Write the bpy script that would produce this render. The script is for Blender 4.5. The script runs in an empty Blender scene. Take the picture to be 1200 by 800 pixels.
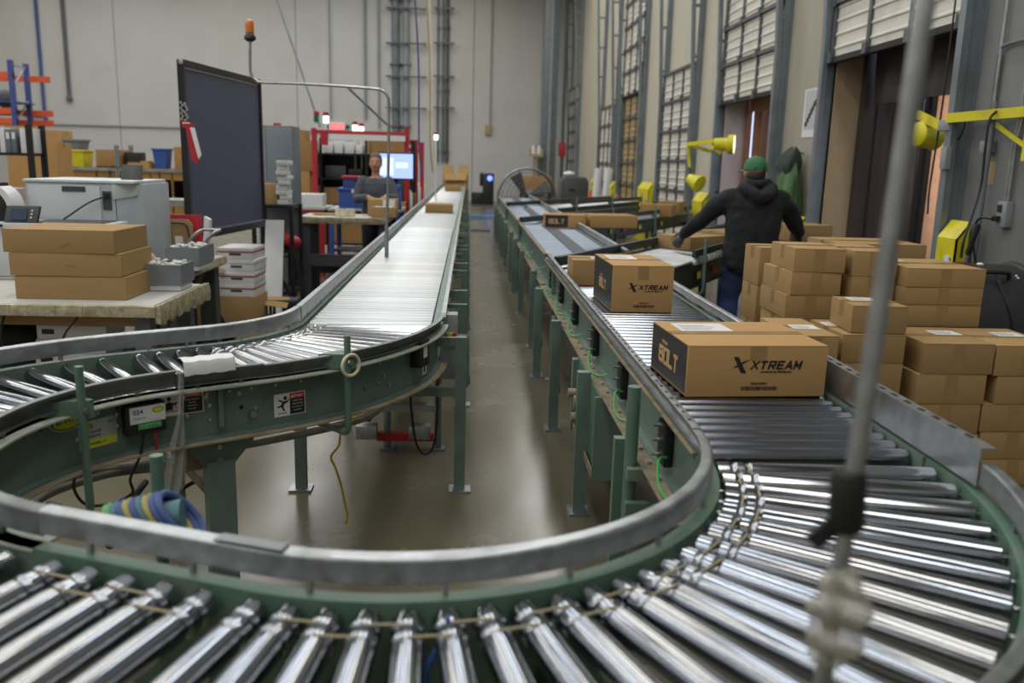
import bpy, bmesh, math, random
from mathutils import Vector, Matrix
random.seed(7)
PI = math.pi
sc = bpy.context.scene
col = sc.collection

# ------------------------------------------------------------------ camera
H = 1.65
FPX = 1000.0
def nrm(v):
    return Vector(v).normalized()
_Y = nrm((550 - 600, 188 - 400, FPX))
_n = nrm(_Y.cross(Vector((1, 0.026, 0))))
_Z = -_n if _n.y > 0 else _n
_X = _Y.cross(_Z)
if _X.x < 0:
    _X = -_X
RW = Matrix((_X, _Y, _Z))                    # camera (x right, y down, z forward) -> world
cam_data = bpy.data.cameras.new('camera')
cam = bpy.data.objects.new('camera', cam_data)
col.objects.link(cam)
right, down, fwd = RW.col[0].copy(), RW.col[1].copy(), RW.col[2].copy()
rot = Matrix((right, -down, -fwd)).transposed()
cam.matrix_world = Matrix.Translation((0, 0, H)) @ rot.to_4x4()
cam_data.sensor_width = 36
cam_data.lens = 30.0
cam_data.clip_start = 0.02
cam_data.clip_end = 200
cam_data.dof.use_dof = True
cam_data.dof.focus_distance = 3.9
cam_data.dof.aperture_fstop = 2.2
sc.camera = cam

def at(px, py, x=None, y=None, z=None):
    """photo pixel -> world point on the plane with the given x, y or z"""
    r = RW @ Vector((px - 600, py - 400, FPX))
    c = Vector((0, 0, H))
    t = (z - H) / r.z if z is not None else (y / r.y if y is not None else x / r.x)
    return c + t * r

# ------------------------------------------------------------------ world, lights, exposure
sc.view_settings.view_transform = 'Standard'
sc.view_settings.look = 'None'
sc.view_settings.gamma = 1
sc.view_settings.exposure = 0.0
w = bpy.data.worlds.new('world')
sc.world = w
w.use_nodes = True
w.node_tree.nodes['Background'].inputs[0].default_value = (0.62, 0.72, 1.0, 1)
w.node_tree.nodes['Background'].inputs[1].default_value = 1.4

LIGHT_X = (-17.5, -13.5, -9.5, -5.4, -1.35, 2.3)
LIGHT_Y = (-3.5, 0.5, 4.5, 8.5, 12.5, 16.5, 20.5, 24.5, 28.5, 32.0)
CEIL = 9.6
LAMP_Z = 8.9
lamp_warm = bpy.data.lights.new('strip_light', 'AREA')
lamp_cool = bpy.data.lights.new('strip_light', 'AREA')
for L, c in ((lamp_warm, (1.0, 0.94, 0.83)), (lamp_cool, (0.88, 0.94, 1.0))):
    L.shape = 'RECTANGLE'
    L.size = 0.85
    L.size_y = 3.5
    L.energy = 82
    L.color = c
for i, x in enumerate(LIGHT_X):
    for j, y in enumerate(LIGHT_Y):
        if x > 2 and y > 31:
            continue                      # the square column stands here
        o = bpy.data.objects.new('strip_light', lamp_warm if (i + j) % 2 else lamp_cool)
        o.location = (x, y, LAMP_Z)
        col.objects.link(o)

# ------------------------------------------------------------------ materials
def lin(h):
    c = [int(h[i:i + 2], 16) / 255 for i in (0, 2, 4)]
    return tuple(x / 12.92 if x <= .04045 else ((x + .055) / 1.055) ** 2.4 for x in c)
MATS = {}
def mat(name, hexc, rough=.6, metal=0, var=.12, scale=8, bump=0, stretch=(1, 1, 1), rvar=0, rand=0,
        emit=0, trans=0, alpha=1, dirt=None, dirt_scale=3, dirt_amt=.5, spec=.5):
    if name in MATS:
        return MATS[name]
    m = bpy.data.materials.new(name)
    m.use_nodes = True
    nt = m.node_tree
    N, Lk = nt.nodes, nt.links
    b = N['Principled BSDF']
    c = lin(hexc)
    b.inputs['Roughness'].default_value = rough
    b.inputs['Metallic'].default_value = metal
    b.inputs['Specular IOR Level'].default_value = spec
    b.inputs['Base Color'].default_value = (*c, 1)
    if trans:
        b.inputs['Transmission Weight'].default_value = trans
    if alpha < 1:
        b.inputs['Alpha'].default_value = alpha
    if emit:
        b.inputs['Emission Color'].default_value = (*c, 1)
        b.inputs['Emission Strength'].default_value = emit
    tc = N.new('ShaderNodeTexCoord')
    mp = N.new('ShaderNodeMapping')
    mp.inputs['Scale'].default_value = stretch
    Lk.new(tc.outputs['Object'], mp.inputs[0])
    nz = N.new('ShaderNodeTexNoise')
    nz.inputs['Scale'].default_value = scale
    nz.inputs['Detail'].default_value = 5
    nz.inputs['Roughness'].default_value = .6
    Lk.new(mp.outputs[0], nz.inputs['Vector'])
    cur = None
    if var:
        mr = N.new('ShaderNodeMapRange')
        mr.inputs[1].default_value = .25
        mr.inputs[2].default_value = .75
        mr.inputs[3].default_value = 1 - var
        mr.inputs[4].default_value = 1 + var
        Lk.new(nz.outputs[0], mr.inputs[0])
        hs = N.new('ShaderNodeHueSaturation')
        hs.inputs['Color'].default_value = (*c, 1)
        Lk.new(mr.outputs[0], hs.inputs['Value'])
        cur = hs.outputs[0]
        if rand:
            oi = N.new('ShaderNodeObjectInfo')
            m2 = N.new('ShaderNodeMapRange')
            m2.inputs[3].default_value = 1 - rand
            m2.inputs[4].default_value = 1 + rand
            Lk.new(oi.outputs['Random'], m2.inputs[0])
            h2 = N.new('ShaderNodeHueSaturation')
            Lk.new(cur, h2.inputs['Color'])
            Lk.new(m2.outputs[0], h2.inputs['Value'])
            cur = h2.outputs[0]
    if dirt:
        n2 = N.new('ShaderNodeTexNoise')
        n2.inputs['Scale'].default_value = dirt_scale
        n2.inputs['Detail'].default_value = 6
        Lk.new(mp.outputs[0], n2.inputs['Vector'])
        r2 = N.new('ShaderNodeMapRange')
        r2.inputs[1].default_value = .48
        r2.inputs[2].default_value = .70
        r2.inputs[3].default_value = 0
        r2.inputs[4].default_value = dirt_amt
        Lk.new(n2.outputs[0], r2.inputs[0])
        mx = N.new('ShaderNodeMix')
        mx.data_type = 'RGBA'
        mx.inputs[7].default_value = (*lin(dirt), 1)
        if cur:
            Lk.new(cur, mx.inputs[6])
        else:
            mx.inputs[6].default_value = (*c, 1)
        Lk.new(r2.outputs[0], mx.inputs[0])
        cur = mx.outputs[2]
    if cur:
        Lk.new(cur, b.inputs['Base Color'])
        if emit:
            Lk.new(cur, b.inputs['Emission Color'])
    if rvar:
        r3 = N.new('ShaderNodeMapRange')
        r3.inputs[1].default_value = .3
        r3.inputs[2].default_value = .7
        r3.inputs[3].default_value = max(.02, rough - rvar)
        r3.inputs[4].default_value = min(1, rough + rvar)
        Lk.new(nz.outputs[0], r3.inputs[0])
        Lk.new(r3.outputs[0], b.inputs['Roughness'])
    if bump:
        bp = N.new('ShaderNodeBump')
        bp.inputs['Strength'].default_value = bump
        bp.inputs['Distance'].default_value = .01
        Lk.new(nz.outputs[0], bp.inputs['Height'])
        Lk.new(bp.outputs[0], b.inputs['Normal'])
    MATS[name] = m
    return m

M = {}
def dm(k, *a, **kw):
    M[k] = mat(k, *a, **kw)
dm('roller_steel', 'a1a4aa', .11, 1, .03, 2, stretch=(.4, 60, 60), rand=.05)
dm('roller_mid', 'a9abae', .22, 1, .05, 2, stretch=(.4, 60, 60), rand=.06)
dm('roller_line', '80848c', .17, 1, .05, 2, stretch=(.4, 60, 60), rand=.10)
dm('roller_worn', 'a3a5a6', .34, .85, .10, 3, stretch=(1.5, 30, 30), rvar=.08, rand=.10)
dm('galvanized', 'aeb1b3', .36, .9, .14, 30, rvar=.08, dirt='6d6a62', dirt_scale=9, dirt_amt=.45)
dm('rail_dull', '7f8282', .42, .75, .12, 22, rvar=.1, dirt='4c4a46', dirt_scale=7, dirt_amt=.5)
dm('green_paint', '64776e', .42, 0, .10, 9, dirt='525e56', dirt_scale=5, dirt_amt=.6)
dm('green_light', '557262', .42, 0, .10, 9, dirt='7c8072', dirt_scale=8, dirt_amt=.5)
dm('green_dark', '303d37', .5, 0, .12, 8, dirt='26302b', dirt_scale=4, dirt_amt=.6)
dm('dusty_flange', '8d816a', .8, .1, .2, 18, dirt='5f5a4c', dirt_scale=14, dirt_amt=.7)
dm('cardboard', 'a08359', .82, 0, .05, 5, rand=.09, bump=.05, stretch=(1, 1, 14), spec=.2)
dm('cardboard_old', 'a07c4f', .85, 0, .10, 4, rand=.16, spec=.2)
dm('cardboard_edge', '8a6a42', .9, 0, .1, 30)
dm('tape', '997b50', .2, 0, .05, 6, spec=.7)
dm('label_white', 'd8d8d6', .5, 0, .03, 5)
dm('print_black', '1d1a17', .6, 0, .08, 20)
dm('print_dark', '2d2b2b', .45, 0, .06, 6)
dm('print_tan', 'c09a68', .6, 0, .05, 10)
dm('black_plastic', '1b1c1e', .42, 0, .15, 12)
dm('black_metal', '232427', .42, .3, .15, 12)
dm('black_rubber', '151515', .7, 0, .2, 20)
dm('white_plastic', 'd5d6d8', .4, 0, .04, 5)
dm('white_paint', 'd3d1ca', .55, 0, .05, 6, dirt='a9a598', dirt_scale=3, dirt_amt=.4)
dm('steel_grey', '6f777d', .45, .3, .1, 8, dirt='565b5e', dirt_scale=6, dirt_amt=.5)
dm('dark_grey', '47494d', .5, .2, .12, 8)
dm('grey_paint', '8a9093', .5, .1, .1, 8)
dm('yellow', 'd3c81e', .45, 0, .08, 6, dirt='a89a20', dirt_scale=5, dirt_amt=.6)
dm('red', 'a8202c', .45, 0, .1, 6)
dm('orange', 'd0552a', .5, 0, .08, 6)
dm('blue', '34549c', .5, 0, .08, 6)
dm('rack_blue', '3b4a86', .5, 0, .08, 6)
dm('printer_grey', 'a9b2b8', .42, 0, .03, 5)
dm('printer_light', 'c3c8cb', .42, 0, .03, 5)
dm('bin_grey', '767d82', .5, 0, .05, 8)
dm('tan_cloth', 'b3a78f', .9, 0, .12, 14, bump=.3)
dm('cable_black', '17181a', .5, 0, .1, 20)
dm('cable_green', '3fb35c', .45, 0, .1, 20)
dm('cable_yellow', 'c99d20', .5, 0, .2, 20)
dm('cable_red', 'a52a35', .5, 0, .1, 20)
dm('pipe_dirty', '8b867b', .5, .4, .2, 9, dirt='4e4a42', dirt_scale=9, dirt_amt=.8)
dm('wrap_plastic', 'cfcfc8', .15, 0, .05, 12, alpha=.35, spec=.8)
dm('wood', '9b7b52', .75, 0, .15, 6, stretch=(1, 8, 8))
dm('plywood', 'a48f70', .7, 0, .12, 4, stretch=(6, 6, 1))
# ------------------------------------------------------------------ mesh helpers
class B:
    def __init__(s):
        s.v, s.f, s.m, s.cm = [], [], [], 0
    def add(s, vs, fs):
        o = len(s.v)
        s.v += [Vector(p) for p in vs]
        s.f += [[i + o for i in f] for f in fs]
        s.m += [s.cm] * len(fs)
        return s
    def box(s, x0, x1, y0, y1, z0, z1):
        return s.add([(x0, y0, z0), (x1, y0, z0), (x1, y1, z0), (x0, y1, z0), (x0, y0, z1), (x1, y0, z1), (x1, y1, z1), (x0, y1, z1)],
                     [(3, 2, 1, 0), (4, 5, 6, 7), (0, 1, 5, 4), (1, 2, 6, 5), (2, 3, 7, 6), (3, 0, 4, 7)])
    def cb(s, c, d, rz=0):
        """centred box, turned about z"""
        o = len(s.v)
        s.box(-d[0] / 2, d[0] / 2, -d[1] / 2, d[1] / 2, -d[2] / 2, d[2] / 2)
        R = Matrix.Rotation(rz, 3, 'Z')
        for i in range(o, len(s.v)):
            s.v[i] = R @ s.v[i] + Vector(c)
        return s
    def bar(s, p0, p1, wd, ht, up=(0, 0, 1)):
        """rectangular bar from p0 to p1; wd sideways, ht along up"""
        p0, p1 = Vector(p0), Vector(p1)
        t = (p1 - p0).normalized()
        u = Vector(up)
        if abs(t.dot(u)) > .98:
            u = Vector((0, 1, 0))
        sd = t.cross(u).normalized()
        u = sd.cross(t).normalized()
        q = []
        for p in (p0, p1):
            for a, b_ in ((-1, -1), (1, -1), (1, 1), (-1, 1)):
                q.append(p + sd * a * wd / 2 + u * b_ * ht / 2)
        return s.add(q, [(0, 1, 2, 3), (7, 6, 5, 4), (0, 4, 5, 1), (1, 5, 6, 2), (2, 6, 7, 3), (3, 7, 4, 0)])
    def tube(s, pts, r, n=8, rr=None, caps=True):
        pts = [Vector(p) for p in pts]
        rings = []
        u = None
        for i, p in enumerate(pts):
            a = pts[max(0, i - 1)]
            b_ = pts[min(len(pts) - 1, i + 1)]
            t = (b_ - a)
            if t.length < 1e-9:
                t = Vector((0, 0, 1))
            t.normalize()
            if u is None:
                u = t.orthogonal().normalized()
            else:
                u = (u - t * u.dot(t))
                u = u.normalized() if u.length > 1e-6 else t.orthogonal().normalized()
            v = t.cross(u)
            rad = rr[i] if rr else r
            rings.append([p + (u * math.cos(2 * PI * k / n) + v * math.sin(2 * PI * k / n)) * rad for k in range(n)])
        vs = [q for ring in rings for q in ring]
        fs = []
        for i in range(len(pts) - 1):
            for k in range(n):
                fs.append((i * n + k, i * n + (k + 1) % n, (i + 1) * n + (k + 1) % n, (i + 1) * n + k))
        if caps:
            fs.append(tuple(range(n - 1, -1, -1)))
            fs.append(tuple((len(pts) - 1) * n + k for k in range(n)))
        return s.add(vs, fs)
    def lathe(s, prof, c=(0, 0, 0), axis='Z', n=20):
        """prof: (radius, height) pairs"""
        vs, fs = [], []
        for r, h in prof:
            for k in range(n):
                a = 2 * PI * k / n
                p = (r * math.cos(a), r * math.sin(a), h)
                if axis == 'X':
                    p = (h, r * math.cos(a), r * math.sin(a))
                elif axis == 'Y':
                    p = (r * math.sin(a), h, r * math.cos(a))
                vs.append(Vector(p) + Vector(c))
        for i in range(len(prof) - 1):
            for k in range(n):
                fs.append((i * n + k, i * n + (k + 1) % n, (i + 1) * n + (k + 1) % n, (i + 1) * n + k))
        fs.append(tuple(range(n - 1, -1, -1)))
        fs.append(tuple((len(prof) - 1) * n + k for k in range(n)))
        return s.add(vs, fs)
    def prism(s, poly, d):
        """extrude a closed polygon of 3-D points by vector d"""
        n = len(poly)
        d = Vector(d)
        vs = [Vector(p) for p in poly] + [Vector(p) + d for p in poly]
        fs = [tuple(range(n - 1, -1, -1)), tuple(range(n, 2 * n))]
        fs += [(i, (i + 1) % n, n + (i + 1) % n, n + i) for i in range(n)]
        return s.add(vs, fs)
    def sweep(s, prof, frames):
        """prof: closed list of (sideways, z); frames: (pos, tangent, right)"""
        n = len(prof)
        vs = []
        for p, t, r in frames:
            vs += [p + r * a + Vector((0, 0, z)) for a, z in prof]
        fs = []
        for i in range(len(frames) - 1):
            for k in range(n):
                fs.append((i * n + k, i * n + (k + 1) % n, (i + 1) * n + (k + 1) % n, (i + 1) * n + k))
        fs.append(tuple(range(n - 1, -1, -1)))
        fs.append(tuple((len(frames) - 1) * n + k for k in range(n)))
        return s.add(vs, fs)
    def ball(s, c, r, nu=12, nv=8, sq=(1, 1, 1)):
        vs, fs = [], []
        for j in range(1, nv):
            th = PI * j / nv
            for i in range(nu):
                ph = 2 * PI * i / nu
                vs.append((c[0] + r * sq[0] * math.sin(th) * math.cos(ph), c[1] + r * sq[1] * math.sin(th) * math.sin(ph), c[2] + r * sq[2] * math.cos(th)))
        t = len(vs)
        vs.append((c[0], c[1], c[2] + r * sq[2]))
        vs.append((c[0], c[1], c[2] - r * sq[2]))
        for j in range(nv - 2):
            for i in range(nu):
                fs.append((j * nu + i, (j + 1) * nu + i, (j + 1) * nu + (i + 1) % nu, j * nu + (i + 1) % nu))
        for i in range(nu):
            fs.append((t, i, (i + 1) % nu))
            fs.append((t + 1, (nv - 2) * nu + (i + 1) % nu, (nv - 2) * nu + i))
        return s.add(vs, fs)
    def mesh(s, name, mats, smooth=True, bevel=0, shift=None):
        me = bpy.data.meshes.new(name)
        vs = [p - shift for p in s.v] if shift is not None else s.v
        me.from_pydata([tuple(p) for p in vs], [], s.f)
        for m_ in (mats if isinstance(mats, (list, tuple)) else [mats]):
            me.materials.append(M[m_] if isinstance(m_, str) else m_)
        if any(s.m):
            me.polygons.foreach_set('material_index', s.m)
        bm = bmesh.new()
        bm.from_mesh(me)
        bmesh.ops.recalc_face_normals(bm, faces=bm.faces)
        if bevel:
            es = [e for e in bm.edges if e.is_manifold and e.calc_face_angle(0) > .6]
            bmesh.ops.bevel(bm, geom=es, offset=bevel, segments=2, affect='EDGES', profile=.6)
        bm.to_mesh(me)
        bm.free()
        if smooth:
            me.shade_smooth()
            me.set_sharp_from_angle(angle=.61)
        return me
    def build(s, name, mats, parent=None, smooth=True, bevel=0, world=True):
        sh = None
        if parent is not None and world:
            sh = wloc(parent)
        o = bpy.data.objects.new(name, s.mesh(name, mats, smooth, bevel, sh))
        col.objects.link(o)
        if parent is not None:
            o.parent = parent
        return o
    def thing(s, name, mats, label, cat, group=None, smooth=True, bevel=0):
        """a thing that is one mesh, its origin at the middle of its base (geometry given in world space)"""
        lo = Vector((min(p.x for p in s.v), min(p.y for p in s.v), min(p.z for p in s.v)))
        hi = Vector((max(p.x for p in s.v), max(p.y for p in s.v), max(p.z for p in s.v)))
        c = Vector(((lo.x + hi.x) / 2, (lo.y + hi.y) / 2, lo.z))
        o = bpy.data.objects.new(name, s.mesh(name, mats, smooth, bevel, c))
        o.location = c
        col.objects.link(o)
        return tag(o, label, cat, group)

def wloc(o):
    v = Vector(o.location)
    while o.parent is not None:
        o = o.parent
        v = v + Vector(o.location)
    return v
def tag(o, label=None, cat=None, group=None):
    if label:
        o['label'] = label
    if cat:
        o['category'] = cat
    if group:
        o['group'] = group
    return o
def T(name, label, cat, loc, rz=0, group=None):
    o = bpy.data.objects.new(name, None)
    o.empty_display_size = .1
    o.location = loc
    o.rotation_euler = (0, 0, rz)
    col.objects.link(o)
    return tag(o, label, cat, group)
def S(o):
    o['kind'] = 'structure'
    return o
def stuff(o):
    o['kind'] = 'stuff'
    return o
def inst(name, me, parent, loc, rz=0, rx=0, ry=0):
    o = bpy.data.objects.new(name, me)
    o.location = loc
    o.rotation_euler = (rx, ry, rz)
    o.parent = parent
    col.objects.link(o)
    return o
def dup(root, loc, rz=None, label=None):
    r = root.copy()
    col.objects.link(r)
    r.location = loc
    if rz is not None:
        r.rotation_euler = (0, 0, rz)
    if label:
        r['label'] = label
    for ch in list(root.children):
        c = ch.copy()
        col.objects.link(c)
        c.parent = r
        for g in ch.children:
            d = g.copy()
            col.objects.link(d)
            d.parent = c
    return r
def arc(cx, cy, r, a0, a1, n, z=0):
    return [Vector((cx + r * math.cos(a0 + (a1 - a0) * i / n), cy + r * math.sin(a0 + (a1 - a0) * i / n), z)) for i in range(n + 1)]
def curvy(pts, n=6):
    """smooth (Catmull-Rom) path through points"""
    p = [Vector(q) for q in pts]
    p = [p[0] * 2 - p[1]] + p + [p[-1] * 2 - p[-2]]
    out = []
    for i in range(1, len(p) - 2):
        for k in range(n):
            t = k / n
            a, b_, c, d = p[i - 1], p[i], p[i + 1], p[i + 2]
            out.append(.5 * ((2 * b_) + (c - a) * t + (2 * a - 5 * b_ + 4 * c - d) * t * t + (3 * b_ - a - 3 * c + d) * t ** 3))
    out.append(p[-2])
    return out
def text(name, body, size, m_, parent, loc, rot=(PI / 2, 0, 0), shear=0, fat=0, align='CENTER', sx=1, depth=.0004):
    cu = bpy.data.curves.new(name, 'FONT')
    cu.body = body
    cu.size = size
    cu.shear = shear
    cu.offset = fat
    cu.extrude = depth
    cu.align_x = align
    cu.align_y = 'CENTER'
    cu.resolution_u = 3
    tmp = bpy.data.objects.new(name, cu)
    col.objects.link(tmp)
    dg = bpy.context.evaluated_depsgraph_get()
    me = bpy.data.meshes.new_from_object(tmp.evaluated_get(dg))
    bpy.data.objects.remove(tmp)
    me.name = name
    me.materials.clear()
    me.materials.append(M[m_])
    o = bpy.data.objects.new(name, me)
    o.location = loc
    o.rotation_euler = rot
    o.scale = (sx, 1, 1)
    o.parent = parent
    col.objects.link(o)
    return o
# ------------------------------------------------------------------ the shell
XW, YB, XL, YF = 4.1, 36.0, -20.0, -6.0
dm('concrete_floor', '67614f', .25, 0, .12, 1.1, rvar=.07, dirt='565041', dirt_scale=.35, dirt_amt=.3, bump=.015)
dm('wall_white', 'bcbbb8', .7, 0, .03, 1.2, dirt='aaa8a3', dirt_scale=.7, dirt_amt=.35)
dm('wall_concrete', '7b7d7d', .75, 0, .10, 2.5, stretch=(1, 1, .25), dirt='636565', dirt_scale=1.6, dirt_amt=.7)
dm('wall_cream', 'b7b1a0', .75, 0, .05, 2, stretch=(1, 1, .25), dirt='a39c88', dirt_scale=1.4, dirt_amt=.5)
dm('wall_beige', 'a19b8b', .75, 0, .08, 2, stretch=(1, 1, .25), dirt='8b8576', dirt_scale=1.5, dirt_amt=.6)
dm('reveal', 'b9a9a2', .7, 0, .06, 3)
dm('ceiling_deck', 'a3a5a5', .8, 0, .05, 1)
dm('door_white', 'd2cec3', .5, 0, .05, 3, dirt='a9a494', dirt_scale=2.5, dirt_amt=.5)
dm('door_brown', 'a8905f', .6, 0, .10, 5, dirt='8a744c', dirt_scale=5, dirt_amt=.6)
dm('door_steel', '5d6164', .5, .4, .10, 8, dirt='3f4143', dirt_scale=5, dirt_amt=.5)
dm('track_steel', '7c858a', .42, .4, .10, 8, dirt='5c6265', dirt_scale=4, dirt_amt=.5)
dm('curtain_dark', '3a312e', .6, 0, .2, 3, stretch=(1, 1, .3))
dm('curtain_brown', '8d6149', .55, 0, .15, 3, stretch=(1, 1, .3))
dm('trailer_ply', 'c8a58d', .7, 0, .10, 3, dirt='a98470', dirt_scale=6, dirt_amt=.5)
dm('asphalt', '55565a', .9, 0, .15, 4)
dm('blue_tape', '6f9cc8', .5, 0, .1, 8)

S(B().box(XL, XW, YF, YB, -.12, 0).build('floor', 'concrete_floor'))
S(B().box(XL, XW + .3, YF, YB + .3, CEIL, CEIL + .1).build('ceiling', 'ceiling_deck'))
for y in range(-4, 36, 4):
    b = B()
    b.box(XL, XW, y + 1.9, y + 2.1, CEIL - .18, CEIL - .1)
    for k in range(12):
        xa = XL + 2 * k
        b.bar((xa, y + 2, CEIL - .14), (xa + 1, y + 2, CEIL - .02), .04, .04)
        b.bar((xa + 1, y + 2, CEIL - .02), (xa + 2, y + 2, CEIL - .14), .04, .04)
    S(b.build('trim_roof_joist', 'grey_paint', smooth=False))
# lamp housings above every strip light
hb = B().box(-.45, .45, -1.8, 1.8, .03, .12)
hb.prism([(-.46, -1.8, .03), (-.46, -1.8, -.02), (-.44, -1.8, .03)], (0, 3.6, 0))
hb.prism([(.46, -1.8, .03), (.46, -1.8, -.02), (.44, -1.8, .03)], (0, 3.6, 0))
hb.box(-.02, .02, -1.0, -.97, .12, CEIL - LAMP_Z - .1).box(-.02, .02, .97, 1.0, .12, CEIL - LAMP_Z - .1)
hme = hb.mesh('light_housing', 'white_plastic')
for x in LIGHT_X:
    for y in LIGHT_Y:
        if x > 2 and y > 31:
            continue
        o = bpy.data.objects.new('light_housing', hme)
        o.location = (x, y, LAMP_Z)
        col.objects.link(o)
        tag(o, 'white strip light housing hung under the high ceiling', 'ceiling light', 'ceiling strip lights')

wb = bpy.data.objects.new('wall_back', None)
col.objects.link(wb)
S(wb)
wb.location = (0, YB, 0)
xs = [XL, -14.0, -6.95, 0.12, XW + .3]
for a, b_ in zip(xs[:-1], xs[1:]):
    B().box(a + .012, b_ - .012, YB, YB + .2, 0, CEIL).build('panel', 'wall_white', wb)
B().box(XL, XW + .3, YB + .03, YB + .3, 0, CEIL).build('joint_backing', 'dark_grey', wb)
wl = S(B().box(XL - .3, XL, YF, YB, 0, CEIL).build('wall_left', 'wall_white'))
S(B().box(XL - .3, XW + .3, YF - .3, YF, 0, CEIL).build('wall_front', 'wall_white'))

DOORS = [  # y0, y1, bottom of door leaf, top of door leaf, material
    (7.12, 9.77, 2.86, 7.6, 'door_white'), (11.45, 13.95, 2.66, 7.6, 'door_white'), (15.75, 18.2, 0.05, 3.46, 'door_white'),
    (20.55, 23.1, 3.38, 8.4, 'door_white'), (24.35, 26.8, 0.05, 3.28, 'door_white'), (32.6, 35.3, 0.05, 4.5, 'door_white')]
wr = bpy.data.objects.new('wall_right', None)
col.objects.link(wr)
S(wr)
wr.location = (XW, 0, 0)
prev = YF
mats_pier = ['wall_concrete', 'wall_beige', 'wall_cream', 'wall_cream', 'wall_cream', 'wall_cream', 'wall_cream']
for i, (y0, y1, zb, zt, m_) in enumerate(DOORS + [(YB, YB, 0, 0, '')]):
    B().box(XW, XW + .3, prev, y0 - .006, 0, CEIL).build('pier', mats_pier[i], wr)
    if y1 > y0:
        B().box(XW, XW + .3, y0 - .006, y1, 3.15, CEIL).build('header', mats_pier[i], wr)
    prev = y1

def dock_door(n, y0, y1, zb, zt, m_, brown=None):
    d = bpy.data.objects.new('door_%d' % n, None)
    col.objects.link(d)
    d.location = (XW, (y0 + y1) / 2, 0)
    S(d)
    W = y1 - y0
    h = .56
    def leaf(z0, z1, mm, x, pnl='panel'):
        ns = max(1, round((z1 - z0) / h))
        hh = (z1 - z0) / ns
        for k in range(ns):
            za = z0 + k * hh
            b = B().box(x, x + .04, y0 - .04, y1 + .04, za + .004, za + hh - .004)
            for r in range(4):                      # pressed ribs
                zr = za + hh * (.14 + .24 * r)
                b.prism([(x, y0 - .03, zr), (x - .014, y0 - .03, zr + .012), (x - .014, y0 - .03, zr + .03), (x, y0 - .03, zr + .042)], (0, W + .06, 0))
            b.build(pnl, mm, d, bevel=0, smooth=False)
            B().box(x - .05, x - .002, y0 - .05, y1 + .05, za + hh - .03, za + hh + .02).build('rail', 'door_steel', d)
        for q in range(4):
            yy = y0 + .04 + (W - .08) * q / 3
            B().box(x - .03, x - .001, yy - .03, yy + .03, z0, z1).build('stile', 'door_steel', d)
            b = B()
            for k in range(ns):
                b.box(x - .06, x - .02, yy - .045, yy + .045, z0 + k * hh - .05, z0 + k * hh + .06)
            b.build('hinge', 'door_steel', d)
        B().box(x - .03, x + .05, y0 - .05, y1 + .05, z0 - .05, z0 + .01).build('bottom_seal', 'black_rubber', d)
    leaf(zb, zt, m_, XW - .08)
    if brown:
        leaf(.05, brown, 'door_brown', XW - .02)
    for s, yj in ((-1, y0 - .07), (1, y1 + .07)):
        b = B().box(XW - .1, XW - .002, yj - .02, yj + .02, 0, CEIL - .3).box(XW - .02, XW - .002, yj - .07, yj + .07, 0, CEIL - .3)
        b.build('wall_angle', 'track_steel', d)
        zl = min(zt, 3.5)
        b = B().bar((XW - .13, yj, .9), (XW - .14, yj, zl - .4), .06, .09, (0, 1, 0))
        b.bar((XW - .14, yj, zl - .4), (XW - .46, yj, CEIL - .4), .06, .09, (0, 1, 0))
        b.build('lift_track', 'track_steel', d)
        z = zl + .1
        while z < CEIL - .6:
            f = (z - zl + .4) / (CEIL - zl)
            B().bar((XW - .05, yj, z), (XW - .14 - .32 * f, yj, z), .05, .05).build('rung', 'track_steel', d)
            z += .85
    return d
for i, dd in enumerate(DOORS):
    dock_door(i + 1, *dd, brown=3.36 if i == 3 else None)
# dark frames round the two open docks
for n, (y0, y1) in ((1, (7.12, 9.77)), (2, (11.45, 13.95))):
    b = B().box(XW - .02, XW + .0, y1 - .001, y1 + .11, 0, 2.9)
    S(b.build('trim_%d' % n, 'rail_dull'))
S(B().box(XW - .02, XW + .28, 9.755, 9.80, 0, 3.1).build('trim_3', 'plywood'))
S(B().box(XW + .281, XW + .56, 9.64, 9.80, 0, 3.15).build('trim_5', 'curtain_dark'))
S(B().box(XW + .31, XW + .40, 13.86, 14.0, 0, 3.15).build('trim_6', 'curtain_brown'))
S(B().box(XW - .02, XW + .34, 13.93, 13.98, 0, 3.1).build('trim_4', 'reveal'))
S(B().box(XW + .3, 40, -10, 40, -1.3, -1.2).build('yard_ground', 'asphalt'))
b = B().box(XW, XW + .3, 7.13, 9.76, -.12, -.002)
S(b.build('trim_dock_sill', 'steel_grey'))
S(B().box(XW, XW + .3, 11.46, 13.94, -.12, -.002).build('trim_dock_sill', 'steel_grey'))

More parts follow.
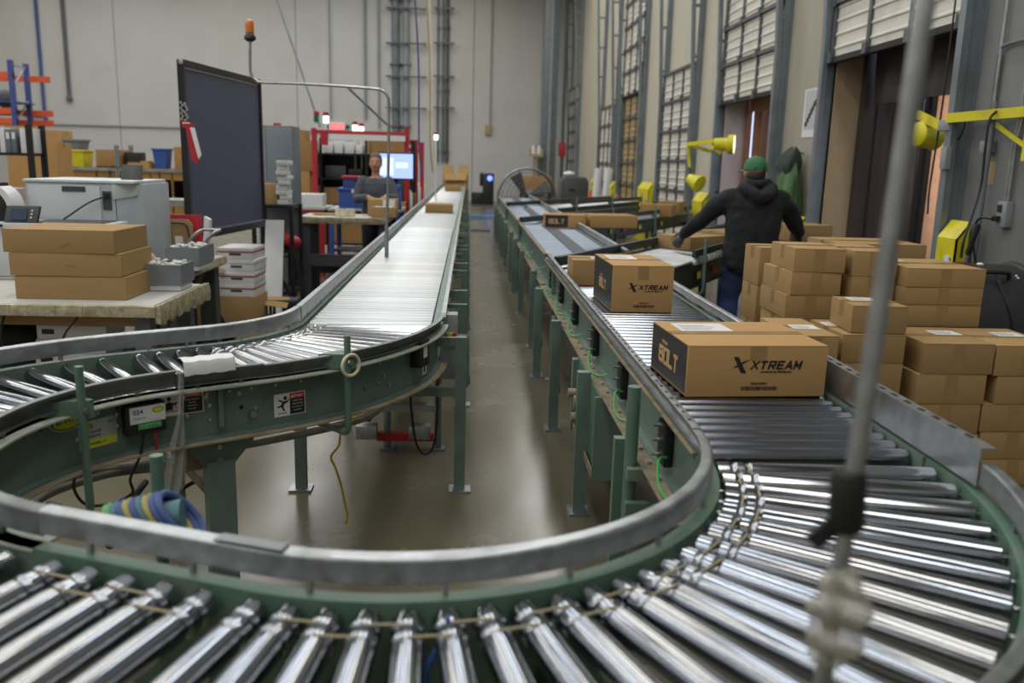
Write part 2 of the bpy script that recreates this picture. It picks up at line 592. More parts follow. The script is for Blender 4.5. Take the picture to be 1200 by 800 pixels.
# curtains of the dock shelters
def curtain(name, p0, p1, z0, z1, m_, label, amp=.05, n=26, bottom_in=0):
    p0, p1 = Vector((*p0, 0)), Vector((*p1, 0))
    t = (p1 - p0).normalized()
    nn = Vector((-t.y, t.x, 0))
    rows = 7
    b = B()
    vs = []
    for s in (0, .012):
        for j in range(rows):
            for i in range(n + 1):
                f = i / n
                a = amp * (math.sin(f * 17) + .6 * math.sin(f * 31 + j * .5)) * (.35 + .65 * (1 - j / rows))
                vs.append(p0 + (p1 - p0) * f + nn * (a + s) + Vector((0, 0, z0 + (z1 - z0) * j / (rows - 1))))
    fs = []
    o = rows * (n + 1)
    for j in range(rows - 1):
        for i in range(n):
            q = (j * (n + 1) + i, j * (n + 1) + i + 1, (j + 1) * (n + 1) + i + 1, (j + 1) * (n + 1) + i)
            fs.append(q)
            fs.append(tuple(k + o for k in reversed(q)))
    rim = [i for i in range(n + 1)] + [(j + 1) * (n + 1) - 1 for j in range(1, rows)] + [(rows - 1) * (n + 1) + i for i in range(n - 1, -1, -1)] + [j * (n + 1) for j in range(rows - 2, 0, -1)]
    for k in range(len(rim)):
        a, c = rim[k], rim[(k + 1) % len(rim)]
        fs.append((a, a + o, c + o, c))
    b.add(vs, fs)
    return b.thing(name, m_, label, 'curtain')
curtain('shelter_curtain', (4.53, 9.60), (5.045, 9.60), 0.02, 3.1, 'curtain_dark', 'dark side curtain hanging inside the nearest open dock doorway', amp=.025)
curtain('shelter_head_curtain', (4.44, 7.15), (4.44, 9.58), 2.36, 3.3, 'curtain_dark', 'dark head curtain across the top of the nearest open dock', amp=.03)
curtain('shelter_curtain', (4.52, 13.86), (4.93, 13.42), 0.02, 3.1, 'curtain_brown', 'brown creased curtain in the open dock behind the man in the cap', amp=.04)
curtain('shelter_head_curtain', (4.43, 11.48), (4.43, 13.82), 2.50, 3.3, 'curtain_brown', 'brown head curtain over the dock behind the man in the cap', amp=.03)

t = T('semi_trailer', 'open trailer with pinkish plywood lining backed to the nearest dock', 'trailer', (5.1, 8.55, 0))
for k in range(6):
    B().box(5.14 + 1.2 * k, 6.33 + 1.2 * k, 9.52, 9.56, .0, 2.7).build('lining_panel', 'trailer_ply', t)
B().box(5.12, 12.3, 9.57, 9.62, -.1, 2.8).build('side_wall', 'white_paint', t)
B().box(5.12, 12.3, 7.18, 7.23, -.1, 2.8).build('side_wall', 'white_paint', t)
B().box(5.12, 12.3, 7.24, 9.56, -.08, -.02).build('trailer_floor', 'wood', t)
B().box(5.12, 12.3, 7.18, 9.62, 2.8, 2.86).build('trailer_roof', 'white_paint', t)
B().box(12.3, 12.36, 7.18, 9.62, -.1, 2.86).build('front_wall', 'trailer_ply', t)
b = B().box(5.07, 5.13, 9.47, 9.64, -.1, 2.85).box(5.07, 5.13, 7.16, 7.27, -.1, 2.85).box(5.07, 5.13, 7.27, 9.47, 2.7, 2.85)
b.build('door_frame', 'black_metal', t)
B().box(5.3, 12.2, 9.505, 9.518, .98, 1.03).build('cargo_track', 'door_steel', t)
B().box(5.28, 5.66, 9.50, 9.518, 1.18, 1.82).build('notice_board', 'rail_dull', t)
B().box(5.30, 5.64, 9.494, 9.50, 1.36, 1.78).build('placard', 'trailer_ply', t)
dm('placard_red', 'b5453a', .5)
b = B()
for k in range(3):
    b.prism([(5.36 + .07 * k, 9.4935, 1.68), (5.40 + .07 * k, 9.4935, 1.60), (5.43 + .07 * k, 9.4935, 1.60), (5.39 + .07 * k, 9.4935, 1.68)], (0, -.002, 0))
    b.box(5.37 + .08 * k, 5.40 + .08 * k, 9.4915, 9.4935, 1.44, 1.47)
b.build('placard_print', 'placard_red', t)
B().box(5.36, 5.58, 9.492, 9.50, 1.2, 1.32).build('placard', 'label_white', t)

# ------------------------------------------------------------------ pipes and joints on the back wall
def pipe(px, x, z0, z1, r, m_, label, name='wall_pipe', y=YB - .08, cat='pipe', group=None):
    b = B().tube([(x, y, z0), (x, y, z1)], r, 8)
    z = z0 + .4
    while z < z1 - .2:
        b.lathe([(r * 1.6, z), (r * 1.6, z + .05)], (x, y, 0), n=8)
        z += 2.4
    return b.thing(name, m_, label, cat, group)
def bx_(px, py=100):
    return at(px, py, y=YB - .1).x
def bz_(px, py):
    return at(px, py, y=YB - .1).z
for px, pyb, r, m_, lab in ((464, 160, .16, 'steel_grey', 'thick grey riser pipe on the back wall, left of its pair'), (476, 160, .13, 'grey_paint', 'thick pale riser pipe on the back wall, right of its pair'),
                          (513, 190, .05, 'steel_grey', 'thin riser in the right conduit cluster, nearest the thick pipes'), (519, 190, .05, 'steel_grey', 'thin riser in the middle of the right conduit cluster'),
                          (524, 190, .07, 'door_steel', 'darker riser on the far right of the conduit cluster'), (428, 140, .05, 'grey_paint', 'pale conduit on the back wall left of the thick risers'),
                          (444, 150, .04, 'grey_paint', 'thin pale conduit just left of the thick wall risers'), (387, 140, .03, 'grey_paint', 'thin vertical conduit rising above the exit sign'),
                          (575, 148, .025, 'grey_paint', 'thin conduit dropping to a small box on the right of back wall')):
    pipe(px, bx_(px), bz_(px, pyb), CEIL - .05, r, m_, lab)
for py, hw in ((9, 'highest'), (50, 'second highest'), (89, 'third highest'), (126, 'lowest')):
    for x0, x1 in ((452, 500), (508, 533)):
        a, c = at(x0, py, y=YB - .3), at(x1, py, y=YB - .3)
        B().box(a.x, c.x, YB - .34, YB - .26, a.z - .03, a.z + .03).box(a.x + .1, a.x + .14, YB - .26, YB - .001, a.z - .03, a.z + .03).box(c.x - .14, c.x - .1, YB - .26, YB - .001, a.z - .03, a.z + .03).thing('pipe_bracket', 'door_steel', hw + (' strut across the thick riser pair on the back wall' if x0 < 500 else ' strut across the thin riser cluster on the back wall'), 'bracket', 'struts on the back wall', smooth=False)
a = at(40, 30, y=YB - .1)
c = at(52, 135, y=YB - .1)
B().tube(curvy([(c.x, YB - .08, CEIL - .1), (c.x, YB - .08, c.z + .3), (c.x, YB - .08, c.z), (c.x - .8, YB - .08, c.z)], 3), .06, 8).thing('wall_pipe', 'rack_blue', 'blue pipe coming down the back wall and turning left', 'pipe')
a = at(81, 115, y=YB - .1)
B().tube([(a.x, YB - .08, CEIL - .1), (a.x, YB - .08, a.z)], .07, 8).lathe([(.1, a.z - .12), (.12, a.z), (.07, a.z + .1)], (a.x, YB - .1, 0), n=8).thing('wall_pipe', 'door_steel', 'dark drop pipe with a head halfway down the back wall', 'pipe')
a = at(40, 145, y=YB - .1)
c = at(375, 155, y=YB - .1)
B().tube([(a.x, YB - .06, a.z), (c.x, YB - .06, a.z)], .032, 8).thing('wall_pipe', 'grey_paint', 'long horizontal conduit running across the white back wall', 'pipe')
a = at(572, 152, y=YB - .1)
B().box(a.x - .12, a.x + .12, YB - .12, YB - .001, a.z - .2, a.z + .2).thing('junction_box', 'plywood', 'small tan box at the end of the right wall conduit', 'box', bevel=.01)
a = at(395, 148, y=YB - .1)
t = T('exit_sign', 'small red lit exit sign on the back wall', 'sign', (a.x, YB - .05, a.z - .15))
dm('exit_red', 'ff6a72', .5, 0, 0, emit=1.0)
B().box(-.32, .32, -.05, .05, 0, .3).build('sign_body', 'white_plastic', t, world=False, bevel=.01)
B().box(-.28, .28, -.056, -.05, .03, .27).build('lit_face', 'exit_red', t, world=False)
text('sign_text', 'EXIT', .2, 'label_white', t, (0, -.058, .15))
B().ball((-.42, 0, .15), .08, 8, 6).ball((.42, 0, .15), .08, 8, 6).build('emergency_lamp', 'dark_grey', t, world=False)
# square post in front of the far corner
t = T('steel_column', 'tall grey square steel column by the far corner', 'column', (3.0, 33.5, 0))
B().box(2.72, 3.28, 33.2, 33.75, 0, CEIL - .02).build('shaft', 'steel_grey', t, bevel=.02)
B().box(2.45, 2.72, 33.1, 33.5, 0, 2.3).build('cabinet', 'steel_grey', t, bevel=.02)
B().box(2.95, 3.05, 33.1, 33.2, 0, CEIL - .02).build('conduit', 'grey_paint', t)
B().box(3.45, 3.7, 33.3, 33.6, 1.9, 2.4).thing('alarm_bell_box', 'red', 'red alarm box beside the far grey column', 'alarm', bevel=.03).location.x = 3.55
B().tube([(3.55, 33.4, 0), (3.55, 33.4, 9.5)], .06, 8).thing('wall_pipe', 'door_steel', 'dark riser pipe behind the red alarm box', 'pipe')
# ------------------------------------------------------------------ roller conveyors
ZT = .865                 # top of the rollers
RR = .030                # roller radius
def path_line(p0, p1, n=1):
    p0, p1 = Vector((*p0, 0)), Vector((*p1, 0))
    t = (p1 - p0).normalized()
    r = Vector((t.y, -t.x, 0))
    return [(p0 + (p1 - p0) * i / n, t, r) for i in range(n + 1)]
def path_arc(c, R, a0, a1, n):
    out = []
    s = 1 if a1 > a0 else -1
    for i in range(n + 1):
        a = math.radians(a0 + (a1 - a0) * i / n)
        t = Vector((-math.sin(a), math.cos(a), 0)) * s
        out.append((Vector((c[0] + R * math.cos(a), c[1] + R * math.sin(a), 0)), t, Vector((t.y, -t.x, 0))))
    return out
def roller_mesh(hl, grooves=(), n=24, m_='roller_steel'):
    """roller lying along x, axle stubs at both ends; grooves: x positions of the belt grooves"""
    b = B()
    pr = [(.006, -hl - .025), (.006, -hl - .002), (RR * .55, -hl), (RR * .9, -hl + .0005), (RR, -hl + .004)]
    for g in grooves:
        pr += [(RR, g - .011), (RR * .86, g - .006), (RR * .82, g), (RR * .86, g + .006), (RR, g + .011)]
    pr += [(RR, hl - .004), (RR * .9, hl - .0005), (RR * .55, hl), (.006, hl + .002), (.006, hl + .025)]
    b.lathe(pr, axis='X', n=n)
    return b.mesh('roller', m_)
HL = .298
RM_plain = roller_mesh(HL)
RM_line = roller_mesh(HL, m_='roller_line')
RM_mid = roller_mesh(HL, (HL - .085, HL - .045), m_='roller_mid')
RM_worn = roller_mesh(HL, n=16, m_='roller_worn')
RM_in = roller_mesh(HL, (-HL + .045, -HL + .085))        # belt grooves near the left end
RM_in2 = roller_mesh(HL, (HL - .085, HL - .045))
def channel(sgn, o0, z0, z1, th=.008, fl=.035):
    """C profile: web at o0, flanges turned outwards"""
    a, b_ = o0, o0 + sgn * th
    f = o0 + sgn * fl
    return [(a, z0), (f, z0), (f, z0 + th), (b_, z0 + th), (b_, z1 - th), (f, z1 - th), (f, z1), (a, z1)]
def rail_prof(sgn, o0, z0, z1):
    """lipped guard rail, lip turned outwards"""
    t, r = .006, .010
    top = [(o0 + sgn * (r - r * math.cos(a)), z1 - r + r * math.sin(a)) for a in (0, .4, .8, 1.2, PI / 2)]
    return [(o0 + sgn * t, z0 + t), (o0 + sgn * .022, z0 + t), (o0 + sgn * .022, z0), (o0, z0)] + top + [(o0 + sgn * .030, z1), (o0 + sgn * .030, z1 - .008), (o0 + sgn * .026, z1 - .008), (o0 + sgn * .026, z1 - t), (o0 + sgn * (r + .002), z1 - t), (o0 + sgn * t, z1 - r)]

class Section:
    def __init__(s, name, label, frames, group=None, cat='conveyor'):
        s.fr = frames
        s.L = [0]
        for a, b_ in zip(frames[:-1], frames[1:]):
            s.L.append(s.L[-1] + (b_[0] - a[0]).length)
        p = s.pos(s.L[-1] / 2)[0]
        s.root = T(name, label, cat, (p.x, p.y, 0), 0, group)
    def pos(s, d):
        d = min(max(d, 0), s.L[-1])
        for i in range(len(s.L) - 1):
            if d <= s.L[i + 1] + 1e-9:
                f = (d - s.L[i]) / (s.L[i + 1] - s.L[i])
                a, b_ = s.fr[i], s.fr[i + 1]
                t = a[1].lerp(b_[1], f).normalized()
                return a[0].lerp(b_[0], f), t, Vector((t.y, -t.x, 0))
    def frames_side(s, z0=.62, z1=.87, o=.310, mats=('green_paint', 'green_paint')):
        for k, sg in enumerate((-1, 1)):
            B().sweep(channel(sg, sg * o, z0, z1), s.fr).build('side_frame', mats[k], s.root, smooth=len(s.fr) > 2)
    def flange(s, sg, z, o=.305, wd=.06, m_='dusty_flange'):
        B().sweep([(sg * (o + .002), z), (sg * (o + wd), z), (sg * (o + wd), z + .006), (sg * (o + .002), z + .006)], s.fr).build('bottom_flange', m_, s.root)
    def rail(s, sg, z0=.885, z1=.945, o=.325, m_='galvanized'):
        r = B().sweep(rail_prof(sg, sg * o, z0, z1), s.fr).build('guard_rail', m_, s.root)
        n = max(2, int(s.L[-1] / .35))
        for i in range(n):                                   # little stand-offs that carry the rail
            p, t, rr = s.pos(s.L[-1] * (i + .5) / n)
            q = p + rr * sg * (o + .004)
            B().bar(q + Vector((0, 0, .85)), q + Vector((0, 0, z0 + .01)), .010, .010, t).build('rail_bracket', m_, s.root)
        return r
    def rollers(s, pitch, me=None, start=None, joined=False, skew=0, n=None, jm='roller_worn'):
        n = n or int((s.L[-1] - .02) / pitch)
        st = (s.L[-1] - (n - 1) * pitch) / 2 if start is None else start
        b = B()
        for i in range(n):
            p, t, r = s.pos(st + i * pitch)
            if joined:
                r2 = Matrix.Rotation(skew, 3, 'Z') @ r
                q = p + Vector((0, 0, ZT - RR))
                b.tube([q - r2 * HL, q + r2 * HL], RR, 12)
            else:
                o = bpy.data.objects.new('roller', me or RM_plain)
                o.location = Vector((p.x, p.y, ZT - RR)) - wloc(s.root)
                o.rotation_euler = (0, 0, math.atan2(r.y, r.x) + skew)
                o.parent = s.root
                col.objects.link(o)
        if joined:
            stuff(b.build('rollers', jm, s.root))
        return st
    def bands(s, pitch, st, off, alt=.04):
        """round drive belts between neighbouring rollers in the grooves"""
        n = int((s.L[-1] - .02) / pitch)
        for i in range(n - 1):
            o_ = off + (alt if i % 2 else 0)
            for z in (ZT - .005, ZT - 2 * RR + .005):
                a, b_ = s.pos(st + i * pitch), s.pos(st + (i + 1) * pitch)
                if z > ZT - RR:
                    pa, pb = a[0] + a[2] * o_, b_[0] + b_[2] * o_
                    B().tube([pa + Vector((0, 0, z)), pb + Vector((0, 0, z))], .0028, 6).build('drive_band', 'band_tan', s.root)
    def legs(s, ds, offs=(-.36, .36), wd=.055, m_='green_paint', top=.62, bar_z=(.35,), gusset=True):
        for d in ds:
            p, t, r = s.pos(d)
            for o in offs:
                q = p + r * o
                lg = B().bar(q, q + Vector((0, 0, top + .12)), wd, wd * .8, t).build('leg', m_, s.root)
                f = B().bar(q, q + Vector((0, 0, .012)), wd * 1.7, wd * 2.0, t)
                f.build('foot_plate', 'galvanized', s.root)
            if len(offs) == 2:
                for z in bar_z:
                    B().bar(p + r * offs[0] + Vector((0, 0, z)), p + r * offs[1] + Vector((0, 0, z)), .03, .05).build('cross_brace', m_, s.root)
    def cross(s, step=.6, z=.66):
        n = max(2, int(s.L[-1] / step))
        for i in range(n):
            p, t, r = s.pos(s.L[-1] * (i + .5) / n)
            B().bar(p - r * .3 + Vector((0, 0, z)), p + r * .3 + Vector((0, 0, z)), .04, .04).build('cross_member', 'green_dark', s.root)
dm('flange_pale', 'a2a898', .5, 0, .12, 10, dirt='7d8377', dirt_scale=9, dirt_amt=.5)
dm('band_tan', '9a9070', .5, 0, .1, 30)

C1, R1 = (-.13, 2.21), .98 + .13
C2, R2 = (-.619, 2.274), 1.0
A1, A2 = -110.35, 249.65
# 1 the near curve
near = Section('curved_conveyor', 'near curved roller conveyor sweeping across the bottom of the photo', path_arc(C1, R1, 0, A1, 44))
near.frames_side(mats=('green_light', 'green_light'))
near.rail(1, .893, .945, .33)
_fr, near.fr = near.fr, near.fr[4:]
near.L0, near.L = near.L, near.L[:-4]
near.rail(-1, .888, .945, .33, 'rail_dull')
near.fr, near.L = _fr, near.L0
pitch = R1 * math.radians(5.0)
st = near.rollers(pitch, RM_in2, start=R1 * math.radians(2.7), n=22)
near.bands(pitch, st, HL - .085, .04)
near.cross(.5, .70)
near.legs((.35, 1.25), offs=(.36,), wd=.06)
# lit plastic bits and the blue belt seen between the near rollers
p, t, r = near.pos(R1 * math.radians(83))
B().tube(curvy([p + r * .255 + Vector((0, 0, ZT + .002)), p + r * .25 + Vector((0, 0, ZT - .02)), p + r * .22 + Vector((-.04, 0, ZT - .08)), p + r * .2 + Vector((-.03, 0, ZT - .16))], 4), .005, 6).build('blue_belt', 'blue', near.root)
B().tube([(p.x + .04, p.y - .02, .70), (p.x + .1, p.y - .02, .70)], .04, 10).build('motor_tube', 'galvanized', near.root)
# joint plate of the inner rail
p, t, r = near.pos(near.L[-1] - .02)
B().bar(p + r * .344 - t * .06 + Vector((0, 0, .948)), p + r * .344 + t * .08 + Vector((0, 0, .948)), .03, .005).build('rail_joint', 'rail_dull', near.root)

# 2 short straight link and the return curve on the left
e = path_arc(C1, R1, 0, A1, 44)[-1]
s0 = path_arc(C2, R2, 123, A2, 40)
link = Section('straight_conveyor', 'short straight conveyor link at the lower left, before the left bend', path_line((e[0].x, e[0].y), (s0[-1][0].x, s0[-1][0].y)))
link.frames_side(mats=('green_light', 'green_light'))
link.rail(1, .893, .945, .33)
link.rail(-1, .888, .945, .33, 'rail_dull')
link.rollers(.087, RM_in2, n=5)
link.bands(.087, (link.L[-1] - 4 * .087) / 2, HL - .085)
link.legs((.24,), offs=(.36,), wd=.05)
ret = Section('curved_conveyor', 'left roller conveyor bend with stickers and a gray control card on its green side', list(s0))
ret.frames_side(.675, .868)
ret.rail(1, .885, .945, .33, 'galvanized')
ret.rail(-1, .885, .940, .335, 'rail_dull')
pr_ = R2 * math.radians(5.6)
st = ret.rollers(pr_, RM_plain)
ret.flange(-1, .670, wd=.07)
ret.flange(-1, .862, wd=.075, m_='flange_pale')
ret.cross(.5, .72)
# 3 short straight and first bend of the left line
ac = path_arc((-1.44, 4.09), .97, 0, -57, 24)
mid = Section('straight_conveyor', 'short straight conveyor between the two bends of the left line', path_line((ac[-1][0].x, ac[-1][0].y), (s0[0][0].x, s0[0][0].y)))
mid.frames_side(.675, .868)
mid.rail(1, .885, .945, .33)
mid.rail(-1, .880, .930, .335, 'rail_dull')
mid.rollers(.078, RM_plain, start=.035, n=4)
mid.flange(-1, .670, wd=.07)
mid.flange(-1, .862, wd=.075, m_='flange_pale')
bend = Section('curved_conveyor', 'first bend of the left roller conveyor, with the slip warning sticker', ac)
bend.frames_side(.675, .868)
for sg, o, z0, z1, m_ in ((1, .33, .885, .945, 'galvanized'), (-1, .335, .878, .925, 'rail_dull')):
    bend.rail(sg, z0, z1, o, m_)
st = bend.rollers(.97 * math.radians(4.4), RM_mid, start=.03, n=13)
bend.bands(.97 * math.radians(4.3), st, HL - .085)
bend.flange(-1, .670, wd=.07)
bend.flange(-1, .862, wd=.075, m_='flange_pale')
bend.cross(.5, .72)
# 4 left straight line running away to the back
XLc = -.47
def left_straight(y0, y1, label, joined, pitch=.075):
    s = Section('straight_conveyor', label, path_line((XLc, y1), (XLc, y0)))     # runs towards the camera: its right is -x
    s.frames_side(.63, .868)
    s.rail(1, .885, .945, .325, 'galvanized')
    s.rail(-1, .872, .90, .335, 'galvanized')
    B().sweep([(-.305, .866), (-.345, .866), (-.345, .872), (-.305, .872)], s.fr).build('top_flange', 'green_light', s.root)
    s.rollers(pitch, RM_worn, joined=joined)
    # supports: posts out on the aisle side, tied back with rungs
    n = int((y1 - y0) / 1.55)
    for i in range(n + 1):
        y = y0 + .02 + i * 1.55
        B().box(-.055, .0, y - .02, y + .02, .012, .80).build('leg', 'green_paint', s.root)
        B().box(-.85, -.795, y - .02, y + .02, .012, .80).build('leg', 'green_paint', s.root)
        B().box(-.08, .03, y - .05, y + .05, 0, .012).build('foot_plate', 'galvanized', s.root)
        B().box(-.88, -.77, y - .05, y + .05, 0, .012).build('foot_plate', 'galvanized', s.root)
        B().box(-.794, -.056, y - .018, y + .018, .50, .545).build('cross_brace', 'green_paint', s.root)
        B().box(-.16, -.056, y - .018, y + .018, .755, .798).build('outrigger', 'green_paint', s.root)
        if y < 16:
            B().tube(curvy([(-.16, y + .5, .70), (-.02, y + .5, .70), (0.0, y + .5, .68), (.005, y + .5, .5), (.0, y + .5, .42), (-.16, y + .5, .41)], 3), .013, 6).build('guard_hoop', 'green_paint', s.root)
            B().box(-.16, .0, y + .76, y + .79, .81, .835).build('outrigger', 'green_light', s.root)
    return s
ls1 = left_straight(4.10, 10.2, 'left straight roller conveyor, its nearest length beside the aisle', False)
ls2 = left_straight(10.23, 17.8, 'left straight roller conveyor, its middle length beside the packing woman', True)
ls3 = left_straight(17.83, 27.0, 'left straight roller conveyor, its farthest length by the dark tower', True, .1)

# 5 right line: straight run up to the near curve
XRc = .98
rs = Section('straight_conveyor', 'right straight roller conveyor carrying the two big printed cartons', path_line((XRc, 6.95), (XRc, 2.22)))
# left side (+1 here is -x): open green web with cards, dusty flange
B().sweep(channel(1, .305, .66, .868), rs.fr).build('side_frame', 'green_paint', rs.root)
B().sweep(channel(-1, -.305, .66, .868), rs.fr).build('side_frame', 'green_paint', rs.root)
rs.flange(1, .655, wd=.085)
rs.flange(1, .868, wd=.05, m_='dusty_flange')
B().sweep(rail_prof(1, .325, .885, .945), rs.fr).build('guard_rail', 'galvanized', rs.root)
B().sweep(rail_prof(-1, -.325, .885, .925), path_line((XRc, 6.95), (XRc, 3.35))).build('guard_rail', 'galvanized', rs.root)
rr_fr = path_line((XRc - .005, 3.34), (XRc - .02, 1.97))
B().sweep([(-.325, .88), (-.355, .88), (-.355, .886), (-.331, .886), (-.331, .975), (-.365, .975), (-.365, .981), (-.325, .981)], rr_fr).build('guard_rail', 'galvanized', rs.root)
hb = B()
for k in range(16):
    y = 2.05 + k * .08
    hb.box(XRc + .326, XRc + .338, y, y + .03, .9805, .9825)
stuff(hb.build('slots', 'black_metal', rs.root))
hb = B()
for k in range(62):
    y = 2.3 + k * .073
    hb.box(XRc - .347, XRc - .338, y, y + .014, .9445, .9465)
stuff(hb.build('slots', 'black_metal', rs.root))
hb = B()
for k in range(60):
    y = 2.34 + k * .075
    hb.lathe([(.009, .874), (.009, .880), (.004, .884)], (XRc - .335, y, 0), n=6)
    if k % 2:
        hb.lathe([(.008, .661), (.008, .667), (.004, .670)], (XRc - .355, y, 0), n=6)
stuff(hb.build('bolts', 'dusty_flange', rs.root))
rs.rollers(.075, RM_line)
rs.cross(.6, .69)
for y in (2.62, 3.42, 4.22, 5.05, 5.85, 6.55):          # black motor cards in the web
    c = B().box(XRc - .345, XRc - .315, y - .05, y + .05, .70, .84).build('motor_card', 'black_plastic', rs.root, bevel=.005)
    for z in (.72, .77, .82):
        B().tube([(XRc - .345, y + .03, z), (XRc - .365, y + .03, z)], .007, 6).build('stud', 'galvanized', c)
    q = random.uniform(.7, 1.25)
    B().tube(curvy([(XRc - .335, y - .05, .735), (XRc - .37, y - .11 * q, .745), (XRc - .385, y - .19 * q, .70), (XRc - .375, y - .26 * q, .672), (XRc - .35, y - .33 * q, .675), (XRc - .32, y - .36 * q, .69)], 4), .004, 6).build('green_cable', 'cable_green', rs.root)
for y in (3.85, 5.15, 6.5):                              # legs with a brace
    for x in (XRc - .43, XRc + .40):
        B().box(x - .03, x + .03, y - .025, y + .025, .012, .70).build('leg', 'green_paint', rs.root)
        B().box(x - .05, x + .05, y - .06, y + .06, 0, .012).build('foot_plate', 'galvanized', rs.root)
    B().box(XRc - .43, XRc + .40, y - .02, y + .02, .60, .64).build('cross_brace', 'green_paint', rs.root)
    B().bar((XRc - .40, y, .25), (XRc - .40, y + .5, .63), .02, .035).build('diagonal_brace', 'green_paint', rs.root)
# drive housing hanging under the web
b = B().box(XRc - .42, XRc - .12, 3.55, 4.3, .28, .286).box(XRc - .42, XRc - .414, 3.55, 4.3, .286, .32)
b.build('drive_tray', 'dusty_flange', rs.root)
B().box(XRc - .40, XRc - .39, 3.56, 4.28, .29, .66).build('drive_web', 'green_light', rs.root)
B().box(XRc - .42, XRc - .14, 3.54, 3.56, .28, .66).build('drive_end_plate', 'green_paint', rs.root)
B().box(XRc - .43, XRc - .36, 4.26, 4.32, .28, .66).build('drive_post', 'green_paint', rs.root)
b = B().tube([(XRc - .46, 3.95, .52), (XRc - .40, 3.95, .52)], .035, 10).tube([(XRc - .48, 4.02, .55), (XRc - .40, 4.02, .55)], .022, 10).tube([(XRc - .48, 3.88, .47), (XRc - .40, 3.88, .47)], .022, 10)
stuff(b.build('gear_cluster', 'dusty_flange', rs.root))
# round guard post with two brackets on the inside of the curve mouth
B().tube([(.56, 2.72, .42), (.56, 2.72, .93)], .022, 12).build('guard_post', 'green_light', rs.root)
B().box(.54, .68, 2.66, 2.69, .62, .66).build('post_bracket', 'green_light', rs.root)
B().box(.54, .68, 2.66, 2.69, .50, .54).build('post_bracket', 'green_light', rs.root)
B().box(.53, .59, 2.86, 2.90, .012, .70).build('leg', 'green_light', rs.root)
B().box(.50, .62, 2.82, 2.94, .0, .012).build('foot_plate', 'galvanized', rs.root)

# 6 upstream lanes, each closed off by the rail of a spur that joins from a dock
dm('stripe_dark', '3a3f4b', .55, 0, .1, 6)
dm('roller_blue', '79828f', .42, .85, .08, 6, rand=.08)
RM_blue = roller_mesh(HL, n=16, m_='roller_blue')
def lane(y0, y1, label, joined):
    s = Section('straight_conveyor', label, path_line((XRc + .02, y1), (XRc + .02, y0)))
    s.frames_side(.64, .868)
    s.rail(1, .872, .90, .33, 'dusty_flange')
    s.rail(-1, .885, .945, .33, 'galvanized')
    s.flange(1, .64, wd=.085)
    s.rollers(.075, RM_blue, joined=joined, jm='roller_blue')
    B().box(XRc - .04, XRc + .10, y0 + .1, y1 - .05, ZT + .0005, ZT + .004).build('dark_stripe', 'stripe_dark', s.root)  # dark stripe along the rollers, built as a thin strip
    for y in (y0 + .45, (y0 + y1) / 2 + .2, y1 - .3):
        for x in (XRc - .39, XRc + .42):
            B().box(x - .03, x + .03, y - .025, y + .025, .012, .70).build('leg', 'green_paint', s.root)
            B().box(x - .05, x + .05, y - .06, y + .06, 0, .012).build('foot_plate', 'galvanized', s.root)
        B().box(XRc - .39, XRc + .42, y - .02, y + .02, .58, .62).build('cross_brace', 'green_paint', s.root)
    b = B()
    for k in range(3):
        y = y0 + .4 + k * 1.1 + random.uniform(-.2, .2)
        b.tube(curvy([(XRc - .31, y, .76), (XRc - .36, y + .1, .73), (XRc - .37, y + .25, .67), (XRc - .31, y + .35, .66)], 4), .004, 5)
    stuff(b.build('green_cables', 'cable_green', s.root))
    return s
lane2 = lane(7.15, 11.1, 'roller lane with a dark centre stripe, just behind the nearest cross rail', False)
lane3 = lane(11.35, 15.3, 'roller lane with a dark centre stripe, second behind the cross rails', True)
lane4 = lane(15.55, 19.3, 'roller lane with a dark centre stripe, farthest, in front of the drum fan', True)

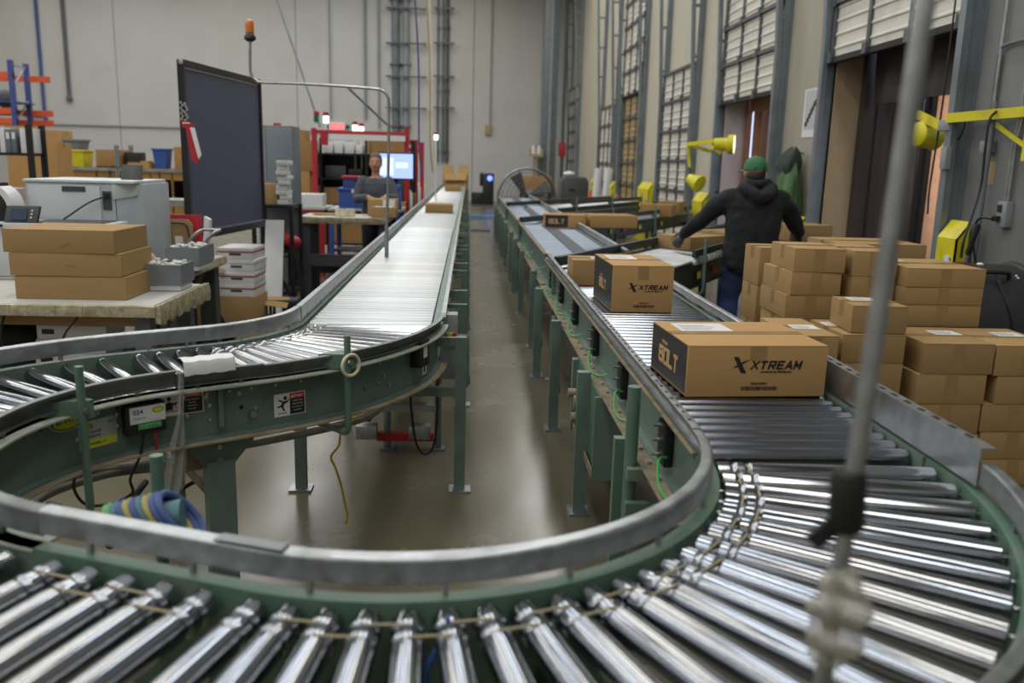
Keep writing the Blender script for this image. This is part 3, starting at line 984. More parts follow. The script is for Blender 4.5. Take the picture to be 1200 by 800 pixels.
def spur(y_off, length, label, joined):
    d = Vector((.515, .857, 0)).normalized()
    c0 = Vector((1.30, 6.73 + y_off, 0))
    c1 = c0 + d * length
    s = Section('merging_conveyor', label, path_line((c1.x, c1.y), (c0.x, c0.y)))      # towards the main line; right is far side
    s.frames_side(.64, .868, mats=('green_dark', 'green_dark'))
    s.rollers(.085, RM_worn, joined=joined)
    rt = Vector((d.y, -d.x, 0))            # right of the outgoing direction = near side
    # near rail: little white wheels under a dark guard
    q0, q1 = c0 + rt * .375 + d * .45, c1 + rt * .375
    B().bar(q0 + Vector((0, 0, .945)), q1 + Vector((0, 0, .945)), .03, .06).build('guard_rail', 'green_dark', s.root)
    n = int((q1 - q0).length / .085)
    me = B().lathe([(.014, -.014), (.030, -.012), (.030, .012), (.014, .014)], axis='X', n=8).mesh('end_wheel', 'white_plastic')
    for i in range(n if not joined else 0):
        p = q0 + (q1 - q0) * ((i + .5) / n)
        inst('end_wheel', me, s.root, Vector((p.x, p.y, .878)) - wloc(s.root), math.atan2(rt.y, rt.x))
    # far rail runs on across the main line
    f0, f1 = c0 - rt * .36 - d * .62, c1 - rt * .36
    B().bar(f0 + Vector((0, 0, .925)), f1 + Vector((0, 0, .925)), .05, .07).build('cross_rail', 'green_dark', s.root)
    B().bar(f0 + d * .01 + Vector((0, 0, .925)), f0 + d * -.004 + Vector((0, 0, .925)), .036, .055).build('rail_end', 'black_rubber', s.root)
    g = f0 + d * .02
    B().bar(g + Vector((-.02, 0, .012)), g + Vector((-.02, 0, .90)), .05, .05).build('leg', 'green_paint', s.root)
    B().bar(g + Vector((-.02, 0, .0)), g + Vector((-.02, 0, .012)), .1, .1).build('foot_plate', 'galvanized', s.root)
    B().bar(g + Vector((-.02, 0, .76)), g + Vector((.24, 0, .76)), .05, .05).build('outrigger', 'green_paint', s.root)
    for k in (.55, 2.3, 4.0):
        if k < length:
            p = c0 + d * k + rt * .40
            B().tube(curvy([p + rt * -.06 + Vector((0, 0, .60)), p + rt * .0 + Vector((0, 0, .60)), p + rt * .04 + Vector((0, 0, .64)), p + rt * .04 + Vector((0, 0, .8)), p + rt * .04 + Vector((0, 0, 1.06))], 4), .014, 8).build('guard_post', 'green_paint', s.root)
            B().bar(p - rt * .05 + Vector((0, 0, .9)), p + rt * .06 + Vector((0, 0, .9)), .03, .05).build('post_bracket', 'green_paint', s.root)
    for k in (.9, 2.6, 4.2):
        if k < length:
            for sd in (-.34, .34):
                p = c0 + d * k + rt * sd
                B().bar(p + Vector((0, 0, .012)), p + Vector((0, 0, .7)), .055, .05, d).build('leg', 'green_dark', s.root)
                B().bar(p, p + Vector((0, 0, .012)), .1, .1, d).build('foot_plate', 'galvanized', s.root)
    for k, m_ in ((.75, 'yellow'), (1.25, 'red'), (1.9, 'yellow'), (2.9, 'yellow')):
        if k < length:
            p = c0 + d * k + rt * .345
            B().bar(p + d * -.05 + Vector((0, 0, .74)), p + d * .05 + Vector((0, 0, .74)), .004, .06).build('warning_sticker', m_, s.root)
    return s
sp1 = spur(0, 4.6, 'nearest merging spur conveyor, where the man in the cap unloads cartons', False)
sp2 = spur(4.6, 4.4, 'middle merging spur conveyor behind the man unloading cartons', False)
sp3 = spur(8.6, 4.2, 'farthest merging spur conveyor near the traffic cones', True)
# ------------------------------------------------------------------ cartons
dm('label_print', '8b8d92', .5, 0, .1, 40)
def carton(loc, w_, d, h, rz, label, group=None, lab=None, tape=True, m_='cardboard', side_tape=True, hump=0.0, simple=False, name='carton', twist=0):
    """closed carton: origin in the middle of its base; front faces -y"""
    t = T(name, label, 'box', loc, rz, group)
    x, y = w_ / 2, d / 2
    b = B().box(-x, x, -y, y, 0, h - .004)
    g = .0015
    for sg in (-1, 1):                                     # the two top flaps, meeting along x
        b.prism([(-x + .001, sg * g, h - .004 + hump), (x - .001, sg * g, h - .004 + hump), (x - .001, sg * y, h - .004), (-x + .001, sg * y, h - .004)], (0, 0, .0035))
    b.build('carton_body', m_, t, world=False, bevel=.0022 if not simple else 0)
    if simple:
        return t
    if tape:
        b = B().box(-x + .002, x - .002, -.026, .026, h + hump * .9, h + hump * .9 + .0012)
        b.build('tape_strip', 'tape', t, world=False)
        if side_tape:
            for sg in (-1, 1):
                B().box(sg * x - .0008, sg * x + .0008, -.026, .026, h - .07, h - .001).build('tape_strip', 'tape', t, world=False)
    if lab:
        lx, ly, lw, ld = lab
        o = B().box(lx - lw / 2, lx + lw / 2, ly - ld / 2, ly + ld / 2, h + .0005 + hump, h + .0018 + hump).build('shipping_label', 'label_white', t, world=False)
        b = B()
        for k in range(4):
            b.box(lx - lw * .42, lx + lw * (.1 + .08 * (k % 3)), ly - ld * .34 + k * ld * .17, ly - ld * .34 + k * ld * .17 + ld * .05, h + .0018 + hump, h + .0022 + hump)
        stuff(b.build('label_print', 'label_print', o, world=False))
    return t
def front_tape(t, w_, d, h, f=.5, tw=.055):
    B().box(w_ * (f - .5) - tw / 2, w_ * (f - .5) + tw / 2, -d / 2 - .0012, -d / 2 + .0005, .005, h - .002).build('tape_strip', 'tape', t, world=False)

def xlogo(t, x, y, z, s):
    b = B()
    # broad slash and the thinner stroke crossing it, as on the printed mark
    b.prism([(x - .9 * s, y, z + .9 * s), (x - .35 * s, y, z + .9 * s), (x + .62 * s, y, z - .9 * s), (x + .02 * s, y, z - .9 * s)], (0, -.0005, 0))
    b.prism([(x - 1.05 * s, y - .0002, z - .35 * s), (x - .35 * s, y - .0002, z - .18 * s), (x + .95 * s, y - .0002, z + .62 * s), (x + .25 * s, y - .0002, z + .42 * s)], (0, -.0005, 0))
    stuff(b.build('printed_mark', 'print_black', t, world=False))
GLYPH = {  # strokes in a unit box, as centre lines
    'X': [((0, 1), (1, 0)), ((1, 1), (0, 0))], 'T': [((0, .9), (1, .9)), ((.5, .9), (.5, 0))],
    'R': [((.08, 0), (.08, .9), (.92, .9), (.92, .45), (.08, .45)), ((.5, .45), (.95, 0))],
    'E': [((1, .9), (.08, .9), (.08, .1), (1, .1)), ((.08, .5), (.9, .5))],
    'A': [((0, 0), (.5, .95), (1, 0)), ((.22, .32), (.78, .32))],
    'M': [((.06, 0), (.06, .95), (.5, .35), (.94, .95), (.94, 0))],
    'B': [((.08, .1), (.08, .9), (.86, .9), (.86, .54), (.08, .54)), ((.86, .5), (.92, .46), (.92, .1), (.08, .1))],
    'O': [((.08, .08), (.08, .92), (.92, .92), (.92, .08), (.08, .08))], 'L': [((.08, 1), (.08, .1), (1, .1))]}
def block(name, word, parent, m_, org, u, n, hgt, wid, gap, th, shear=0, o=.0005):
    """printed block capitals: org is the middle of the word, u its direction, n out of the face"""
    u, n, org = Vector(u), Vector(n), Vector(org)
    tot = len(word) * wid + (len(word) - 1) * gap
    b = B()
    P = lambda x, y: org + u * (x - tot / 2 + (y - hgt / 2) * shear) + Vector((0, 0, y - hgt / 2))
    for i, ch in enumerate(word):
        x0 = i * (wid + gap)
        for st in GLYPH[ch]:
            pts = [(x0 + a * wid, c * hgt) for a, c in st]
            for k, ((ax_, ay), (bx, by)) in enumerate(zip(pts[:-1], pts[1:])):
                dx, dy = bx - ax_, by - ay
                L = math.hypot(dx, dy)
                tx, ty = dx / L * th / 2, dy / L * th / 2
                e0 = 1 if k else .0
                e1 = 1 if k < len(pts) - 2 else .0
                q = [(ax_ - tx * e0 - ty, ay - ty * e0 + tx), (ax_ - tx * e0 + ty, ay - ty * e0 - tx), (bx + tx * e1 + ty, by + ty * e1 - tx), (bx + tx * e1 - ty, by + ty * e1 + tx)]
                q = [(x, min(max(y, 0), hgt)) for x, y in q]
                b.prism([P(x, y) for x, y in q], n * (o + .00002 * (k + i % 2)))
    return stuff(b.build(name, m_, parent, world=False, smooth=False))
def barcode(t, x, y, z, w_, h):
    b = B()
    rnd = random.Random(3)
    q = x - w_ / 2
    while q < x + w_ / 2:
        wv = rnd.choice((.0012, .002, .003))
        b.box(q, q + wv, y - .0005, y, z - h / 2, z + h / 2)
        q += wv + rnd.choice((.0012, .0018, .0024))
    stuff(b.build('printed_barcode', 'print_black', t, world=False))
def bolt_carton(loc, w_, d, h, rz, label, lab, k=1.0, textz=.5):
    t = carton(loc, w_, d, h, rz, label, 'printed cartons on the right line', lab=lab, m_='cardboard_fresh', side_tape=False)
    x, y = w_ / 2, d / 2
    yf = -y - .0008
    # dark printed end panel on the left, with the outlined word
    B().box(-x - .0008, -x + .001, -y + .010, y - .010, .010, h - .004).build('printed_panel', 'print_dark', t, world=False)
    block('printed_word', 'BOLT', t, 'print_tan', (-x - .0009, -.0, h * .47), (0, -1, 0), (-1, 0, 0), .066 * k, .050 * k, .010 * k, .0155 * k, .10)
    text('printed_word', 'XTREAM', .019 * k, 'print_tan', t, (-x - .0012, .05 * k, h * .47 + .048 * k), rot=(PI / 2, 0, -PI / 2), fat=.0003)
    zt = h * textz
    xlogo(t, -.060 * k, yf, zt + .004, .032 * k)
    block('printed_word', 'XTREAM', t, 'print_black', (.068 * k, yf, zt + .004), (1, 0, 0), (0, -1, 0), .031 * k, .0235 * k, .0075 * k, .0072 * k, .28)
    text('printed_word', 'powered by Mediacom', .0135 * k, 'print_black', t, (.068 * k, yf, zt - .020 * k), fat=.0002, sx=.9)
    zb = max(.030, h * .13)
    text('printed_code', 'MEDSP00021', .011 * k, 'print_black', t, (.01, yf, zb + .017), fat=.0002)
    barcode(t, .01, yf, zb, .13 * k, .014)
    b = B().box(-.03, .03, yf, yf + .001, h * .7, h - .004)
    b.build('tape_strip', 'tape', t, world=False)
    return t
dm('cardboard_fresh', 'b08c5c', .8, 0, .04, 5, stretch=(1, 1, 14), bump=.04, spec=.2)
ZC = ZT + .001
def corner_loc(px, py, w_, d, rz, z=ZC):
    """centre of a carton whose front-left bottom corner shows at the pixel"""
    p = at(px, py, z=z)
    R = Matrix.Rotation(rz, 3, 'Z')
    q = p + R @ Vector((w_ / 2, d / 2, 0))
    return (q.x, q.y, z)
rz = math.radians(3.5)
bolt_carton(corner_loc(803, 465, .505, .45, rz), .505, .45, .183, rz, 'long flat printed carton, nearest on the right conveyor', (-.10, .10, .20, .15), k=1.0, textz=.60)
rz = math.radians(1.5)
bolt_carton(corner_loc(716, 365.5, .335, .58, rz), .335, .58, .255, rz, 'tall printed carton with dark end panel, second on the right conveyor', (-.05, .10, .16, .2), k=.86, textz=.52)
carton(corner_loc(672, 334, .28, .3, 0), .30, .3, .165, 0, 'small plain carton just behind the tall printed carton', lab=(.05, 0, .12, .1))
# far printed cartons lying at the second cross rail
rz = math.radians(-2)
t = carton((1.20, 10.75, ZC), .50, .42, .16, rz, 'low printed carton standing by the second cross rail, dark end towards the aisle', lab=None, m_='cardboard_fresh')
B().box(-.25, .03, -.2112, -.2098, .01, .155).build('printed_panel', 'print_dark', t, world=False)
block('printed_word', 'BOLT', t, 'print_tan', (-.11, -.2114, .08), (1, 0, 0), (0, -1, 0), .06, .042, .008, .014, .1)
carton((1.80, 10.95, ZC), .62, .42, .155, math.radians(8), 'plain carton beside the low printed carton at the second cross rail', m_='cardboard_fresh')
# cartons on the left line
carton(corner_loc(499, 249, .40, .55, math.radians(2)), .42, .55, .125, math.radians(2), 'flat brown carton in mid run of the left straight conveyor', side_tape=True)
carton((-.40, 22.4, ZC), .42, .4, .15, 0, 'small carton far along the left straight conveyor')
# the unloaded cartons on the spurs
ds = Vector((.515, .857, 0)).normalized()
pz = at(807, 295, z=ZC)
rz = math.atan2(ds.y, ds.x) - PI / 2
rz2 = math.radians(-26)
carton((2.185, 8.30, ZC), .53, .42, .128, math.radians(36), 'brown carton on the nearest spur under the left glove of the man', side_tape=True)
carton((2.78, 9.15, ZC), .50, .40, .115, math.radians(34), 'brown carton waiting next in line on the nearest spur')
carton((3.02, 13.6, ZC), .5, .4, .18, rz2, 'dark-sided carton up the middle spur by the yellow guard', m_='cardboard_old')
carton((3.38, 14.3, ZC), .36, .36, .2, rz2, 'brown carton farther up the middle spur, left of the man in the cap', m_='cardboard_old')

# ------------------------------------------------------------------ the stacked cartons right of the conveyor
PZ = .14
def pallet(x0, x1, y0, y1, label):
    t = T('pallet', label, 'pallet', ((x0 + x1) / 2, (y0 + y1) / 2, 0))
    for i in range(3):
        x = x0 + .04 + (x1 - x0 - .08) * i / 2
        B().box(x - .03, x + .03, y0, y1, .018, .122).build('stringer', 'wood', t)
    for i in range(6):
        y = y0 + .05 + (y1 - y0 - .1) * i / 5
        B().box(x0, x1, y - .045, y + .045, .122, .139).build('deck_board', 'wood', t)
    for i in range(3):
        y = y0 + .05 + (y1 - y0 - .1) * i / 2
        B().box(x0, x1, y - .045, y + .045, 0, .017).build('bottom_board', 'wood', t)
    return t
pallet(1.52, 2.66, 3.56, 4.55, 'wooden pallet under the stacked cartons beside the curve')
pallet(1.50, 2.66, 4.62, 5.45, 'wooden pallet under the rear carton stacks')
HID = 'plain brown carton low in the pallet stacks beside the curve'
def stack(x0, x1, y0, dep, tops, labels, dz=None, rots=None, labs=None, shift=None, tapes=True):
    """tops: heights of carton tops, highest first; the rest down to the pallet is filled with cartons no one sees"""
    w_ = x1 - x0
    n = len(tops)
    zs = list(tops)
    last = zs[-1] - (dz or .128)
    low = last - PZ
    k = max(0, round(low / .135))
    edges = [PZ + low * i / k for i in range(k)] if k else []
    base = PZ
    for i in range(k):
        z1 = PZ + low * (i + 1) / k
        carton(((x0 + x1) / 2 + random.uniform(-.006, .006), y0 + dep / 2 + random.uniform(0, .01), PZ + low * i / k), w_ - .012, dep - .01, low / k - .001, 0, HID, 'cartons low in the pallet stacks', lab=None)
    for i in range(n - 1, -1, -1):
        z0 = (zs[i + 1] if i < n - 1 else (last if k else PZ))
        h = zs[i] - z0 - .0012
        rz = math.radians((rots or [0] * n)[i])
        sx = (shift or [0] * n)[i]
        t = carton(((x0 + x1) / 2 + sx, y0 + dep / 2, z0), w_ - .010, dep - .008, h, rz, labels[i], 'cartons stacked on the pallets', lab=(labs or [None] * n)[i])
        if tapes:
            front_tape(t, w_ - .01, dep - .008, h)
L_ = (.02, .0, .12, .10)
stack(1.995, 2.325, 3.58, .40, [.915, .775, .638, .50], ['labelled carton on top of the front right stack by the curve', 'second carton down in the front right stack, white paper edge above it',
      'third carton down in the front right stack by the guard rail', 'fourth carton down in the front right stack, partly behind the guard rail'], dz=.13, shift=[.02, 0, -.008, -.004], labs=[(.06, .05, .13, .1), None, None, None], rots=[0, .5, -.4, 0])
stack(2.345, 2.66, 3.58, .42, [.910, .770, .640, .51, .38], ['labelled carton topping the stack at the right edge of the photo', 'second carton down at the right edge, set back in shadow',
      'third carton down at the right edge of the photo', 'fourth carton down at the right edge of the photo', 'fifth carton down at the right edge, lowest in view'], dz=.125, shift=[0, .02, -.03, -.02, 0], labs=[(.05, .05, .13, .1)] + [None] * 4)
stack(1.650, 1.945, 3.60, .38, [.945, .818, .675, .545], ['carton directly under the small labelled box of the front middle stack', 'second carton under the small labelled box, white paper edge on top',
      'third carton under the small labelled box, beside the guard rail', 'fourth carton under the small labelled box, behind the guard rail'], dz=.13, labs=[(-.08, .06, .11, .09), None, None, None])
t = carton((1.83, 3.76, .947), .245, .27, .122, math.radians(-4), 'small labelled box on top of the front middle stack, near the thin pole', 'cartons stacked on the pallets', lab=(-.02, .05, .12, .09))
stack(1.41, 1.625, 3.56, .44, [.945, .80, .67], ['labelled carton at the left end of the front row, behind the long printed carton', 'second carton at the left end of the front row', 'third carton at the left end of the front row'], dz=.13, labs=[(.02, -.02, .12, .1), None, None])
stack(1.60, 1.865, 4.14, .40, [1.268, 1.150, 1.035, .915], ['slightly turned carton topping the tall stack behind the front row', 'second carton of the tall stack behind the front row, shiny tape on it',
      'third carton of the tall stack, torn film glinting on its face', 'fourth carton of the tall stack, hidden behind labelled tops'], dz=.13, rots=[-3, 1, -1, 0], shift=[.022, 0, -.012, 0])
stack(1.900, 2.13, 4.13, .42, [1.262, 1.135, 1.010], ['carton behind the thin pole, right of the tall stack, on top', 'middle carton behind the thin pole, tilted a little', 'lower carton behind the thin pole'], dz=.13, rots=[-4, 4, 0], shift=[.02, -.005, 0])
stack(1.635, 1.835, 4.72, .27, [1.215, 1.0, .79], ['upright carton with brown tape patches, at the back left of the stacks', 'carton with taped patches beneath the upright one at the back left', 'lowest visible carton at the back left of the stacks'], dz=.2)
stack(2.145, 2.555, 4.06, .46, [1.192, 1.098, 1.010], ['wide flat carton topping the right rear stack, in front of the black fan', 'second wide flat carton of the right rear stack', 'third wide flat carton of the right rear stack'], dz=.11, labs=[(-.12, .12, .12, .09), None, None], rots=[1, 0, 0])
stack(2.09, 2.62, 4.75, .45, [1.245, 1.13], ['long carton at the very back of the stacks, top edge towards the dock', 'carton beneath the long one at the very back of the stacks'], dz=.13)
# the carton held in the right hand of the man
# ------------------------------------------------------------------ left workstation
ZB = .80
def legs4(t, x0, x1, y0, y1, z, wd, m_, feet=True):
    for x in (x0 + wd / 2, x1 - wd / 2):
        for y in (y0 + wd / 2, y1 - wd / 2):
            B().box(x - wd / 2, x + wd / 2, y - wd / 2, y + wd / 2, 0, z).build('leg', m_, t)
dm('table_top', 'b9b8b2', .5, 0, .05, 4)
dm('film', 'b3a88c', .2, 0, .25, 25, bump=1, dirt='84714c', dirt_scale=12, dirt_amt=.7, spec=.8)
t = T('packing_table', 'front packing table wrapped in plastic film, holding three flat cartons', 'table', (-2.7, 5.3, 0))
B().box(-3.75, -1.76, 4.86, 5.78, .745, .79).build('tabletop', 'wood', t)
B().box(-3.73, -1.78, 4.88, 5.76, .790, .797).build('liner', 'table_top', t)
fb = B()
n = 40
for k in range(n):                                        # crumpled wrap round the front edge
    x0, x1 = -3.76 + 2.0 * k / n, -3.76 + 2.0 * (k + 1) / n
    r0 = .003 * math.sin(k * 2.3) + .003
    fb.prism([(x0, 4.86 - .004, .80), (x0, 4.845 - r0, .795), (x0, 4.84 - r0 * .5, .765), (x0, 4.845 - r0, .735), (x0, 4.86, .728)], (x1 - x0, 0, 0))
stuff(fb.build('plastic_wrap', 'film', t))
fb = B()
for k in range(22):
    y0, y1 = 4.85 + .94 * k / 22, 4.85 + .94 * (k + 1) / 22
    r0 = .004 * math.sin(k * 1.9) + .004
    fb.prism([(-1.765, y0, .80), (-1.745 + r0, y0, .80), (-1.735 + r0, y0, .76 - r0), (-1.74 + r0, y0, .70 - 2 * r0), (-1.762, y0, .70)], (0, y1 - y0, 0))
stuff(fb.build('plastic_wrap', 'film', t))
B().box(-3.8, -3.55, 4.835, 4.845, .735, .80).build('blue_wrap', 'blue', t)
legs4(t, -3.7, -1.82, 4.92, 5.72, .745, .09, 'steel_grey')
B().box(-3.6, -1.92, 4.96, 5.0, .66, .745).build('apron', 'wood', t)
# lower shelf with paper packs
B().box(-3.66, -1.86, 5.0, 5.66, .36, .385).build('lower_shelf', 'dark_grey', t)
FR = ((.0, 'lowest flat carton in the stack of three on the front packing table'), (.136, 'middle flat carton of three on the packing table, tape glint on its face'), (.270, 'top flat carton of three on the front packing table'))
for k, (dz, lab) in enumerate(FR):
    x0 = (-2.618, -2.640, -2.665)[k]
    tt = carton((x0 + .315, 5.29, .798 + dz), .63, .50, .1335, math.radians((0, .6, -.8)[k]), lab, 'flat cartons on the packing table', side_tape=False, tape=False, m_='cardboard')
    B().box(.312, .3165, -.24, .24, .004, .128).build('end_flap', 'cardboard', tt, world=False)
    if k:
        B().bar((.0, -.2515, .09 - .03 * k), (.06, -.2515, .06 - .03 * k + .03 * k), .002, .008).build('tape_scrap', 'tape', tt, world=False)
for k in range(3):
    z0 = .386 + .085 * k
    tt = T('paper_pack', ('lowest', 'middle', 'topmost')[k] + ' white box in the small pile under the front packing table', 'box', (-2.35 + .01 * k, 5.2, z0), 0, 'white boxes under the packing table')
    B().box(-.2, .2, -.14, .14, 0, .083).build('pack_body', 'white_plastic', tt, world=False, bevel=.004)
    B().box(-.17, -.10, -.1415, -.139, .03, .06).build('hand_slot', 'black_plastic', tt, world=False)
tt = T('backpack', 'black bag lying under the front packing table', 'bag', (-2.75, 5.25, .386))
B().ball((0, 0, .13), .17, 14, 10, (1.1, .7, .76)).build('bag_body', 'black_rubber', tt, world=False)
B().tube(curvy([(-.1, -.1, .2), (-.12, -.16, .14), (-.05, -.15, .05)], 4), .012, 6).build('strap', 'black_rubber', tt, world=False)
B().box(-3.2, -2.95, 5.72, 5.76, .0, .72).box(-3.4, -2.75, 5.76, 5.79, .25, .72).thing('steel_panel', 'steel_grey', 'grey metal panel standing behind the front packing table', 'panel')
for x, y in ((-2.63, 5.05), (-2.40, 5.02), (-2.18, 5.02)):
    pass
B().tube(curvy([(-2.62, 4.9, .73), (-2.64, 4.88, .6), (-2.6, 4.9, .45), (-2.5, 4.95, .36)], 4), .007, 6).thing('hanging_cable', 'cable_black', 'black cable hanging from the left of the packing table', 'cable')
B().tube(curvy([(-2.20, 4.88, .73), (-2.28, 4.86, .62), (-2.34, 4.9, .45), (-2.33, 4.92, .36)], 4), .006, 6).thing('hanging_cable', 'cable_black', 'black cable looping down in front of the small white boxes', 'cable')
# second table with the printers
t = T('packing_table', 'rear packing table on dark legs carrying the printer and grey bins', 'table', (-3.2, 6.5, 0))
B().box(-4.6, -2.08, 5.86, 7.42, .735, .80).build('tabletop', 'table_top', t)
fb = B()
for k in range(30):
    y0, y1 = 5.85 + 1.58 * k / 30, 5.85 + 1.58 * (k + 1) / 30
    r0 = .003 * math.sin(k * 1.7) + .003
    fb.prism([(-2.085, y0, .803), (-2.07 + r0, y0, .80), (-2.06 + r0, y0, .75), (-2.085, y0, .725)], (0, y1 - y0, 0))
stuff(fb.build('plastic_wrap', 'film', t))
legs4(t, -4.55, -2.12, 5.92, 7.36, .735, .13, 'dark_grey')
B().bar((-2.2, 6.0, .28), (-2.2, 7.2, .70), .04, .06).build('diagonal_brace', 'dark_grey', t)
# large printer
px0, px1 = -3.14, -2.36
t = T('office_printer', 'large pale grey office printer on the rear packing table', 'printer', (-2.75, 6.62, .803))
B().box(px0, px1 - .16, 6.30, 6.95, .803, 1.425).build('printer_body', 'printer_grey', t, bevel=.012)
B().box(px0 - .01, px1 - .02, 6.29, 6.95, 1.425, 1.445).build('top_cover', 'printer_light', t, bevel=.006)
B().prism([(px1 - .155, 6.30, .803), (px1, 6.42, .803), (px1, 6.95, .803), (px1 - .155, 6.95, .803)], (0, 0, .62)).build('side_body', 'printer_grey', t, bevel=.008)
B().box(px0 + .02, px1 - .26, 6.292, 6.302, .95, 1.405).build('front_panel', 'printer_light', t, bevel=.004)
B().box(px0 + .26, px0 + .42, 6.286, 6.294, 1.365, 1.40).build('panel_grip', 'dark_grey', t)
B().box(px1 - .245, px1 - .185, 6.292, 6.302, 1.24, 1.37).build('socket_plate', 'dark_grey', t)
B().box(px1 - .235, px1 - .195, 6.285, 6.293, 1.32, 1.355).build('plug', 'black_plastic', t)
B().tube(curvy([(px1 - .215, 6.275, 1.335), (px1 - .32, 6.24, 1.29), (px1 - .45, 6.22, 1.20), (px1 - .56, 6.24, 1.13), (px1 - .62, 6.26, 1.08)], 5), .006, 6).build('power_cable', 'cable_black', t)
B().prism([(px1 - .17, 6.28, 1.31), (px1 - .03, 6.38, 1.34), (px1 - .03, 6.38, 1.42), (px1 - .17, 6.28, 1.42)], (.0, .04, 0)).build('corner_grip', 'printer_light', t, bevel=.004)
# second, lower printer in front with a tilted control panel
t = T('desktop_printer', 'low pale printer with output tray behind the stack of flat cartons', 'printer', (-2.87, 6.0, .803))
B().box(-3.22, -2.50, 5.90, 6.24, .803, 1.13).build('printer_body', 'printer_light', t, bevel=.012)
B().box(-3.20, -2.42, 5.88, 6.26, 1.13, 1.165).build('top_cover', 'printer_light', t, bevel=.008)
B().prism([(-2.95, 5.92, 1.166), (-2.48, 5.92, 1.166), (-2.48, 6.22, 1.166), (-2.95, 6.22, 1.166)], (0, 0, .004)).build('output_tray', 'dark_grey', t)
B().box(-3.16, -3.10, 5.876, 5.882, 1.138, 1.155).build('usb_port', 'black_plastic', t)
cp = B().prism([(-3.10, 5.90, 1.167), (-2.885, 5.90, 1.167), (-2.885, 5.96, 1.275), (-3.10, 5.96, 1.275)], (0, .03, 0)).build('control_panel', 'black_plastic', t, bevel=.004)
dm('screen_dark', '3a4658', .15, 0, .1, 3)
B().prism([(-3.065, 5.903, 1.185), (-2.955, 5.903, 1.185), (-2.955, 5.948, 1.258), (-3.065, 5.948, 1.258)], (0, -.003, 0)).build('panel_screen', 'screen_dark', cp)
for k in range(3):
    B().ball((-2.925, 5.912 + .013 * k, 1.20 + .022 * k), .007, 8, 6).build('panel_button', 'white_plastic', cp)
# label printer with a round roll, at the frame edge
t = T('label_printer', 'dark label printer with white roll cover at the left edge of the photo', 'printer', (-3.35, 6.1, .803))
B().box(-3.45, -3.21, 6.0, 6.25, .803, 1.16).build('printer_body', 'black_plastic', t, bevel=.01)
B().lathe([(.10, -.09), (.125, -.08), (.125, .08), (.10, .09)], (-3.26, 6.1, 1.25), 'Y', 24).build('roll_drum', 'black_plastic', t)
B().prism([(-3.26 + .13 * math.cos(a), 6.02, 1.25 + .13 * math.sin(a)) for a in [i * .17 - .3 for i in range(9)]] + [(-3.26 + .17 * math.cos(a), 6.02, 1.25 + .17 * math.sin(a)) for a in [i * .17 - .3 for i in range(8, -1, -1)]], (0, .16, 0)).build('roll_cover', 'white_plastic', t)
B().box(-3.29, -3.20, 6.0, 6.2, 1.38, 1.42).build('latch', 'black_plastic', t)
B().ball((-3.24, 6.0, 1.26), .008, 8, 6).build('status_lamp', 'cable_green', t)
# tilted dark screen lying on the large printer
t = T('tablet', 'small black screen propped on top of the large printer', 'screen', (-2.47, 6.6, 1.447))
B().prism([(-2.57, 6.55, 1.447), (-2.42, 6.55, 1.447), (-2.44, 6.64, 1.555), (-2.59, 6.64, 1.555)], (0, .012, 0)).build('display', 'black_plastic', t, bevel=.003)
B().box(-2.54, -2.46, 6.62, 6.70, 1.447, 1.458).build('stand', 'black_plastic', t)
# grey bins full of loose fill
dm('loose_fill', 'd6d6ce', .6, 0, .1, 10)
def bin_(x0, x1, y0, y1, z, h, label, white_base=True):
    t = T('parts_bin', label, 'bin', ((x0 + x1) / 2, (y0 + y1) / 2, z), 0, 'grey bins with white packing bits')
    th = .008
    b = B().box(x0, x1, y0, y0 + th, z + .04, z + h).box(x0, x1, y1 - th, y1, z + .04, z + h).box(x0, x0 + th, y0 + th, y1 - th, z + .04, z + h).box(x1 - th, x1, y0 + th, y1 - th, z + .04, z + h).box(x0 + th, x1 - th, y0 + th, y1 - th, z + .04, z + .05)
    b.build('bin_wall', 'bin_grey', t, smooth=False)
    B().box(x0 + .02, x1 - .01, y0 + .01, y1 - .01, z, z + .04).build('bin_base', 'white_plastic', t, bevel=.006)
    b = B()
    rnd = random.Random(int(x0 * -1000))
    for k in range(60):
        b.ball((rnd.uniform(x0 + .02, x1 - .02), rnd.uniform(y0 + .02, y1 - .02), z + h - .012 + rnd.uniform(-.01, .018)), rnd.uniform(.009, .015), 6, 4, (1.4, 1, .8))
    stuff(b.build('loose_fill', 'loose_fill', t))
    return t
bin_(-2.045, -1.79, 5.40, 5.66, .80, .165, 'nearest grey bin of white packing bits, at the corner of the front table')
bin_(-2.21, -1.965, 6.34, 6.72, .805, .17, 'farther grey bin of white packing bits, below the silver handle')
t = T('trolley_handle', 'bent silver tube handle standing behind the farther grey bin', 'handle', (-2.14, 6.9, .805))
for dx in (0, .13):
    B().tube(curvy([(-2.26 + dx, 6.82, .82), (-2.19 + dx, 6.84, .97), (-2.13 + dx, 6.86, 1.04), (-2.08 + dx, 6.88, 1.065)], 4), .014, 8).build('handle_tube', 'galvanized', t)
B().tube([(-2.08, 6.88, 1.065), (-1.95, 6.88, 1.065)], .014, 8).build('handle_bar', 'galvanized', t)
B().box(-2.28, -2.10, 6.80, 6.95, .805, .82).build('handle_foot', 'galvanized', t)
b = B().ball((-2.14, 5.72, .985), .09, 14, 10, (1.1, .8, 1.0))
b.ball((-2.07, 5.72, .93), .07, 10, 8, (1, .9, 1.1))
b.thing('cloth_bag', 'tan_cloth', 'tan cloth bundle squeezed between the flat cartons and the grey bins', 'bag').location.z = .80
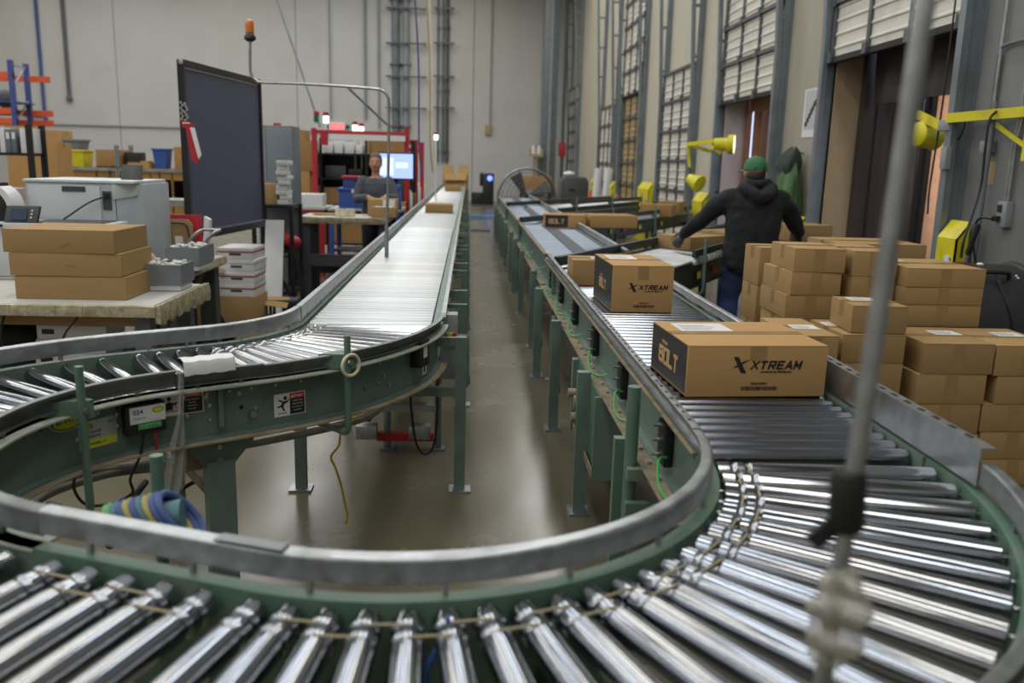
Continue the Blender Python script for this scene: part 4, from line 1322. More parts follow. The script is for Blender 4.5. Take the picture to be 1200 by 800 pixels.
# folders standing on the rear table
t = T('clipboard', 'brown clipboard leaning among folders behind the flat cartons', 'clipboard', (-2.40, 6.98, .803))
B().prism([(-2.52, 6.96, .803), (-2.21, 6.96, .803), (-2.21, 7.01, 1.09), (-2.25, 7.02, 1.13), (-2.48, 7.02, 1.13), (-2.52, 7.01, 1.09)], (0, .012, 0)).build('board', 'wood', t)
B().tube(curvy([(-2.50, 6.955, .98), (-2.48, 6.985, 1.08), (-2.44, 6.99, 1.10), (-2.30, 6.99, 1.10), (-2.25, 6.985, 1.08), (-2.22, 6.955, .98)], 3), .007, 6).build('cord', 'black_plastic', t)
B().prism([(-2.33, 6.948, .86), (-2.27, 6.948, .86), (-2.28, 6.965, 1.0), (-2.34, 6.965, 1.0)], (0, .003, 0)).build('note', 'label_white', t)
B().prism([(-2.55, 7.06, .803), (-2.17, 7.06, .803), (-2.17, 7.12, 1.16), (-2.55, 7.12, 1.16)], (0, .03, 0)).thing('folder', 'red', 'red folder standing behind the brown clipboard', 'folder')
B().prism([(-2.16, 7.06, .803), (-2.11, 7.02, .803), (-2.09, 7.06, 1.13), (-2.15, 7.12, 1.15)], (.012, .03, 0)).thing('paper_sheaf', 'label_white', 'sheaf of white papers beside the red folder', 'papers')

# big dark screen on a stand
t = T('divider_screen', 'tall dark blue fabric screen in a black frame on a stand', 'screen', (-2.33, 8.4, 0))
dm('screen_fabric', '4d5069', .55, 0, .05, 4, stretch=(1, 4, .3))
A = Vector((-2.40, 7.52, 0))
Bq = Vector((-2.185, 9.28, 0))
zt, zb_ = 2.385, .945
B().bar(A + Vector((0, .03, (zt + zb_) / 2)), Bq + Vector((0, -.03, (zt + zb_) / 2)), .006, zt - zb_ - .06).build('fabric', 'screen_fabric', t)
B().bar(A + Vector((0, 0, .08)), A + Vector((0, 0, zt + .02)), .05, .05).build('post', 'black_metal', t)
B().bar(Bq + Vector((0, 0, .08)), Bq + Vector((0, 0, zt)), .05, .05).build('post', 'black_metal', t)
B().bar(A + Vector((0, 0, zt)), Bq + Vector((0, 0, zt)), .05, .05).build('top_rail', 'black_metal', t)
B().bar(A + Vector((0, .03, zt - .036)), Bq + Vector((0, -.03, zt - .036)), .012, .012).build('roller_tube', 'galvanized', t)
B().bar(A + Vector((.02, 0, zb_)), Bq + Vector((.02, 0, zb_)), .07, .06).build('bottom_rail', 'black_metal', t)
B().bar(A + Vector((.03, 0, zb_ + .035)), Bq + Vector((.03, 0, zb_ + .035)), .03, .012).build('rail_cover', 'galvanized', t)
for P in (A, Bq):
    B().bar(P + Vector((-.35, 0, .04)), P + Vector((.35, 0, .04)), .05, .06).build('foot', 'black_metal', t)
    B().bar(P + Vector((-.32, 0, .06)), P + Vector((0, 0, .7)), .03, .03).build('brace', 'black_metal', t)
    B().bar(P + Vector((.32, 0, .06)), P + Vector((0, 0, .7)), .03, .03).build('brace', 'black_metal', t)
B().lathe([(.018, -.01), (.022, 0), (.018, .01)], (A.x + .01, A.y - .03, zt), 'Y', 12).build('bolt', 'galvanized', t)
t = T('danger_tag', 'red and white tag hanging on chains from the dark screen', 'tag', (-2.36, 7.46, 1.93))
b = B()
for k in range(7):
    b.lathe([(.010, 0), (.012, .004), (.010, .008)], (-2.40 + .012 * (k % 2), 7.465, 2.06 - .022 * k), 'Y', 8)
    b.lathe([(.010, 0), (.012, .004), (.010, .008)], (-2.37 + .010 * (k % 3), 7.465, 2.05 - .022 * k), 'Y', 8)
stuff(b.build('chain', 'galvanized', t))
B().prism([(-2.40, 7.46, 1.92), (-2.31, 7.455, 1.90), (-2.30, 7.46, 1.84), (-2.40, 7.46, 1.86)], (0, .012, 0)).build('tag_head', 'red', t)
B().prism([(-2.37, 7.455, 1.88), (-2.31, 7.45, 1.86), (-2.255, 7.455, 1.62), (-2.29, 7.45, 1.56), (-2.335, 7.455, 1.60)], (0, .008, 0)).build('ribbon', 'red', t)
B().prism([(-2.33, 7.448, 1.86), (-2.29, 7.446, 1.86), (-2.245, 7.448, 1.64), (-2.27, 7.446, 1.60)], (0, .004, 0)).build('ribbon', 'label_white', t)
B().box(-2.39, -2.33, 7.452, 7.46, 1.89, 1.90).build('tag_print', 'label_white', t)
# file boxes on a carton, behind the rear table
carton((-2.20, 8.42, 0), .36, .42, .315, math.radians(-3), 'open brown carton carrying the white file boxes', m_='cardboard', tape=False)
for k in range(4):
    z0 = .316 + .117 * k
    tt = T('file_box', ('lowest', 'second from the bottom', 'third from the bottom', 'topmost')[k] + ' of four white file boxes with red stripes', 'box', (-2.20 + (.0, .006, .012, .0)[k], 8.42, z0), math.radians((-3, -2, -4, -3)[k]), 'white file boxes')
    B().box(-.165, .165, -.20, .20, 0, .085).build('box_body', 'white_plastic', tt, world=False, bevel=.003)
    B().box(-.17, .17, -.205, .205, .08, .116).build('lid', 'white_plastic', tt, world=False, bevel=.003)
    if k != 2:
        B().box(-.171, .171, -.206, .206, .074, .084).build('red_stripe', 'red', tt, world=False)
    B().box(-.055, .055, -.2035, -.195, .045, .066).build('hand_slot', 'dark_grey', tt, world=False, bevel=.003)
carton((-2.75, 8.1, 0), .5, .5, .55, 0, 'large brown carton standing left of the file boxes under the tables', m_='cardboard_old', tape=False)
b = B().prism([(-2.62, 8.12, .50), (-2.3, 8.1, .34), (-2.3, 8.2, .34), (-2.62, 8.22, .50)], (0, 0, .006))
b.thing('carton_flap', 'cardboard', 'loose flap of cardboard sticking out beside the file boxes', 'cardboard').location.z = .56
t = T('step_stool', 'low dark stool with a cardboard sheet, right of the file boxes', 'stool', (-1.86, 8.7, 0))
B().box(-2.02, -1.72, 8.6, 8.82, .20, .225).build('stool_top', 'dark_grey', t)
for x in (-2.0, -1.76):
    for y in (8.62, 8.78):
        B().box(x, x + .025, y, y + .025, 0, .2).build('leg', 'dark_grey', t)
B().prism([(-2.04, 8.5, .19), (-1.8, 8.5, .16), (-1.8, 8.7, .235), (-2.04, 8.7, .24)], (0, 0, .006)).build('cardboard_sheet', 'cardboard', t)
B().prism([(-2.14, 8.95, .02), (-1.95, 8.95, .02), (-1.95, 9.2, .98), (-2.14, 9.2, .98)], (0, .03, 0)).thing('foam_board', 'white_plastic', 'white board leaning beside the dark screen, above the file boxes', 'board')
# black rack
t = T('shelf_rack', 'black open rack of square tube beside the grey locker', 'rack', (-2.07, 9.55, 0))
for x in (-2.30, -1.90):
    for y in (9.35, 9.85):
        B().box(x - .02, x + .02, y - .02, y + .02, 0, 1.13).build('post', 'black_metal', t)
for z in (.16, .62, 1.10):
    B().box(-2.30, -1.90, 9.35, 9.85, z, z + .03).build('shelf', 'black_metal', t)
B().box(-2.285, -1.915, 9.845, 9.855, .66, 1.08).build('back_panel', 'steel_grey', t)
B().bar((-1.9, 9.36, .66), (-1.74, 9.3, .05), .03, .04).build('diagonal_brace', 'black_metal', t)
b = B().ball((-2.02, 9.5, .74), .12, 12, 8, (1.2, .9, .72)).ball((-1.93, 9.48, .73), .09, 10, 8, (1.2, 1, .8))
b.thing('red_bag', 'red', 'red plastic bag on the middle shelf of the black rack', 'bag').location.z = .651
tt = carton((-2.16, 9.55, 1.131), .20, .2, .22, 0, 'brown carton on the top of the black rack', tape=False)
for k in range(9):
    B().cb((-2.0 + .012 * math.sin(k * 1.7), 9.52 + .01 * math.sin(k * 2.9), 1.131 + .026 + .052 * k), (.12, .2, .048), .15 * math.sin(k * 2.1)).thing('paper_bundle', 'label_white', ('lowest', 'second lowest', 'third lowest', 'fourth from the bottom', 'middle', 'fourth from the top', 'third from the top', 'second from the top', 'topmost')[k] + ' white bundle in the leaning pile on the black rack', 'papers', 'white bundles piled on the black rack', bevel=.006)
# grey locker
t = T('metal_locker', 'tall grey metal locker behind the black rack', 'locker', (-2.33, 10.8, 0))
B().box(-2.55, -2.12, 10.62, 11.1, 0.03, 2.0).build('locker_body', 'steel_grey', t, bevel=.006)
dm('locker_door', '7f888f', .28, .6, .06, 4)
B().box(-2.43, -2.125, 10.608, 10.62, .05, 1.98).build('door', 'locker_door', t, bevel=.003)
B().box(-2.40, -2.385, 10.595, 10.608, 1.0, 1.15).build('handle', 'galvanized', t)
B().box(-2.545, -2.44, 10.612, 10.62, .05, 1.98).build('side_post', 'grey_paint', t)
B().box(-2.36, -2.28, 10.7, 10.78, 2.0, 2.03).build('hinge_cap', 'red', t)

# ------------------------------------------------------------------ the packing woman's table and what is round it
t = T('packing_table', 'packing table with white film top in front of the woman', 'table', (-1.45, 10.7, 0))
B().box(-2.02, -.95, 10.28, 11.05, .90, .95).build('tabletop', 'table_top', t)
fb = B()
for k in range(20):
    x0 = -2.03 + 1.08 * k / 20
    r0 = .003 * math.sin(k * 2.2) + .003
    fb.prism([(x0, 10.28, .956), (x0, 10.262 - r0, .95), (x0, 10.262 - r0, .91), (x0, 10.28, .875)], (1.08 / 20, 0, 0))
stuff(fb.build('plastic_wrap', 'film', t))
legs4(t, -1.98, -.98, 10.34, 11.0, .90, .09, 'dark_grey')
B().box(-1.95, -1.0, 10.36, 10.42, .36, .50).build('front_beam', 'dark_grey', t)
B().box(-1.95, -1.0, 10.92, 10.98, .20, .30).build('rear_beam', 'dark_grey', t)
B().box(-1.92, -1.02, 10.42, 10.92, .40, .42).build('lower_shelf', 'dark_grey', t)
t = T('wheeled_cart', 'dark wheeled cart frame left of the woman\'s packing table', 'cart', (-2.2, 10.2, 0))
for x in (-2.24, -2.06):
    for y in (9.98, 10.28):
        B().box(x - .018, x + .018, y - .018, y + .018, .1, .86).build('post', 'black_metal', t)
        B().lathe([(.03, -.012), (.05, -.010), (.05, .010), (.03, .012)], (x, y, .05), 'X', 12).build('caster', 'black_rubber', t)
for z in (.15, .5, .84):
    B().box(-2.24, -2.06, 9.98, 10.28, z, z + .02).build('shelf', 'black_metal', t)
def roll(x, y, z, r, h, label, m_='plywood'):
    t = T('tape_roll', label, 'tape', (x, y, z), 0, 'tape rolls on the packing table')
    b = B()
    n = 20
    prof = [(r * .55, 0), (r, 0), (r, h), (r * .55, h)]
    vs = [(rr * math.cos(2 * PI * k / n), rr * math.sin(2 * PI * k / n), hh) for rr, hh in prof for k in range(n)]
    fs = [(i * n + k, i * n + (k + 1) % n, ((i + 1) % 4) * n + (k + 1) % n, ((i + 1) % 4) * n + k) for i in range(4) for k in range(n)]
    b.add(vs, fs).build('tape_ring', m_, t, world=False)
dm('tape_cream', 'cfc9ae', .4, 0, .06, 10)
for k, (x, y, lab) in enumerate(((-1.56, 10.5, 'cream tape roll at the left of the trio on the packing table'), (-1.49, 10.47, 'cream tape roll in the middle of the trio on the packing table'), (-1.42, 10.5, 'cream tape roll at the right of the trio on the packing table'))):
    roll(x, y, .957, .05, .085 if k != 1 else .07, lab, 'tape_cream')
B().cb((-1.72, 10.75, .962), (.38, .26, .010), .2).thing('paper_mailer', 'cardboard', 'brown paper mailer lying left of the tape rolls', 'envelope')
# cartons the woman packs
carton((-1.06, 10.80, .957), .36, .30, .20, math.radians(2), 'open carton under the hands of the packing woman', tape=False)
B().box(-1.05, -.90, 10.630, 10.634, 1.05, 1.17).thing('packing_slip', 'label_white', 'white packing slip stuck on the carton before the woman', 'paper').location.z = 1.03
carton((-1.02, 10.48, .957), .29, .24, .12, 0, 'small closed carton in front of the one being packed', lab=(0, 0, .2, .15))

# behind the woman
t = T('computer_monitor', 'large lit monitor on a stand behind the packing woman', 'monitor', (-1.04, 12.3, .957))
dm('screen_lit', '9db4ff', .3, 0, .02, 2, emit=1.1)
dm('screen_white', 'c3d0ff', .3, 0, .02, 2, emit=1.2)
B().box(-1.29, -.77, 12.28, 12.32, 1.36, 1.735).build('bezel', 'black_plastic', t, bevel=.004)
B().box(-1.27, -.79, 12.274, 12.28, 1.38, 1.715).build('screen', 'screen_lit', t)
B().box(-1.25, -1.06, 12.271, 12.274, 1.42, 1.66).build('window', 'screen_white', t)
B().box(-1.03, -.86, 12.271, 12.274, 1.52, 1.60).build('window', 'screen_white', t)
B().box(-1.06, -1.0, 12.32, 12.36, .975, 1.5).build('stand', 'black_plastic', t)
B().box(-1.17, -.95, 12.2, 12.45, .957, .975).build('stand_foot', 'black_plastic', t)
t = T('computer_desk', 'blue-legged desk under the lit monitor', 'desk', (-1.3, 12.4, 0))
B().box(-1.95, -.93, 12.0, 12.8, .925, .956).build('desktop', 'table_top', t)
legs4(t, -1.93, -.95, 12.02, 12.78, .925, .06, 'blue')
B().box(-1.9, -1.0, 12.1, 12.7, .35, .37).build('lower_shelf', 'dark_grey', t)
carton((-1.35, 12.3, .371), .28, .25, .22, 0, 'carton on the low shelf under the monitor desk', tape=False)
B().ball((-1.3, 12.28, .66), .10, 10, 8, (1.2, .8, .6)).thing('red_bag', 'red', 'crumpled red plastic on the carton under the monitor desk', 'bag').location.z = .592
t = T('storage_bin', 'blue lidded bin on the desk left of the woman', 'bin', (-1.62, 12.25, .957))
B().box(-1.80, -1.46, 12.08, 12.42, .957, 1.20).build('bin_body', 'blue', t, bevel=.008)
B().box(-1.82, -1.44, 12.06, 12.44, 1.20, 1.235).build('lid', 'blue', t, bevel=.008)
B().box(-1.62, -1.46, 12.055, 12.06, 1.17, 1.22).build('bin_label', 'label_white', t)
t = T('storage_bin', 'small blue bin right of the woman below the monitor', 'bin', (-1.01, 12.1, .957))
B().box(-1.09, -.94, 12.02, 12.17, .957, 1.2).build('bin_body', 'blue', t, bevel=.008)
B().box(-1.08, -.95, 12.03, 12.16, 1.2, 1.30).build('lid', 'blue', t, bevel=.02)
B().box(-1.74, -1.58, 12.1, 12.4, 1.237, 1.36).thing('dark_box', 'rack_blue', 'dark blue box standing on the blue lidded bin', 'box', bevel=.005)
B().box(-1.76, -1.52, 12.08, 12.35, 1.361, 1.40).thing('red_tray', 'exit_red' if False else 'red', 'bright red tray on top of the dark blue box', 'tray', bevel=.006)
t = T('work_bench', 'red framed bench with a pale top left of the blue bin', 'bench', (-2.3, 12.4, 0))
B().box(-2.75, -1.98, 12.0, 12.8, .93, .96).build('bench_top', 'table_top', t)
B().box(-2.73, -2.0, 12.01, 12.05, .80, .93).build('apron', 'red', t)
legs4(t, -2.73, -2.0, 12.02, 12.78, .93, .06, 'red')
B().box(-2.52, -2.03, 12.1, 12.45, .961, 1.14).thing('white_box', 'white_plastic', 'long white box on the red framed bench', 'box', bevel=.006)
# red gantry with stack lights
t = T('gantry_frame', 'red steel gantry over the packing stations with lamp stubs', 'frame', (-1.5, 13.1, 0))
B().box(-2.32, -.90, 13.07, 13.13, 1.985, 2.035).build('crossbar', 'red', t)
B().box(-.97, -.90, 13.06, 13.14, 0, 2.10).build('post', 'red', t)
B().box(-2.33, -2.26, 13.06, 13.14, 0, 2.06).build('post', 'red', t)
B().box(-2.20, -2.10, 13.05, 13.15, 1.82, 2.03).build('hanger', 'red', t)
B().box(-2.05, -.95, 13.0, 13.06, 1.90, 1.98).build('light_trough', 'white_plastic', t)
for x, y in ((-.95, 15.5), (-.95, 17.6)):
    g = T('gantry_frame', 'red gantry post %s beyond the monitor, beside the conveyor' % ('first' if y < 16 else 'second'), 'frame', (x, y, 0))
    B().box(x - .04, x + .04, y - .04, y + .04, 0, 1.98).build('post', 'red', g)
    B().box(x - .45, x, y - .03, y + .03, 1.78, 1.84).build('crossbar', 'red', g)
    B().box(x - .45, x, y - .03, y + .03, 1.93, 1.98).build('crossbar', 'red', g)
    B().box(x - .49, x - .41, y - .04, y + .04, 0, 1.98).build('post', 'red', g)
dm('lamp_green', 'c8ffe8', .3, 0, 0, emit=3.0)
dm('lamp_off_green', '1f5a44', .3, 0, .1, 4)
def stacklight(px, py, y, label, lit=True, base=None):
    p = at(px, py, y=y)
    z0 = base if base else p.z - .2
    t = T('stack_light', label, 'lamp', (p.x, y, z0))
    B().lathe([(.016, z0), (.016, p.z - .05)], (p.x, y, 0), n=8).build('stem', 'white_plastic', t)
    B().lathe([(.03, p.z - .05), (.042, p.z - .045), (.042, p.z + .045), (.03, p.z + .05)], (p.x, y, 0), n=14).build('lens', 'lamp_green' if lit else 'lamp_off_green', t)
    B().lathe([(.03, p.z + .05), (.042, p.z + .055), (.042, p.z + .10), (.02, p.z + .115)], (p.x, y, 0), n=14).build('red_cap', 'red', t)
stacklight(371, 139, 13.1, 'unlit dark green signal lamp at the left end of the red gantry', False, 2.036)
stacklight(382, 140, 13.1, 'lit pale green signal lamp, leftmost lit one on the red gantry', True, 2.036)
stacklight(416, 150, 15.0, 'lit signal lamp in the middle distance, left of its pair', True, 0.02)
stacklight(423.5, 152, 15.0, 'lit signal lamp in the middle distance, right of its pair', True, 0.02)
stacklight(511, 161, 17.6, 'lit signal lamp alone over the farther red posts', True, .02)
# shelving with cartons behind the woman
t = T('storage_shelf', 'black steel shelving full of cartons behind the woman', 'shelving', (-1.75, 14.9, 0))
for x in (-3.35, -2.45, -1.70, -.95):
    for y in (14.55, 15.15):
        B().box(x - .02, x + .02, y - .02, y + .02, 0, 1.95).build('post', 'black_metal', t)
for z in (.2, .85, 1.28, 1.68):
    B().box(-3.35, -.95, 14.55, 15.15, z, z + .03).build('shelf', 'black_metal', t)
B().box(-3.35, -.95, 15.13, 15.15, .2, 1.68).build('back_panel', 'black_metal', t)  # black sheet added so the shelving looks dark inside
lev = {.85: 'third shelf', 1.28: 'second shelf', 1.68: 'top shelf', .2: 'bottom shelf'}
k = 0
for z, items in ((1.71, ((-3.25, .55, .36, 'cardboard_old'), (-2.62, .12, .25, 'white_plastic'), (-2.42, .16, .18, 'white_plastic'), (-2.24, .15, .2, 'white_plastic'), (-2.07, .16, .18, 'white_plastic'), (-1.88, .12, .14, 'white_plastic'), (-1.68, .62, .36, 'cardboard_old'))),
                 (1.31, ((-3.2, .7, .25, 'cardboard_old'), (-2.40, .35, .2, 'dark_grey'), (-2.02, .25, .15, 'black_plastic'), (-1.55, .5, .22, 'cardboard_old'))),
                 (.88, ((-3.2, .75, .30, 'cardboard_old'), (-2.42, .42, .27, 'cardboard'), (-1.98, .45, .27, 'cardboard_old'), (-1.45, .4, .2, 'black_plastic'))),
                 (.23, ((-3.2, .8, .35, 'cardboard_old'), (-2.35, .6, .38, 'cardboard_old'), (-1.65, .6, .3, 'cardboard_old')))):
    words = ('far left', 'left', 'left of middle', 'middle', 'right of middle', 'right', 'far right')
    nn = len(items)
    for i, (x, wd, h, m_) in enumerate(items):
        place = words[[0, 1, 2, 3, 4, 5, 6][round(i * 6 / max(1, nn - 1))]]
        kind = {'cardboard_old': 'brown carton', 'cardboard': 'tan carton', 'white_plastic': 'white tub', 'dark_grey': 'dark grey box', 'black_plastic': 'black box'}[m_]
        lab = '%s at the %s on the %s behind the woman' % (kind, place, lev[round(z - .03, 2)])
        if m_.startswith('card'):
            carton((x + wd / 2, 14.82, z + .0015), wd - .01, .44, h, 0, lab, 'things on the shelving behind the woman', m_=m_, simple=True)
        else:
            B().box(x, x + wd - .01, 14.65, 14.95, z + .0015, z + h).thing('storage_box', m_, lab, 'box', 'things on the shelving behind the woman', bevel=.012)
# cylinders, jugs and dark things at the packing stations farther on
for x, y, z1, r, m_, lab in ((-1.0, 14.1, 1.2, .09, 'white_plastic', 'tall white drum beside the first far red post'), (-1.0, 16.5, 1.22, .09, 'white_plastic', 'tall white drum between the far red posts'), (-1.0, 18.4, 1.2, .08, 'white_plastic', 'tall white drum beyond the farther red post'), (-1.02, 13.6, 1.62, .1, 'black_plastic', 'dark cylinder standing right of the lit monitor')):
    B().lathe([(r * .9, 0), (r, .02), (r, z1 - .1), (r * .6, z1 - .04), (r * .3, z1)], (x, y, 0), n=16).thing('drum', m_, lab, 'drum')
carton((-.99, 12.98, 0), .1, .14, 1.02, 0, 'narrow upright carton at the conveyor edge by the gantry', m_='cardboard_old', tape=False)
carton((-1.02, 15.1, 0), .2, .3, 1.08, 0, 'upright brown carton farther along the conveyor edge', m_='cardboard_old', tape=False)

# beacon pole by the left line
t = T('beacon_pole', 'bent grey conduit pole holding the amber beacon above the left line', 'beacon', (-.86, 7, 0))
xb = -.845
def Bp(px, py):
    p = at(px, py, y=7.0)
    return (p.x, 7.0, p.z)
pl = [(Bp(453, 272)[0], 7.0, .02), Bp(453, 272), Bp(455, 125), Bp(454, 114), Bp(449, 107), Bp(440, 104)]
B().tube(curvy([Bp(453, 272), Bp(455, 200), Bp(455.5, 125), Bp(454, 113), Bp(448, 106), Bp(438, 104), Bp(400, 101), Bp(350, 98), Bp(308, 96.5), Bp(300, 94), Bp(294.5, 87), Bp(293, 78), Bp(293, 44)], 5), .0115, 10).build('conduit', 'galvanized', t)
B().tube([Bp(408, 103), Bp(454, 146)], .010, 8).build('brace', 'steel_grey', t)
q = Bp(453, 272)
B().tube([(q[0], 7.0, q[2] + .05), (q[0], 7.0, .80)], .016, 10).build('lower_pipe', 'galvanized', t)
B().box(q[0] - .1, q[0] + .02, 6.98, 7.02, .80, .83).build('clamp', 'galvanized', t)
q = Bp(293, 44)
B().lathe([(.02, q[2] - .03), (.035, q[2] - .02), (.045, q[2] - .01), (.045, q[2] + .005), (.03, q[2] + .03)], (q[0], 7.0, 0), n=16).build('beacon_base', 'black_plastic', t)
dm('amber', 'c06a10', .2, 0, .1, 10, spec=.8)
B().lathe([(.028, q[2] + .03), (.032, q[2] + .035), (.032, q[2] + .11), (.026, q[2] + .125), (.012, q[2] + .13)], (q[0], 7.0, 0), n=16).build('beacon_lens', 'amber', t)
t.location = (t.location.x, 7, 0)
# diagonal and straight drop cables
a, c = at(316, -25, y=14), at(375, 148, y=13.2)
B().tube([a, (a + c) / 2, c], .016, 6).thing('drop_cable', 'steel_grey', 'slanting cable running down to the left end of the red gantry', 'cable')
for px0_, px1_, y, m_, lab in ((485, 491, 13.5, 'rack_blue', 'dark blue air hose dropping beside the monitor'), (499, 504, 16, 'plywood', 'tan drop cord, left of its pair, over the far packing stations'), (502, 507, 16.4, 'tape_cream', 'pale drop cord, right of its pair, over the far packing stations')):
    a, c = at(px0_, -20, y=y), at(px1_, 165, y=y)
    B().tube(curvy([a, (a + c) / 2 + Vector((.03, 0, 0)), c, c + Vector((.05, 0, -.55))], 5), .014, 6).thing('drop_cable', m_, lab, 'cable')
dm('plate_grey', 'b4b7b8', .5, 0, .05, 10)
# ------------------------------------------------------------------ far left: racking, shelving, cartons
def bgx(px, py, y):
    return at(px, py, y=y)
t = T('pallet_rack', 'blue and orange pallet racking at the far left', 'rack', (-11.6, 21.6, 0))
for px in (11.5, 29.5):
    p = bgx(px, 70, 21)
    yy = 21 if px < 20 else 22
    x = bgx(px, 70, yy).x
    B().box(x - .05, x + .05, yy - .05, yy + .05, 0, p.z).build('upright', 'rack_blue', t)
p0, p1 = bgx(11.5, 70, 21), bgx(29.5, 72, 22)
for k in range(4):
    B().bar((p0.x, 21, .6 + k * .8), (p1.x, 22, 1.2 + k * .8), .03, .03).build('lattice_bar', 'grey_paint', t)
B().bar((p0.x, 21, p0.z - .1), (p1.x, 22, p0.z - .1), .03, .03).build('lattice_bar', 'grey_paint', t)
for py in (88, 130, 142):
    z = bgx(11, py, 21).z
    for yy in (21, 22):
        B().box(p0.x - 3, p0.x + (.05 if yy == 21 else .4), yy - .03, yy + .03, z - .07, z + .07).build('beam', 'orange', t)
z = bgx(5, 118, 21).z
B().box(p0.x - 3, p0.x, 21.0, 22, z - .03, z).build('shelf', 'rack_blue', t)
z2 = bgx(5, 130, 21).z + .075
B().ball((p0.x - .42, 21.5, z2 + .22), .22, 12, 9, (1, 1, 1)).thing('drum', 'dark_grey', 'dark rounded load on the pallet racking', 'drum')

t = T('shelf_rack', 'black shelf frame holding binders at the left edge of the photo', 'rack', (-5.6, 10.4, 0))
x1 = bgx(36, 180, 10).x
x0 = x1 - 1.3
zs = bgx(20, 178, 10).z
for x in (x0, x1):
    for y in (10.0, 10.3):
        B().box(x - .03, x + .03, y - .02, y + .02, 0, bgx(36, 146, 10).z).build('post', 'black_metal', t)
for z in (zs - .04, .78, .2):
    B().box(x0, x1, 10.0, 10.3, z, z + .03).build('shelf', 'black_metal', t)
cols_ = ['white_plastic', 'steel_grey', 'steel_grey', 'white_plastic', 'steel_grey', 'white_plastic', 'white_plastic', 'grey_paint', 'white_plastic']
nm = ['rightmost', 'second from the right', 'third from the right', 'fourth from the right', 'fifth from the right', 'sixth from the right', 'seventh from the right', 'eighth from the right', 'leftmost']
for k in range(9):
    xx = x1 - .06 - .062 * k - (.06 if k > 0 else 0)
    tt = T('binder', '%s %s binder on the black shelf frame' % (nm[k], 'white' if 'white' in cols_[k] else 'grey'), 'binder', (xx, 10.15, zs - .009), 0, 'binders on the black shelf frame')
    wd = .10 if k == 0 else .056
    B().box(-wd / 2, wd / 2, -.13, .13, 0, .27 - .008 * (k % 3) - (.04 if k > 6 else 0)).build('cover', cols_[k], tt, world=False, bevel=.003)
    B().box(-.018, .018, -.1315, -.129, .15, .22).build('spine_label', 'label_white', tt, world=False)
dm('pinkish', 'cdb9b3', .5, 0, .06, 6)
for k in range(3):
    z0 = .812 + .135 * k
    tt = T('flat_box', ('lowest', 'middle', 'topmost')[k] + ' pale pinkish box under the binders at the left edge', 'box', (x1 - .55, 10.15, z0), 0, 'pale boxes under the binders')
    B().box(-.45, .35, -.14, .14, 0, .13).build('box_body', 'pinkish', tt, world=False, bevel=.005)
    B().box(-.45, .35, -.1415, -.139, .008, .016).build('edge_stripe', 'white_plastic', tt, world=False)

def bgc(px0, px1, py0, zb, y, label, dep=.45, m_='cardboard_old', group='cartons on the far left shelving', simple=False):
    a, c = bgx(px0, py0, y), bgx(px1, py0, y)
    return carton(((a.x + c.x) / 2, y + dep / 2, zb), c.x - a.x - .01, dep, max(.06, a.z - zb), 0, label, group, m_=m_, simple=simple)
def shelving(px0, px1, y, zs, dep, label, m_='galvanized', top=None):
    a, c = bgx(px0, 190, y).x, bgx(px1, 190, y).x
    t = T('wire_shelf', label, 'shelving', ((a + c) / 2, y + dep / 2, 0))
    for x in (a, c):
        for yy in (y, y + dep):
            B().tube([(x, yy, 0), (x, yy, top or zs[-1] + .5)], .02, 6).build('post', m_, t)
    for z in zs:
        b = B()
        for k in range(9):
            yy = y + dep * k / 8
            b.box(a, c, yy - .008, yy + .008, z - .012, z)
        for k in range(7):
            xx = a + (c - a) * k / 6
            b.box(xx - .008, xx + .008, y, y + dep, z - .02, z - .010)
        b.box(a, c, y - .015, y + .003, z - .05, z)
        stuff(b.build('wire_deck', m_, t))
    return t
ZA, ZBk = 1.385, .90
shelving(64, 136, 14.6, [.3, ZBk, ZA], .6, 'wire shelving carrying the yellow tote, left of its neighbour', top=1.75)
shelving(139, 222, 14.6, [.3, ZBk, ZA], .6, 'wire shelving with the blue bin, behind the dark screen', top=1.75)
bgc(37, 66, 166, 0, 12.2, 'tall plain carton standing by the binders at the far left')
bgc(36, 72, 152, 0, 16.6, 'tallest carton at the far left, behind the plain one', group='cartons on the floor at the far left')
bgc(4, 35, 147, 0, 16.6, 'big carton behind the binders at the far left', group='cartons on the floor at the far left')
b = bgx(86, 163, 14.8)
a1, a2 = bgx(79, 175, 14.75), bgx(99, 175, 14.75)
def tote(x0, x1, y0, y1, z0, z1, m_, label):
    t = T('tote', label, 'tote', ((x0 + x1) / 2, (y0 + y1) / 2, z0))
    i = .03
    b = B().add([(x0 + i, y0 + i, z0), (x1 - i, y0 + i, z0), (x1 - i, y1 - i, z0), (x0 + i, y1 - i, z0), (x0, y0, z1), (x1, y0, z1), (x1, y1, z1), (x0, y1, z1)],
                [(3, 2, 1, 0), (4, 5, 6, 7), (0, 1, 5, 4), (1, 2, 6, 5), (2, 3, 7, 6), (3, 0, 4, 7)])
    b.build('tub', m_, t)
    B().box(x0 - .015, x1 + .015, y0 - .015, y1 + .015, z1 - .03, z1).build('rim', m_, t, bevel=.004)
    return t
tote(a1.x, a2.x, 14.7, 15.1, ZA + .002, a1.z, 'yellow', 'yellow tote on the wire shelving at the far left')
tote(a1.x - .05, a2.x - .05, 14.7, 15.1, a1.z + .002, bgx(86, 163, 14.75).z, 'bin_grey', 'grey tote stacked on the yellow tote')
